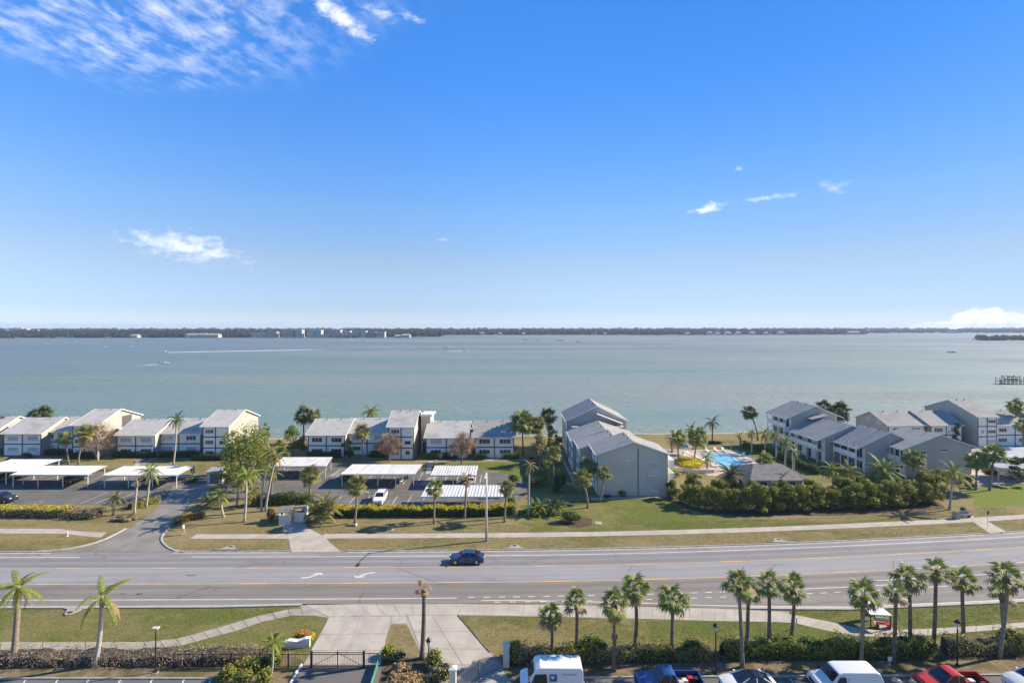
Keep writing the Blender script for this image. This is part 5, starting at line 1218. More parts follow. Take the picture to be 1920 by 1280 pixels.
# ------------------------------------------------------------------ vehicles (front towards local +x)
def solid(prof, hwf, mi=0):
    mb = MB(); n = len(prof)
    mb.v = [(x, hwf(x, z), z) for x, z in prof] + [(x, -hwf(x, z), z) for x, z in prof]
    for i in range(n): j = (i + 1) % n; mb.f.append((i, j, n + j, n + i)); mb.m.append(mi)
    mb.f += [tuple(reversed(range(n))), tuple(range(n, 2 * n))]; mb.m += [mi, mi]
    return mb
def arch(cx, r, z0, k=7): return [(cx - r * math.cos(math.pi * i / k), z0 + r * math.sin(math.pi * i / k)) for i in range(k + 1)]
WH = {}
def wheel(o, x, y, r, wd=.21):
    if r not in WH:
        t_ = MB(); n = 18; pr = [(r * .62, -wd / 2), (r * .93, -wd / 2), (r, -wd / 2 + .04), (r, wd / 2 - .04), (r * .93, wd / 2), (r * .62, wd / 2)]
        for i in range(n):
            a = 2 * math.pi * i / n; t_.v += [(q_ * math.cos(a), yy, q_ * math.sin(a)) for q_, yy in pr]
        m_ = len(pr)
        for i in range(n):
            for j in range(m_ - 1): t_.f.append((i * m_ + j, ((i + 1) % n) * m_ + j, ((i + 1) % n) * m_ + j + 1, i * m_ + j + 1)); t_.m.append(0)
        rm = MB().prism([(r * .64 * math.cos(2 * math.pi * i / 14), r * .64 * math.sin(2 * math.pi * i / 14)) for i in range(14)], -wd / 2 + .03, wd / 2 - .03, 'y')
        for k in range(5):
            a = 2 * math.pi * k / 5
            for s in (-1, 1): rm.prism([(r * .12 * math.cos(a - .9), r * .12 * math.sin(a - .9)), (r * .6 * math.cos(a - .17), r * .6 * math.sin(a - .17)), (r * .6 * math.cos(a + .17), r * .6 * math.sin(a + .17)), (r * .12 * math.cos(a + .9), r * .12 * math.sin(a + .9))], s * (wd / 2 - .029), s * (wd / 2 - .004), 'y')
        WH[r] = (t_.mesh('tyre', M['tyre'], True), rm.mesh('rim', M['rim']))
    w_ = bpy.data.objects.new('wheel', None); COL.objects.link(w_); w_.parent = o; w_.location = (x, y, r)
    inst('tyre', WH[r][0], w_); inst('rim', WH[r][1], w_)
def cabin(o, prof, hb, ht, paint, roofm=None, bpost=None, zb=None):
    """glass house: prof = rear base, rear top, front top, front base (x,z)"""
    zb = prof[0][1]; zt = max(p[1] for p in prof)
    hw = lambda x, z: hb + (ht - hb) * (z - zb) / (zt - zb)
    solid(prof, hw).obj('windows', M['glass'], o)
    (a, b_, c_, d_) = prof; roofm = roofm or paint
    rp = [(b_[0] - .06, b_[1] - .02), (b_[0] + .12, b_[1] + .045), ((b_[0] + c_[0]) / 2, zt + .065), (c_[0] - .15, c_[1] + .045), (c_[0] + .06, c_[1] - .02)]
    solid(rp, lambda x, z: ht + (.02 if z < zt + .02 else -.05)).obj('roof', roofm, o, bevel=.03)
    pm = MB()
    for s in (-1, 1):
        for (p, q_) in ((a, b_), (c_, d_)): pm.tube([(p[0], s * (hw(0, p[1]) + .0), p[1]), (q_[0], s * (hw(0, q_[1]) + .0), q_[1])], .05, 6)
        for bp in (bpost if bpost is not None else [(b_[0] + c_[0]) / 2 - .05]): pm.tube([(bp, s * (hb - .005), zb - .02), (bp - .04, s * (ht + .005), zt)], .05, 6)
        pm.tube([(a[0], s * hb, zb), (d_[0], s * hb, d_[1])], .035, 6)
    pm.obj('pillars', paint, o)
def lights(o, xf, xr, yw, zf, zr, tall=False):
    for s in (-1, 1):
        MB().box(xf - .12, xf + .015, s * yw - .19, s * yw + .12 * s * 0 + .19, zf, zf + .15).obj('headlight', M['lamp_clear'], o, bevel=.03)
        MB().box(xr - .02, xr + .10, s * yw - (.10 if tall else .2), s * yw + (.10 if tall else .2), zr, zr + (.42 if tall else .14)).obj('tail_light', M['lamp_red'], o, bevel=.02)
def mirrors(o, x, y, z, m):
    for s in (-1, 1): MB().box(x - .08, x + .10, s * (y + .10) - .09, s * (y + .10) + .09, z, z + .15).obj('mirror', m, o, bevel=.03)
def sedan(loc, rotz, label, paint, roofm=None, suv=False, cat='car', sunroof=False):
    o = thing('parked_car' if cat == 'car' else cat, (*loc, .014), label, 'car', None, rotz); r = .34 if not suv else .37; H_ = .28 if suv else 0.0
    L = 4.65; xr = -L / 2; xf = L / 2
    low_ = [(xr + .05, .30), (xr, .50 + H_ * .5), (xr + .03, .82 + H_), (xr + .22, .97 + H_), (-1.55, .985 + H_), (.85, .95 + H_), (xf - .55, .82 + H_ * .9), (xf - .12, .68 + H_ * .7), (xf, .50 + H_ * .4), (xf - .05, .26)]
    bot = [(xf - .3, .2)] + list(reversed(arch(1.40, r + .07, .22))) + list(reversed(arch(-1.38, r + .07, .22))) + [(xr + .3, .2)]
    hw = lambda x, z: .90 - .16 * max(0, abs(x) - 1.75) ** 1.5 - (.07 if z > .9 + H_ else 0) - (.03 if z < .3 else 0)
    bd = solid(low_ + bot, hw).obj('body', paint, o, bevel=.05, seg=3)
    if suv: cabin(o, [(xr + .12, 1.25), (xr + .42, 1.68), (.25, 1.70), (1.05, 1.22)], .80, .66, paint, roofm, [-.85, -.02])
    else: cabin(o, [(-1.85, .97), (-1.05, 1.40), (.15, 1.42), (1.05, .95)], .78, .58, paint, roofm, [-.42])
    if sunroof: MB().box(-.75, .05, -.42, .42, 1.485, 1.495).obj('sunroof', M['glass'], o)
    MB().box(xr + .3, xf - .3, -.72, .72, .24, .5).obj('underbody', M['plastic_black'], o)
    for x in (1.40, -1.38):
        for s in (-1, 1): wheel(o, x, s * .80, r)
    lights(o, xf - .10, xr + .02, .58, .60 + H_ * .6, .74 + H_ * .8); mirrors(o, .78, .84, .98 + H_, paint)
    MB().box(xf - .04, xf + .012, -.42, .42, .36, .52).obj('grille', M['plastic_black'], o)
    MB().box(xr - .012, xr + .02, -.26, .26, .58 + H_ * .5, .70 + H_ * .5).obj('number_plate', M['white_paint'], o)
    for s in (-1, 1):
        for x in (.92, -.12, -1.02): MB().box(x - .006, x + .006, s * .90 - .004, s * .90 + .004, .34, .90 + H_).obj('door_seam', M['plastic_black'], o)
        for x in (.25, -.75): MB().box(x, x + .16, s * .895 - .015, s * .895 + .02, .80 + H_, .835 + H_).obj('door_handle', M['chrome'], o)
    return o
def pickup(loc, rotz, label, paint, load):
    o = thing('pickup_truck', (*loc, .014), label, 'pickup truck', None, rotz); r = .39
    low_ = [(-.55, .42), (-.55, 1.12), (1.15, 1.14), (1.45, 1.13), (2.55, 1.02), (2.76, .88), (2.80, .60), (2.72, .38), (2.5, .34)] + list(reversed(arch(1.75, .48, .34))) + [(1.0, .40)]
    solid(low_, lambda x, z: .95 - .10 * max(0, x - 2.2) - (.05 if z > 1.0 else 0)).obj('body', paint, o, bevel=.05, seg=3)
    cabin(o, [(-.50, 1.11), (-.36, 1.72), (.55, 1.76), (1.32, 1.12)], .86, .68, paint, None, [.12])
    bed = bpy.data.objects.new('bed', None); COL.objects.link(bed); bed.parent = o
    for s in (-1, 1):
        sp_ = [(-2.80, .5), (-2.80, 1.12), (-.60, 1.12), (-.60, .42)] + [(-1.05, .42)] + list(reversed(arch(-1.62, .48, .34))) + [(-2.5, .42)]
        MB().prism(sp_, s * .95, s * .84, 'y').obj('side_panel', paint, bed, bevel=.03)
    bbox('tailgate', -2.82, -2.72, -.83, .83, .55, 1.10, paint, bed, bevel=.02); bbox('front_panel', -.70, -.61, -.83, .83, .55, 1.10, paint, bed)
    bbox('floor', -2.72, -.70, -.838, .838, .62, .68, M['plastic_black'], bed)
    bbox('rear_bumper', -2.95, -2.82, -.85, .85, .45, .62, M['chrome'], o, bevel=.03); bbox('front_bumper', 2.70, 2.88, -.88, .88, .42, .62, M['chrome'], o, bevel=.04)
    bbox('grille', 2.74, 2.82, -.55, .55, .68, .92, M['plastic_black'], o)
    for s in (-1, 1):
        for x in (1.28, .08, -.48): MB().box(x - .006, x + .006, s * .952 - .004, s * .952 + .004, .5, 1.06).obj('door_seam', M['plastic_black'], o)
        MB().box(.16, .36, s * .955 - .015, s * .955 + .015, .96, 1.0).obj('door_handle', M['plastic_black'], o)
    MB().box(-2.6, 2.6, -.6, .6, .36, .5).obj('underbody', M['plastic_black'], o)
    lights(o, 2.74, -2.81, .74, .72, .68, True); mirrors(o, 1.05, .92, 1.16, M['plastic_black'])
    for x in (1.75, -1.62):
        for s in (-1, 1): wheel(o, x, s * .83, r, .24)
    r_ = random.Random(len(label))
    for i, (nm, m_) in enumerate(load):
        x = -2.35 + 1.45 * i / max(1, len(load) - 1); y = r_.uniform(-.4, .4)
        MB().box(x - .22, x + .22, y - .2, y + .2, .685, .685 + r_.uniform(.18, .38)).obj(nm, M[m_], o, bevel=.04)
    return o
def van(loc, rotz, label, high=True, emblem=False):
    o = thing('van', (*loc, .014), label, 'van', None, rotz); p = M['car_white']; r = .37
    if high:
        up = [(-2.62, .5), (-2.62, 2.30), (-2.50, 2.52), (.95, 2.56), (1.35, 2.36), (1.95, 1.42), (2.55, 1.18), (2.68, .85), (2.68, .45)]
        ws = [(1.42, 2.20), (1.93, 1.45)]; hw = lambda x, z: .98 - (.10 if z > 2.4 else 0) - (.05 if z > 1.3 and x > 1.8 else 0) - .12 * max(0, x - 2.3)
    else:
        up = [(-2.72, .5), (-2.74, 1.40), (-2.55, 1.98), (-2.30, 2.08), (.55, 2.08), (.90, 1.98), (1.55, 1.30), (2.45, 1.12), (2.66, .90), (2.68, .45)]
        ws = [(.95, 1.92), (1.50, 1.34)]; hw = lambda x, z: .99 - (.16 if z > 1.9 else 0) - (.05 if z > 1.2 and x > 1.2 else 0) - .12 * max(0, x - 2.2)
    bot = [(2.4, .34)] + list(reversed(arch(1.72, .45, .34))) + list(reversed(arch(-1.55, .45, .34))) + [(-2.4, .34)]
    solid(up + bot, hw).obj('body', p, o, bevel=.07, seg=3)
    (xa, za), (xb, zb) = ws; nx, nz = (za - zb), (xb - xa); l_ = math.hypot(nx, nz); nx, nz = nx / l_ * .035, nz / l_ * .035
    MB().add([(xa + nx, -.78, za + nz), (xa + nx, .78, za + nz), (xb + nx, .84, zb + nz), (xb + nx, -.84, zb + nz), (xa - nx, -.78, za - nz), (xa - nx, .78, za - nz), (xb - nx, .84, zb - nz), (xb - nx, -.84, zb - nz)],
             [(0, 1, 2, 3), (7, 6, 5, 4), (0, 4, 5, 1), (1, 5, 6, 2), (2, 6, 7, 3), (3, 7, 4, 0)]).obj('windscreen', M['glass'], o)
    for s in (-1, 1):
        q_ = [(.35, 1.35 if high else 1.28), (xb - .28, 1.35 if high else 1.28), (xa - .02 if high else xa - .05, za - .16), (.45, za - .12)]
        y0 = s * (.955 if high else .945); MB().prism(q_, y0, y0 + s * .045, 'y').obj('side_window', M['glass'], o, bevel=.01)
        MB().box(.18, .20, s * .985 - .006, s * .985 + .006, .55, 2.0 if high else 1.85).obj('door_seam', M['frame_dark'], o)
    MB().prism([(-.8, 1.3 if not high else 1.45), (.8, 1.3 if not high else 1.45), (.75, 1.85 if not high else 2.1), (-.75, 1.85 if not high else 2.1)], -2.78 if not high else -2.655, -2.70 if not high else -2.60, 'x').obj('rear_window', M['glass'], o)
    lights(o, 2.62, -2.66, .72, .80, 1.0, True); mirrors(o, xb - .05, .98, 1.35 if high else 1.22, M['plastic_black'])
    bbox('bumper', 2.60, 2.76, -.86, .86, .40, .62, M['plastic_black'], o, bevel=.04); bbox('grille', 2.64, 2.70, -.5, .5, .72, .98, M['plastic_black'], o)
    for x in (1.72, -1.55):
        for s in (-1, 1): wheel(o, x, s * .86, r, .23)
    if emblem:                                                  # dark blue square mark with a white swept bird head, thin letter line
        for s in (1,):
            y0 = s * .985
            e = MB().box(-.42, .14, y0, y0 + .012, 1.50, 2.06).obj('emblem', M['car_blue'], o)
            MB().add([(x, y0 + .018, z) for x, z in [(.02, 1.94), (-.30, 1.96), (-.22, 1.88), (-.06, 1.84), (-.24, 1.80), (-.16, 1.73), (.0, 1.72), (.06, 1.80)]], [tuple(range(8))]).obj('emblem_mark', M['white_paint'], e)
            for k in range(16): MB().box(-.95 - k * .075, -.90 - k * .075, y0 - .004, y0 + .008, 2.02, 2.07).obj('letter', M['frame_dark'], o)
    return o
PI = math.pi
van((3.3, 43.5), PI, 'white high roofed delivery van with blue square emblem, parked nearest the gate', True, True)
pickup((13.35, 43.6), PI, 'blue pickup truck with cluttered open bed parked at the kerb', M['car_blue'], [('toolbox', 'plastic_black'), ('bag', 'red_plastic'), ('bucket', 'white_paint'), ('crate', 'galv')])
sedan((20.1, 43.6), PI, 'white sedan with black glass roof parked between blue pickup and white van', M['car_white'], M['glass'], sunroof=False)
van((28.2, 43.5), PI, 'white low roofed cargo van without markings parked at the kerb', False)
pickup((37.4, 43.5), PI, 'red pickup truck with black lined bed parked at the kerb', M['car_red'], [('toolbox', 'plastic_black'), ('sack', 'white_paint'), ('sack', 'red_plastic')])
sedan((44.6, 43.5), PI, 'white sport utility car cut by the right edge beside the red pickup', M['car_white'], suv=True)
x_, y_ = P(874.5, 1054)
sedan((x_, y_ + .1), PI, 'dark blue sedan driving left on the far lane', M['car_navy'], cat='sedan_car')
def lotcar(px, py, rotz, label, paint, suv=False): x, y = P(px, py); return sedan((x, y), rotz, label, M[paint], suv=suv)
lotcar(713, 940, R(-88), 'white sport utility car parked nose in at the yellow topped hedge', 'car_white', True)
lotcar(2, 941, R(0), 'black sport utility car at the left edge of the left car park', 'car_black', True)
lotcar(18, 898, R(80), 'dark car under the left edge carport', 'car_black')
lotcar(140, 902, R(75), 'dark car in shade under the long left carport', 'car_black')
lotcar(272, 908, R(80), 'white sedan under the left carport beside the feather palm', 'car_white')
lotcar(312, 895, R(20), 'white car poking out behind the left carport', 'car_white')
lotcar(883, 906, R(90), 'white car under the ribbed carport behind the light pole', 'car_white')
lotcar(655, 896, R(90), 'dark car in shade at the left end of the long middle carport', 'car_black')
lotcar(1902, 866, R(120), 'dark car between the two carports at the right edge', 'car_grey')
lotcar(1888, 893, R(100), 'light car under the low carport at the right edge', 'car_silver')
# motor scooter under the long carport
def scooter(px, py, label, m_):
    x, y = P(px, py); o = thing('motor_scooter', (x, y, .014), label, 'scooter', None, R(70)); r = .27
    wheel(o, .62, 0, r, .12); wheel(o, -.58, 0, r, .12)
    solid([(-.75, .48), (-.80, .74), (-.20, .80), (.0, .46), (.30, .36), (.46, .90), (.56, .90), (.62, .40), (.30, .24), (-.35, .26)], lambda x, z: .15).obj('body', m_, o, bevel=.04)
    MB().box(-.78, -.12, -.14, .14, .79, .88).obj('seat', M['plastic_black'], o, bevel=.03)
    MB().tube([(.46, -.34, 1.05), (.5, 0, 1.0), (.46, .34, 1.05)], .025, 6).obj('handlebar', M['chrome'], o)
scooter(752, 905, 'white motor scooter under the right end of the long carport', M['car_white']); scooter(762, 900, 'dark motor scooter beside the white one under the carport', M['car_black'])

# ------------------------------------------------------------------ street furniture
sp_x, sp_y = P(912, 1014)
o = thing('street_light', (sp_x, sp_y, 0), 'tall pale concrete street light pole on the far verge', 'street light')
MB().tube([(0, 0, -.1), (0, 0, 5), (0, 0, 9.9)], [.20, .15, .10], 10).obj('pole', M['galv'], o, smooth=True)
arm = [(0, 0, 9.7), (-.02, -.8, 9.95), (-.05, -2.0, 10.1), (-.08, -3.0, 10.15)]
MB().tube(arm, [.06, .055, .05, .045], 8).obj('arm', M['galv'], o, smooth=True)
MB().prism([(-.14, -3.8), (.14, -3.8), (.17, -3.3), (.12, -2.95), (-.12, -2.95), (-.17, -3.3)], 10.06, 10.2, 'z').obj('lamp_head', M['galv'], o, bevel=.03)
def lantern(px, py, h, label, shoebox=False, base=None):
    x, y = base or P(px, py); o = thing('lamp_post', (x, y, 0), label, 'lamp post', 'lamp posts of the near parking lot')
    MB().tube([(0, 0, 0), (0, 0, .12), (0, 0, .16), (0, 0, h - .55)], [.16, .16, .065, .05], 10).obj('post', M['black_metal'], o)
    if shoebox:
        MB().tube([(0, 0, h - .55), (0, 0, h - .1)], .04, 8).obj('neck', M['black_metal'], o)
        MB().box(-.28, .28, -.2, .2, h - .12, h).obj('lamp_head', M['galv'], o, bevel=.02); bbox('base_plate', -.22, .22, -.22, .22, 0, .06, M['concrete'], o)
    else:
        MB().tube([(0, 0, h - .56), (0, 0, h - .48), (0, 0, h - .46), (0, 0, h - .12)], [.05, .10, .14, .22], 8).obj('globe', M['lamp_clear'], o)
        MB().tube([(0, 0, h - .12), (0, 0, h - .08), (0, 0, h + .10), (0, 0, h + .2)], [.26, .27, .10, .02], 8).obj('cap', M['black_metal'], o)
        for k in range(4):
            a = R(45 + 90 * k); MB().tube([(.10 * math.cos(a), .10 * math.sin(a), h - .5), (.23 * math.cos(a), .23 * math.sin(a), h - .11)], .018, 4).obj('cage_bar', M['black_metal'], o)
    return o
lantern(292, 1260, 4.05, 'slim dark lamp post with flat head on the left verge', True)
lantern(804, 1300, 4.6, 'black lantern post on the driveway island'); lantern(1342, 1262, 4.35, 'black lantern post behind the white sedan'); lantern(1795, 1247, 4.05, 'black lantern post behind the red pickup')
x_, y_ = P(688, 968); lantern(0, 0, 4.0, 'dark lamp post at the edge of the middle car park', True, (x_, y_))
# black swing gate and fence at the left drive
x0, y0 = P(584, 1251); x1, y1 = P(683, 1249)
gt = thing('driveway_gate', (x0, y0, 0), 'black metal swing gate across the left driveway', 'gate'); gl = x1 - x0
for xx in (0, gl): bbox('post', xx - .09, xx + .09, -.09, .09, 0, 1.5, M['black_metal'], gt)
PK = MB().box(-.011, .011, -.011, .011, .12, 1.22).mesh('picket', M['black_metal'])
for zz in (.08, 1.2, 1.36): bbox('rail', .10, gl - .10, -.022, .022, zz, zz + .05, M['black_metal'], gt)
MB().box(gl / 2 - .04, gl / 2 + .04, -.04, .04, .05, 1.5).obj('meeting_stile', M['black_metal'], gt)
MB().tube([(.15, 0, .2), (gl / 2 - .1, 0, 1.3)], .02, 6).obj('brace', M['black_metal'], gt); MB().tube([(gl - .15, 0, .2), (gl / 2 + .1, 0, 1.3)], .02, 6).obj('brace', M['black_metal'], gt)
for k in range(32):
    xx = .2 + (gl - .4) * k / 31
    if abs(xx - gl / 2) > .08: inst('picket', PK, gt, (xx, 0, 0))
fn = thing('metal_fence', (x0, y0, 0), 'black picket fence left of the driveway gate', 'fence')
for zz in (.08, 1.2): bbox('rail', -12.4, -.1, -.02, .02, zz, zz + .045, M['black_metal'], fn)
for k in range(82): inst('picket', PK, fn, (-.22 - k * .15, 0, 0))
for k in range(5): bbox('post', -2.6 * k - 2.1 - .04, -2.6 * k - 2.1 + .04, -.04, .04, 0, 1.35, M['black_metal'], fn)
fn = thing('metal_fence', (x1, y1, 0), 'short black picket fence right of the driveway gate', 'fence')
for zz in (.08, 1.2): bbox('rail', .1, 1.35, -.02, .02, zz, zz + .045, M['black_metal'], fn)
for k in range(8): inst('picket', PK, fn, (.22 + k * .15, 0, 0))
# green mesh screen along the drive edge
q0 = Vector((*P(709, 1248), 0)); q1 = Vector((*P(690, 1310), 0)); d_ = q1 - q0
gs = thing('mesh_screen', q0, 'narrow green mesh screen along the right edge of the left driveway', 'screen')
for k in range(4): p_ = d_ * k / 3; MB().tube([(p_.x, p_.y, 0), (p_.x, p_.y, 0.72)], .025, 6).obj('post', M['green_net'], gs)
for k in range(3):
    a_, b_ = d_ * (k / 3 + .008), d_ * ((k + 1) / 3 - .008); MB().add([(a_.x - .02, a_.y, .08), (b_.x - .02, b_.y, .08), (b_.x - .02, b_.y, 0.66), (a_.x - .02, a_.y, 0.66), (a_.x + .02, a_.y, .08), (b_.x + .02, b_.y, .08), (b_.x + .02, b_.y, 0.66), (a_.x + .02, a_.y, 0.66)], [(0, 1, 2, 3), (7, 6, 5, 4), (3, 2, 6, 7), (0, 4, 5, 1), (0, 3, 7, 4), (1, 5, 6, 2)]).obj('panel', M['green_net'], gs)
# ornamental gate with arched top and its pillars
gp0 = Vector((*P(849, 1296), 0)); gp1 = Vector((*P(945, 1250), 0)); ax = (gp1 - gp0); GL = ax.length; ang = math.atan2(ax.y, ax.x)
og = thing('ornamental_gate', gp0, 'arched grey ornamental gate between white pillars', 'gate', None, ang)
def topz(s): return 1.05 + .62 * math.sin(math.pi * s) ** 1.2
for nm, dz_ in (('top_rail', 0), ('upper_rail', -.16)):
    MB().tube([(GL * (.06 + .88 * k / 24), 0, topz(k / 24) + dz_) for k in range(25)], .028, 6).obj(nm, M['frame_dark'], og, smooth=True)
MB().box(GL * .06, GL * .94, -.025, .025, .10, .16).obj('bottom_rail', M['frame_dark'], og)
for k in range(30):
    s = k / 29; MB().box(GL * (.06 + .88 * s) - .016, GL * (.06 + .88 * s) + .016, -.016, .016, .13, topz(s)).obj('picket', M['frame_dark'], og)
MB().box(GL * .5 - .05, GL * .5 + .05, -.05, .05, .08, 1.7).obj('meeting_stile', M['frame_dark'], og)
for p_, lab in ((gp0, 'white stucco gate pillar at the bottom edge'), (gp1 + ax.normalized() * .25, 'white stucco gate pillar beside the delivery van')):
    o = thing('gate_pillar', p_, lab, 'pillar', 'gate pillars'); MB().box(-.28, .28, -.28, .28, 0, 1.95).obj('shaft', M['stucco'], o, bevel=.03)
    MB().add([(-.34, -.34, 1.95), (.34, -.34, 1.95), (.34, .34, 1.95), (-.34, .34, 1.95), (-.34, -.34, 2.05), (.34, -.34, 2.05), (.34, .34, 2.05), (-.34, .34, 2.05), (0, 0, 2.22)], [(0, 3, 2, 1), (0, 1, 5, 4), (1, 2, 6, 5), (2, 3, 7, 6), (3, 0, 4, 7), (4, 5, 8), (5, 6, 8), (6, 7, 8), (7, 4, 8)]).obj('cap', M['stucco'], o)
# white entrance sign with bright croton planting behind
x_, y_ = P(558, 1213)
o = thing('entrance_sign', (x_, y_, 0), 'low white curved entrance sign wall on the left drive lawn', 'sign', None, R(8))
MB().prism([(-1.15, 0), (1.15, 0), (1.15, .75), (.75, .80), (.35, .66), (0, .58), (-.35, .64), (-.8, .72), (-1.15, .6)], -.18, .18, 'y').obj('wall', M['stucco'], o, bevel=.02)
MB().prism([(-1.2, .72 - .1), (-.8, .74), (-.35, .66), (0, .60), (.35, .68), (.75, .82), (1.2, .77), (1.2, .86), (.75, .91), (.35, .77), (0, .69), (-.35, .75), (-.8, .83), (-1.2, .71)], -.22, .22, 'y').obj('coping', M['white_paint'], o)
bush(570, 1200, 1.15, .55, .9, 'red and yellow croton plants behind the white entrance sign', 'leaf_yellow', 420, .10, 'core_brown', top='flower_red', ntop=300)
# refuse enclosure
x_, y_ = P(523, 985)
o = thing('refuse_enclosure', (x_, y_, 0), 'grey walled refuse enclosure with pale gates on the concrete drive', 'enclosure', None, R(14))
bbox('side_wall', -.15, .05, 0, 3.4, 0, 1.75, M['white_paint'], o); bbox('back_wall', .055, 3.6, 3.3, 3.5, 0, 1.7, M['galv'], o); bbox('side_wall', 3.6, 3.8, .6, 3.4, 0, 1.6, M['white_paint'], o)
MB().prism([(-.3, 1.76), (1.7, 1.76), (1.7, 1.84), (-.3, 1.84)], .4, 3.6, 'y').obj('shed_roof', M['roof_dark'], o)
MB().box(0, 1.7, -.04, .04, .1, 1.6).obj('gate_leaf', M['stucco'], o); g2 = MB().box(0, 1.7, -.04, .04, .1, 1.6).obj('gate_leaf', M['stucco'], o); o.children[-2].location = (.1, .05, 0); g2.location = (2.1, 1.0, 0); g2.rotation_euler = (0, 0, R(-28))
x_, y_ = P(560, 968)
o = thing('recycling_bin', (x_, y_, 0), 'dark blue recycling bin with yellow lid in the refuse enclosure', 'bin'); MB().prism([(-.35, 0), (.35, 0), (.42, 1.05), (-.42, 1.05)], -.4, .4, 'y').obj('tub', M['blue_bin'], o, bevel=.03); MB().box(-.46, .46, -.44, .44, 1.055, 1.15).obj('lid', M['yellow'], o, bevel=.03)
# grey shed
x_, y_ = P(402, 906)
o = thing('garden_shed', (x_, y_, 0), 'small grey shed at the end of the left car park', 'shed'); bbox('wall', -1.5, 1.5, 0, 2.4, 0, 2.2, M['wall_taupe'], o)
MB().prism([(-.35, 2.25), (2.7, 2.55), (2.7, 2.68), (-.35, 2.36)], -1.8, 1.8, 'x').obj('roof', M['roof_blue'], o); bbox('door', -.9, .9, -.05, -.004, .05, 1.95, M['frame_dark'], o); bbox('door_frame', -1.05, -.91, -.06, -.004, 0, 2.05, M['white_paint'], o); bbox('door_frame', .91, 1.05, -.06, -.004, 0, 2.05, M['white_paint'], o)
# bus shelter and bench
x_, y_ = P(1640, 1168)
o = thing('bus_shelter', (x_, y_ - .2, .03), 'small white roofed bus shelter on the near lawn path', 'bus shelter', None, R(-6))
MB().add([(-1.1, -1.0, 1.45), (1.0, -1.0, 1.45), (.45, 1.0, 1.75), (-1.1, 1.0, 1.75), (-1.1, -1.0, 1.53), (1.0, -1.0, 1.53), (.45, 1.0, 1.83), (-1.1, 1.0, 1.83)], [(0, 3, 2, 1), (4, 5, 6, 7), (0, 1, 5, 4), (1, 2, 6, 5), (2, 3, 7, 6), (3, 0, 4, 7)]).obj('roof', M['white_paint'], o)
for xx, yy, zz in ((-1.0, -.85, 1.45), (.9, -.85, 1.45), (-1.0, .85, 1.72), (.35, .85, 1.72)): bbox('post', xx - .04, xx + .04, yy - .04, yy + .04, 0, zz, M['black_metal'], o)
bbox('back_panel', -.95, .30, .82, .86, .3, 1.5, M['frame_dark'], o)
x_, y_ = P(1656, 1177)
o = thing('bench', (x_, y_, .034), 'red and white bench on the concrete pad beside the bus shelter', 'bench', None, R(-10))
bbox('seat', -.62, .62, -.22, .22, .40, .46, M['red_plastic'], o); bbox('backrest', -.62, .62, .24, .29, .5, .92, M['stucco'], o)
for s in (-1, 1): bbox('leg', s * .5 - .05, s * .5 + .05, -.2, .27, 0, .395, M['red_plastic'], o)
x_, y_ = P(1810, 970)
o = thing('bench', (x_, y_, .03), 'blue grey bus bench beside the concrete bin on the far pavement', 'bench', None, R(8))
bbox('seat', -.95, .95, -.25, .25, .42, .50, M['frame_dark'], o); bbox('backrest', -.95, .95, .27, .33, .40, 1.0, M['roof_blue'], o)
for s in (-1, 1): bbox('leg', s * .75 - .06, s * .75 + .06, -.22, .3, 0, .415, M['concrete_old'], o)
x_, y_ = P(1793, 972)
o = thing('waste_bin', (x_, y_, .02), 'square concrete waste bin on the far pavement', 'bin'); MB().box(-.36, .36, -.36, .36, 0, 1.0).obj('body', M['concrete_old'], o, bevel=.03); MB().box(-.30, .30, -.30, .30, 1.0, 1.12).obj('lid', M['frame_dark'], o, bevel=.02)
x_, y_ = P(1806, 966)
o = thing('planter_shrub', (x_, y_, .03), 'round green potted shrub behind the blue grey bench', 'plant'); MB().tube([(0, 0, 0), (0, 0, .5)], [.28, .36], 10).obj('pot', M['plastic_black'], o); v_, f_ = blob_leaves([(0, 0, .95, .42, .42, .48)], 420, .08); inst('foliage', np_mesh('foliage', v_, f_, M['leaf_green']), o); lump(MB(), (0, 0, .9), (.3, .3, .4)).obj('opaque_core', M['core'], o)  # lump inside the foliage is an added core that blocks light
def post_sign(px, py, h, w_, hh, label, m_, rot=0): 
    x, y = P(px, py); o = thing('sign_post', (x, y, 0), label, 'sign', 'small signs', rot); MB().tube([(0, 0, 0), (0, 0, h)], .035, 6).obj('post', M['galv'], o); MB().box(-w_ / 2, w_ / 2, -.05, -.036, h - hh, h).obj('sign_plate', m_, o); return o
post_sign(1852, 990, 2.7, .3, .55, 'thin brown bus stop sign post on the far verge', M['wood_dark']); post_sign(1668, 1246, .8, .4, .42, 'small white sign in the hedge behind the white van', M['white_paint'])
post_sign(252, 1248, .75, .3, .3, 'small blue and white sign in the bare hedge', M['lamp_clear']); post_sign(1152, 1206, 1.0, .6, .55, 'small dark framed sign behind the thick near palm', M['frame_dark'], R(10)); post_sign(1493, 1178, 1.1, .12, .5, 'short pale marker post beside the curving near path', M['stucco'])
def hydrant(px, py, label, c):
    x, y = P(px, py); o = thing('fire_hydrant', (x, y, 0), label, 'hydrant'); MB().tube([(0, 0, 0), (0, 0, .06), (0, 0, .07), (0, 0, .55), (0, 0, .62), (0, 0, .74)], [.17, .17, .11, .11, .14, .04], 10).obj('barrel', M[c], o)
    for s in (-1, 1): MB().tube([(s * .1, 0, .42), (s * .2, 0, .42)], .055, 8).obj('outlet', M[c], o)
hydrant(81, 1235, 'yellow fire hydrant in the bare near hedge', 'yellow'); hydrant(126, 1005, 'pale yellow hydrant on the left far verge', 'stucco')
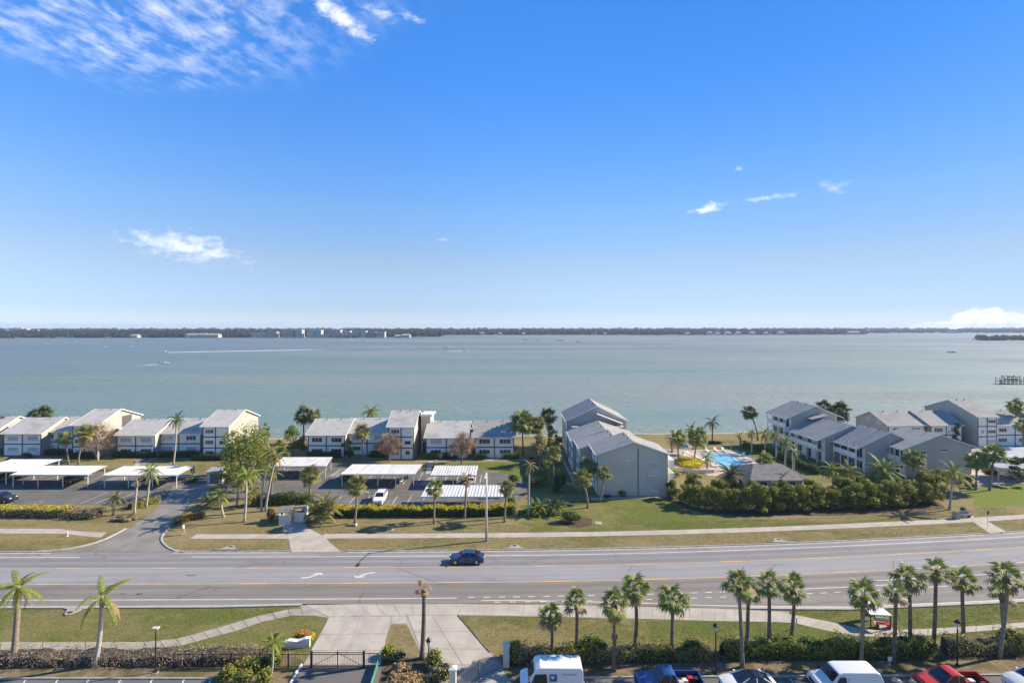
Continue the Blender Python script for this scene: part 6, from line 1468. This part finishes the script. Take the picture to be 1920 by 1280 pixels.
x_, y_ = P(659, 985); o = thing('utility_box', (x_, y_, 0), 'dark utility hatch beside the verge fan palm', 'utility box'); MB().box(-.6, .6, -.3, .3, 0, .25).obj('box', M['frame_dark'], o, bevel=.03); bbox('lid', .62, .8, -.3, .3, 0, .3, M['stucco'], o)
x_, y_ = P(732, 993); o = thing('utility_box', (x_, y_, 0), 'teal capped utility pedestal on the middle verge', 'utility box'); MB().box(-.2, .2, -.2, .2, 0, .7).obj('box', M['green_net'], o, bevel=.03); bbox('pad', -.55, .55, -.45, .45, 0, .05, M['concrete'], o)
x_, y_ = P(1121, 981); o = thing('utility_box', (x_, y_, 0), 'flat pale concrete hatch on the lawn below the grey gable', 'utility box', None, R(-12)); MB().box(-.5, .5, -.6, .6, 0, .12).obj('lid', M['concrete_old'], o, bevel=.02); bbox('frame', -.58, .58, -.68, .68, 0, .06, M['concrete'], o)
# fallen boulder-like root pile at the side street corner
x_, y_ = P(240, 975); o = thing('rock_pile', (x_, y_, 0), 'brown heap of roots and rocks at the left corner of the side street', 'rock pile')
for k in range(7): lump(MB(), (rng.uniform(-1.8, 1.8), rng.uniform(-1, 1), .22), (rng.uniform(.4, .9), rng.uniform(.3, .6), rng.uniform(.25, .5)), j=.3).obj('rock', M['mulch'] if k % 2 else M['trunk_brown'], o, smooth=True)
# steps
x_, y_ = P(259, 868); o = thing('garden_steps', (x_, y_, 0), 'pale concrete steps up to the left houses', 'steps', None, R(12))
for k in range(4): bbox('step', -.7, .7, k * .4, (k + 1) * .4 - .004, 0, .14 * (k + 1), M['concrete'], o)

# ------------------------------------------------------------------ pool furniture
x_, y_ = P(1287, 852); o = thing('parasol', (x_, y_, .012), 'blue and white parasol on the pool deck', 'parasol')
MB().tube([(0, 0, 0), (0, 0, 2.9)], .03, 6).obj('pole', M['white_paint'], o)
for k in range(8):
    a, b_ = 2 * math.pi * k / 8, 2 * math.pi * (k + 1) / 8; q_ = [(0, 0, 2.95), (1.7 * math.cos(a), 1.7 * math.sin(a), 2.05), (1.7 * math.cos(b_), 1.7 * math.sin(b_), 2.05)]
    c_ = MB().add(q_ + [(x, y, z - .02) for x, y, z in q_], [(0, 1, 2), (5, 4, 3), (0, 3, 4, 1), (1, 4, 5, 2), (2, 5, 3, 0)]).obj('canopy_panel', M['umbrella'] if k % 2 else M['roof_blue'], o)
x_, y_ = P(1371, 845); o = thing('parasol', (x_, y_, .012), 'closed pale parasol beyond the right pool corner', 'parasol'); MB().tube([(0, 0, 0), (0, 0, 2.5)], .03, 6).obj('pole', M['white_paint'], o); MB().tube([(0, 0, 1.2), (0, 0, 1.5), (0, 0, 2.5)], [.10, .2, .03], 8).obj('canopy', M['roof_blue'], o)
lg = thing('sun_lounger', (0, 0, .012), 'x', 'sun lounger', 'sun loungers around the pool')
bbox('seat', -.32, .32, -.95, .45, .28, .36, M['white_paint'], lg); MB().add([(-.32, .455, .30), (.32, .455, .30), (.32, 1.05, .78), (-.32, 1.05, .78), (-.32, .455, .36), (.32, .455, .36), (.32, 1.02, .84), (-.32, 1.02, .84)], [(0, 3, 2, 1), (4, 5, 6, 7), (0, 1, 5, 4), (1, 2, 6, 5), (2, 3, 7, 6), (3, 0, 4, 7)]).obj('backrest', M['white_paint'], lg)
for a in (-.28, .28):
    for b_ in (-.85, .4): bbox('leg', a - .025, a + .025, b_ - .025, b_ + .025, 0, .275, M['white_paint'], lg)
LO = [(44.6, 113, 70), (44.4, 114.6, 70), (44.2, 116.2, 70), (44.0, 117.8, 70), (43.8, 119.4, 70), (54.6, 113, -70), (54.7, 115, -70), (54.8, 117, -70), (54.9, 119.4, -70), (54.6, 122, -65), (52.5, 126.6, 10), (50.6, 126.8, 5), (48.2, 126.6, 0), (42.8, 123, 40), (41.4, 121.6, 40)]
side = ['left'] * 5 + ['right'] * 5 + ['far'] * 3 + ['outer left'] * 2; seen = {}
for i, (a, b_, c_) in enumerate(LO):
    s = side[i]; seen[s] = seen.get(s, 0) + 1; lab = f'{ordn[seen[s] - 1]} white sun lounger along the {s} side of the pool' + (', counted from the front' if s in ('left', 'right') else ', counted from the right' if s == 'far' else ' deck')
    if i == 0: lg.location = (a, b_, .012); lg.rotation_euler = (0, 0, R(c_)); lg['label'] = lab
    else: dup(lg, (a, b_, .012), R(c_), label=lab)
# low curved wall and fence in front of the pool garden
o = thing('garden_wall', (39.5, 108.5, 0), 'low pale curved wall in front of the pool garden', 'wall')
pt = [(-9.5, 12.5), (-7.5, 7), (-5.5, 2.5), (-3, .4), (0, -.6), (3.2, -.2)]
for (a, b_) in zip(pt, pt[1:]):
    d_ = Vector((b_[0] - a[0], b_[1] - a[1], 0)); nn = Vector((-d_.y, d_.x, 0)).normalized() * .15; A_, B_ = Vector((*a, 0)), Vector((*b_, 0)) - d_ * .002
    MB().prism([tuple((A_ - nn)[:2]), tuple((B_ - nn)[:2]), tuple((B_ + nn)[:2]), tuple((A_ + nn)[:2])], 0, .75, 'z').obj('wall_section', M['stucco'] if a[0] > -6 else M['wall_taupe'], o)
# flag on a pole by the pool house
x_, y_ = P(1486, 897); o = thing('flag_pole', (x_, y_, 0), 'white flag pole with pale flag by the pool house', 'flag pole'); MB().tube([(0, 0, 0), (0, 0, 6.2)], [.05, .03], 8).obj('pole', M['white_paint'], o)
fl = MB(); fl.v = [(.04 + .09 * i, .07 * math.sin(i * .9), z) for z in (5.5, 6.0) for i in range(9)]; fl.f = [(i, i + 1, i + 10, i + 9) for i in range(8)]; fl.m = [0] * 8; fo = fl.obj('flag', M['lamp_clear'], o, smooth=True); m_ = fo.modifiers.new('solid', 'SOLIDIFY'); m_.thickness = .01

# ------------------------------------------------------------------ person walking on the pavement
def person(px, py, label, facing):
    x, y = P(px, py); o = thing('person', (x, y, .022), label, 'person', None, facing)
    J = dict(pel=(0, 0, .92), wst=(0, 0, 1.06), chs=(.03, 0, 1.30), nck=(.04, 0, 1.46), hd0=(.06, 0, 1.54), hd1=(.07, 0, 1.68),
             lh=(0, .09, .88), lk=(.16, .10, .50), la=(.05, .10, .09), lt=(.22, .11, .04), rh=(0, -.09, .88), rk=(-.02, -.10, .48), ra=(-.28, -.10, .13), rt=(-.16, -.11, .04),
             ls=(.02, .17, 1.40), le=(-.10, .22, 1.14), lw=(.06, .23, .94), lf=(.10, .22, .84), rs=(.02, -.17, 1.40), re=(.10, -.22, 1.14), rw=(.26, -.21, 1.0), rf=(.34, -.20, .95))
    rad = dict(pel=.145, wst=.125, chs=.15, nck=.058, hd0=.085, hd1=.095, lh=.10, lk=.062, la=.042, lt=.036, rh=.10, rk=.062, ra=.042, rt=.036, ls=.062, le=.042, lw=.032, lf=.034, rs=.062, re=.042, rw=.032, rf=.034)
    E_ = ['pel-wst', 'wst-chs', 'chs-nck', 'nck-hd0', 'hd0-hd1', 'pel-lh', 'lh-lk', 'lk-la', 'la-lt', 'pel-rh', 'rh-rk', 'rk-ra', 'ra-rt', 'chs-ls', 'ls-le', 'le-lw', 'lw-lf', 'chs-rs', 'rs-re', 're-rw', 'rw-rf']
    ks = list(J); me = bpy.data.meshes.new('body'); me.from_pydata([J[k] for k in ks], [tuple(ks.index(q_) for q_ in e.split('-')) for e in E_], [])
    tmp = bpy.data.objects.new('tmp', me); COL.objects.link(tmp); sk = tmp.modifiers.new('skin', 'SKIN'); tmp.modifiers.new('sub', 'SUBSURF').levels = 2
    for i, k in enumerate(ks): me.skin_vertices[0].data[i].radius = (rad[k] * .9, rad[k]); me.skin_vertices[0].data[i].use_root = (k == 'pel')
    dg = bpy.context.evaluated_depsgraph_get(); m2 = bpy.data.meshes.new_from_object(tmp.evaluated_get(dg)); bpy.data.objects.remove(tmp)
    m2.materials.clear()
    for m_ in (M['skin'], M['shirt'], M['shorts'], M['wood_dark']): m2.materials.append(m_)
    for p_ in m2.polygons:
        c = p_.center; p_.material_index = 1 if (1.0 < c.z < 1.47 and abs(c.y) < .24 and not (abs(c.y) > .2 and c.z < 1.2)) else 2 if .55 < c.z <= 1.0 and abs(c.y) < .19 else 3 if c.z > 1.66 or (c.z > 1.56 and c.x < .05) else 0
        p_.use_smooth = True
    inst('body', m2, o)
    MB().box(.0, .04, -.01, .01, 0, .01)
    for s in (-1, 1): lump(MB(), (.08 if s > 0 else -.22, s * .105, .04), (.13, .05, .045), 8, 5, .05).obj('shoe', M['white_paint'], o, smooth=True)
    nose = lump(MB(), (.165, 0, 1.60), (.025, .016, .025), 6, 4, 0).obj('nose', M['skin'], o, smooth=True)
    return o
M['shirt'] = mat('shirt', (.66, .56, .55), rough=.9); M['shorts'] = mat('shorts', (.42, .30, .28), rough=.9)
person(344, 1002.5, 'person in pale top and shorts walking along the far pavement', R(165))

# ------------------------------------------------------------------ boats
def PW(px, py): return P(px, py, WZ)
M['foam'] = mat('foam', (.66, .69, .70), (.36, .41, .42), .25, .7, lo=.4, hi=.6, stretch=(.2, 1, 1))
def wake(px0, px1, py0, py1, w0, w1):
    a, b_ = Vector(PW(px0, py0)), Vector(PW(px1, py1)); d = (b_ - a); nn = Vector((-d.y, d.x)).normalized(); mb = MB(); k = 14
    for i in range(k + 1):
        t_ = i / k; c = a + d * t_; w_ = (w0 + (w1 - w0) * t_) * (.75 + .5 * rng.random()) * (1 - t_ ** 4 * .8); mb.v += [(*(c - nn * w_ / 2), WZ + .06), (*(c + nn * w_ / 2), WZ + .06)]
    for i in range(k): mb.f.append((2 * i, 2 * i + 2, 2 * i + 3, 2 * i + 1)); mb.m.append(0)
    tag(mb.obj('boat_wake', M['foam']), kind='stuff')
def boat(px, py, L, label, rotz=PI, top=None, hullm='white_paint'):
    x, y = PW(px, py); o = thing('motor_boat', (x, y, WZ), label, 'boat', 'boats on the bay', rotz); B_ = L * .30; mb = MB()
    st_ = [(-.5, .9, .85, .2), (-.2, 1.0, .85, .1), (.15, .96, .95, .1), (.38, .6, 1.1, .25), (.5, .04, 1.25, .7)]
    for f, wf, zt, zb in st_: mb.v += [(f * L, -B_ / 2 * wf, zt), (f * L, -B_ / 2 * wf * .7, zb - .3), (f * L, B_ / 2 * wf * .7, zb - .3), (f * L, B_ / 2 * wf, zt)]
    for i in range(len(st_) - 1):
        for j in range(4): mb.f.append((i * 4 + j, i * 4 + (j + 1) % 4, i * 4 + 4 + (j + 1) % 4, i * 4 + 4 + j)); mb.m.append(0)
    mb.f += [(0, 1, 2, 3), (19, 18, 17, 16)]; mb.m += [0, 0]; mb.obj('hull', M[hullm], o)
    MB().box(-.08 * L, .12 * L, -B_ * .22, B_ * .22, .85, 1.7).obj('console', M['white_paint'], o, bevel=.05); MB().prism([(.12 * L, 1.6), (.13 * L, 1.6), (.10 * L, 2.1), (.09 * L, 2.1)], -B_ * .2, B_ * .2, 'y').obj('windscreen', M['glass'], o)
    bbox('outboard_motor', -.56 * L, -.5 * L, -.25, .25, .2, 1.5, M['plastic_black'], o)
    if top:
        MB().box(-.22 * L, .2 * L, -B_ * .4, B_ * .4, 2.75, 2.88).obj('canopy', M[top], o, bevel=.04)
        for a in (-.2, .18):
            for s in (-1, 1): MB().tube([(a * L, s * B_ * .36, .9), (a * L, s * B_ * .36, 2.75)], .05, 5).obj('canopy_post', M['galv'], o)
boat(309, 660.5, 9.5, 'white speedboat trailing a long wake on the left', PI); wake(316, 610, 660.7, 655, 11, 20)
boat(308, 682, 8.5, 'white pontoon boat with dark canopy on the left', 0, 'umbrella'); wake(300, 250, 682.5, 686, 5, 2.5)
boat(197, 651.5, 7.5, 'small white boat farthest left on the bay', PI); boat(839, 651.5, 8, 'white boat near the middle of the bay, left of two', 0, 'white_paint'); boat(873, 657.5, 7.5, 'white boat near the middle of the bay, right of two', 0); wake(868, 836, 657.7, 658.7, 9, 6)
boat(1050, 638.5, 17, 'dark distant work boat off the wooded shore', 0, 'wood_dark', 'wood_dark'); boat(985, 637, 10, 'tiny dark boat left of the distant work boat', 0, None, 'wood_dark'); boat(1084, 641, 8, 'tiny dark boat right of the distant work boat', 0, None, 'frame_dark'); boat(1785, 661, 9, 'low dark skiff alone on the bright right water', 0, None, 'wood_dark'); boat(1009, 638.5, 6, 'tiny dark boat between the other distant boats', 0, None, 'wood_dark'); boat(1830, 634.5, 14, 'tiny dark boat near the right island tip', 0, None, 'wood_dark')
def marker(px, py, h, label):
    x, y = PW(px, py); o = thing('channel_marker', (x, y, WZ - .5), label, 'channel marker', 'channel markers'); MB().tube([(0, 0, 0), (0, 0, h)], .3, 6).obj('pile', M['white_paint'], o); MB().box(-1.1, 1.1, -.2, -.1, h - 2.2, h - .1).obj('board', M['white_paint'], o)
marker(248, 650, 5.5, 'white channel marker on the left water'); marker(925, 638, 6.5, 'white channel marker near the middle of the bay'); marker(1524, 626, 9, 'white channel marker off the right wooded shore')
# dock at the right edge
x_, y_ = PW(1872, 720); o = thing('boat_dock', (x_, y_, WZ), 'dark wooden boat dock with pilings at the right edge', 'dock')
for k in range(12): bbox('deck_plank_bay', k * 2.2, k * 2.2 + 2.16, -1.2, 1.2, 1.5, 1.75, M['wood_dark'], o)
for k in range(13):
    for s in (-1.5, 1.5): MB().tube([(k * 2.2, s, -2.5), (k * 2.2 + rng.uniform(-.1, .1), s, rng.uniform(2.2, 4.2))], .17, 6).obj('piling', M['wood_dark'], o)
MB().box(7, 13, 1.9, 4.6, 1.9, 3.0).obj('lift_cradle', M['wall_taupe'], o, bevel=.1); bbox('lift_beam', 6.5, 13.5, 1.75, 1.88, 3.6, 3.9, M['wood_dark'], o); bbox('lift_beam', 6.5, 13.5, 4.7, 4.83, 3.6, 3.9, M['wood_dark'], o)
for xx in (6.7, 13.3):
    for yy in (1.6, 4.95): MB().tube([(xx, yy, -2.5), (xx, yy, 4.6)], .2, 6).obj('piling', M['wood_dark'], o)
MB().tube([(4, -1.4, 1.7), (4, -1.4, 5.2)], .06, 5).obj('lamp_pole', M['galv'], o)

# ------------------------------------------------------------------ far shores
M['far_wood'] = mat('far_wood', (.008, .014, .012), (.018, .026, .020), .012, .95, .1, island=False, c3=(.03, .034, .028), s3=.006, lo3=.55, hi3=.72, detail=6)
M['far_land'] = mat('far_land', (.10, .105, .06), (.15, .14, .09), .01, .95, .1)
ico = np.array([(0, 0, 1), (.894, 0, .447), (.276, .851, .447), (-.724, .526, .447), (-.724, -.526, .447), (.276, -.851, .447), (.724, .526, -.447), (-.276, .894, -.447), (-.894, 0, -.447), (-.276, -.894, -.447), (.724, -.526, -.447), (0, 0, -1)])
icf = np.array([(0, 1, 2), (0, 2, 3), (0, 3, 4), (0, 4, 5), (0, 5, 1), (1, 6, 2), (2, 7, 3), (3, 8, 4), (4, 9, 5), (5, 10, 1), (2, 6, 7), (3, 7, 8), (4, 8, 9), (5, 9, 10), (1, 10, 6), (11, 7, 6), (11, 8, 7), (11, 9, 8), (11, 10, 9), (11, 6, 10)])
def far_shore(pts, depth, zl, top, label, n, tree_r=(5, 9), density_front=1.0):
    """pts: shoreline as photo points on the water; land rising to zl behind, wood on it to height top"""
    q_ = [Vector((*PW(*p), 0)) for p in pts]; mb = MB(); k = len(q_); out = [p + Vector((p.x, p.y, 0)).normalized() * 25 for p in q_]; bk = [p + Vector((p.x, p.y, 0)).normalized() * depth for p in q_]
    mb.v = [(p.x, p.y, WZ - 1) for p in q_] + [(p.x, p.y, 2.0) for p in out] + [(p.x, p.y, zl) for p in bk]
    for i in range(k - 1): mb.f += [(i, i + 1, k + i + 1, k + i), (k + i, k + i + 1, 2 * k + i + 1, 2 * k + i)]; mb.m += [0, 0]
    tag(mb.obj('far_land', M['far_land']), kind='structure')
    Ls = np.array([(b_ - a).length for a, b_ in zip(q_, q_[1:])]); cum = np.cumsum(Ls) / Ls.sum(); V = []; Fc = []
    for i in range(n):
        u_ = rng.random(); s = int(np.searchsorted(cum, u_)); f = (u_ - (cum[s - 1] if s else 0)) / (Ls[s] / Ls.sum()); p = q_[s].lerp(q_[s + 1], f); d = (rng.random() ** 1.6) * depth * .95 + 12
        p = p + Vector((p.x, p.y, 0)).normalized() * d; g = 2 + (zl - 2) * min(1, d / depth); r = rng.uniform(*tree_r); zt = g + (top - zl) * rng.uniform(.62, 1.05) * (1 if d > 60 else .8)
        rz = (zt - g) * .6; V.append(ico * np.array([r, r, rz]) * nrng.uniform(.8, 1.2, (12, 1)) + np.array([p.x, p.y, zt - rz])); Fc.append(icf + 12 * i)
    o = inst('far_wood', np_mesh('far_wood', np.concatenate(V), np.concatenate(Fc), M['far_wood'])); tag(o, label, 'trees', kind='stuff')
far_shore([(-420, 636), (0, 635), (60, 634), (130, 633.5), (430, 633), (480, 633), (560, 632), (700, 632.5), (770, 632), (832, 631)], 620, 8, 22, 'dark wooded far shore on the left half of the bay', 2600)
far_shore([(740, 628.5), (830, 628), (1000, 628), (1300, 628), (1480, 627.5), (1600, 627), (1625, 626.5)], 500, 7, 20.5, 'dark wooded far shore right of the middle of the bay', 1900)
far_shore([(1560, 624.5), (1750, 624), (1930, 624), (2300, 624), (2700, 625)], 900, 5, 15, 'thin pale wooded far shore at the right', 1300, (7, 12))
far_shore([(-700, 622), (-300, 622), (200, 622), (700, 621), (1100, 621), (1500, 621), (2000, 620), (2600, 621)], 500, 8, 22, 'hazy wooded horizon behind the far shores', 1600, (12, 22))
far_shore([(1832, 637), (1850, 638.5), (1900, 638.5), (1960, 638), (2050, 637)], 90, 2.5, 11, 'low wooded island at the right edge of the bay', 420, (3, 6))
# far buildings
M['far_white'] = mat('far_white', (.46, .45, .44), rough=.8); M['far_tan'] = mat('far_tan', (.34, .31, .28), rough=.8); M['far_pink'] = mat('far_pink', (.40, .34, .32), rough=.8); M['far_band'] = mat('far_band', (.16, .17, .19), rough=.4)
def tower(px, py, wpx, hpx, label, m_='far_white', fl=6, dist=None, dep=18, roofed=False):
    d = dist or PW(px, 633.2 if px < 835 else 628.2 if px < 1500 else 627.2)[1] - 6; x = ux(px, d); zb = 1.0; w_ = wpx / FPX * d; h = (CH - (py - hpx - HZ) * d / FPX) * .76
    o = thing('far_building', (x, d, zb), label, 'building', 'buildings on the far shore'); h -= zb
    MB().box(-w_ / 2, w_ / 2, 0, dep, -1, h).obj('wall', M[m_], o)
    for k in range(fl):
        z = h * (k + .35) / fl; nb = max(2, int(w_ / 9))
        for j in range(nb):
            a = -w_ / 2 + w_ * (j + .14) / nb; bbox('window_band', a, a + w_ * .72 / nb, -.25, -.01, z, z + h / fl * .45, M['far_band'], o)
    if roofed: MB().add([(-w_ / 2 - 1, -1, h), (w_ / 2 + 1, -1, h), (w_ / 2 + 1, dep + 1, h), (-w_ / 2 - 1, dep + 1, h), (-w_ / 2 + 4, dep / 2, h + 4), (w_ / 2 - 4, dep / 2, h + 4)], [(0, 1, 5, 4), (1, 2, 5), (2, 3, 4, 5), (3, 0, 4), (0, 3, 2, 1)]).obj('roof', M['far_tan'], o)
    else: bbox('parapet', -w_ / 2 - .4, w_ / 2 + .4, -.4, dep + .4, h + .01, h + 1.2, M[m_], o)
TW = [(486, 632, 26, 10, 'pale apartment block left of the far shore towers', 'far_white', 4), (508, 631, 20, 12, 'cream apartment block beside the leftmost pale one on the far shore', 'far_tan', 5), (541, 629, 26, 13, 'grey apartment tower left of the tall pair on the far shore', 'far_tan', 6), (558, 628, 16, 14, 'white apartment tower in the left of the far shore cluster', 'far_white', 7),
      (583, 628, 14, 12, 'narrow white tower in the middle of the far shore cluster', 'far_white', 6), (597, 629, 10, 14, 'tall slim white tower in the far shore cluster', 'far_white', 7), (628, 627, 20, 13, 'tallest pale tower of the far shore cluster', 'far_pink', 7), (650, 629, 12, 12, 'white tower right of the tallest one', 'far_white', 6), (667, 629, 14, 11, 'tan tower in the right of the far shore cluster', 'far_tan', 5), (681, 629, 10, 12, 'white slim tower with dark stripes, right of the cluster', 'far_white', 6),
      (696, 632, 14, 13, 'grey glassy block right in the far shore cluster', 'far_band', 6), (714, 631, 14, 12, 'pink striped tower at the right end of the cluster', 'far_pink', 6), (612, 632.5, 20, 6, 'low white waterfront building under the towers', 'far_white', 2), (640, 633, 24, 5, 'low pink waterfront building under the towers', 'far_pink', 2), (660, 633, 18, 6, 'low white marina building under the towers', 'far_white', 2), (745, 633, 12, 4, 'low grey boathouse right of the towers', 'far_band', 1), (760, 633, 16, 6, 'pale blue roofed boathouse right of the towers', 'far_white', 2),
      (358, 632, 22, 6, 'low white waterfront houses, left end of the white group', 'far_white', 2), (378, 632, 18, 6.5, 'low white waterfront houses, middle of the white group', 'far_white', 2), (398, 632, 22, 6, 'low white waterfront houses, right end of the white group', 'far_white', 2), (250, 633, 14, 5, 'small white house alone on the left far shore', 'far_white', 2), (135, 632, 20, 4, 'low pink house on the left far shore', 'far_pink', 1), (100, 632, 10, 4, 'low pale house on the far left shore', 'far_tan', 1),
      (903, 628, 8, 5, 'small pale house just right of the headland', 'far_tan', 1), (938, 628, 7, 3.5, 'small pale house left of the middle wooded shore', 'far_tan', 1), (982, 628, 7, 4, 'small pale house on the middle wooded shore', 'far_tan', 1), (1135, 627.5, 6, 3.5, 'small pale house half hidden in the middle wooded shore', 'far_tan', 1),
      (1290, 627.5, 8, 4, 'pale house left of the white waterfront houses at right', 'far_tan', 1), (1332, 627.5, 9, 6, 'white gabled waterfront house on the right wooded shore', 'far_white', 2), (1347, 627.5, 8, 4, 'white waterfront house right of the gabled one', 'far_white', 1), (1366, 627.5, 12, 5, 'long white waterfront house on the right wooded shore', 'far_white', 2), (1385, 627.5, 9, 5, 'white waterfront house before the right wooded point', 'far_white', 2), (1412, 627, 10, 5, 'bright white waterfront house left of the pale pair', 'far_white', 2), (1438, 627, 8, 4, 'pale waterfront house, left of the pale pair', 'far_tan', 1), (1466, 627, 12, 5, 'pale waterfront house, right of the pale pair', 'far_white', 1), (1602, 626.5, 22, 5, 'long pale building on the right wooded point', 'far_tan', 2)]
for a in TW: tower(*a, roofed=a[6] <= 2)
for px, wp, hp, lab in [(6, 12, 7, 'white distant tower at the left edge'), (22, 10, 10, 'white distant tower, left of the close pair'), (33, 12, 10.5, 'white distant tower, right of the close pair'), (46, 8, 9, 'slim white distant tower right of the pair'), (60, 14, 6, 'low white distant block right of the towers'), (1532, 4, 7.5, 'single slim white tower on the right horizon'), (1562, 14, 5, 'pale low block on the right horizon'), (1790, 16, 3.5, 'pale distant block low on the right horizon')]:
    tower(px, 623, wp, hp, lab, 'far_white', 5, 2230)

# ------------------------------------------------------------------ air
hz_ = bpy.data.materials.new('haze'); hz_.use_nodes = True; t = NT(hz_.node_tree); t.n.clear()
pv = t.new('ShaderNodeVolumePrincipled'); pv.inputs['Color'].default_value = (.66, .82, 1.0, 1); pv.inputs['Density'].default_value = HAZE; pv.inputs['Anisotropy'].default_value = .1
ou = t.new('ShaderNodeOutputMaterial'); t.l.new(pv.outputs[0], ou.inputs['Volume'])
o = MB().box(-7000, 7000, -200, 6000, -4, 48).obj('haze', hz_); tag(o, 'thin pale blue air over bay and shore', 'haze', kind='stuff')
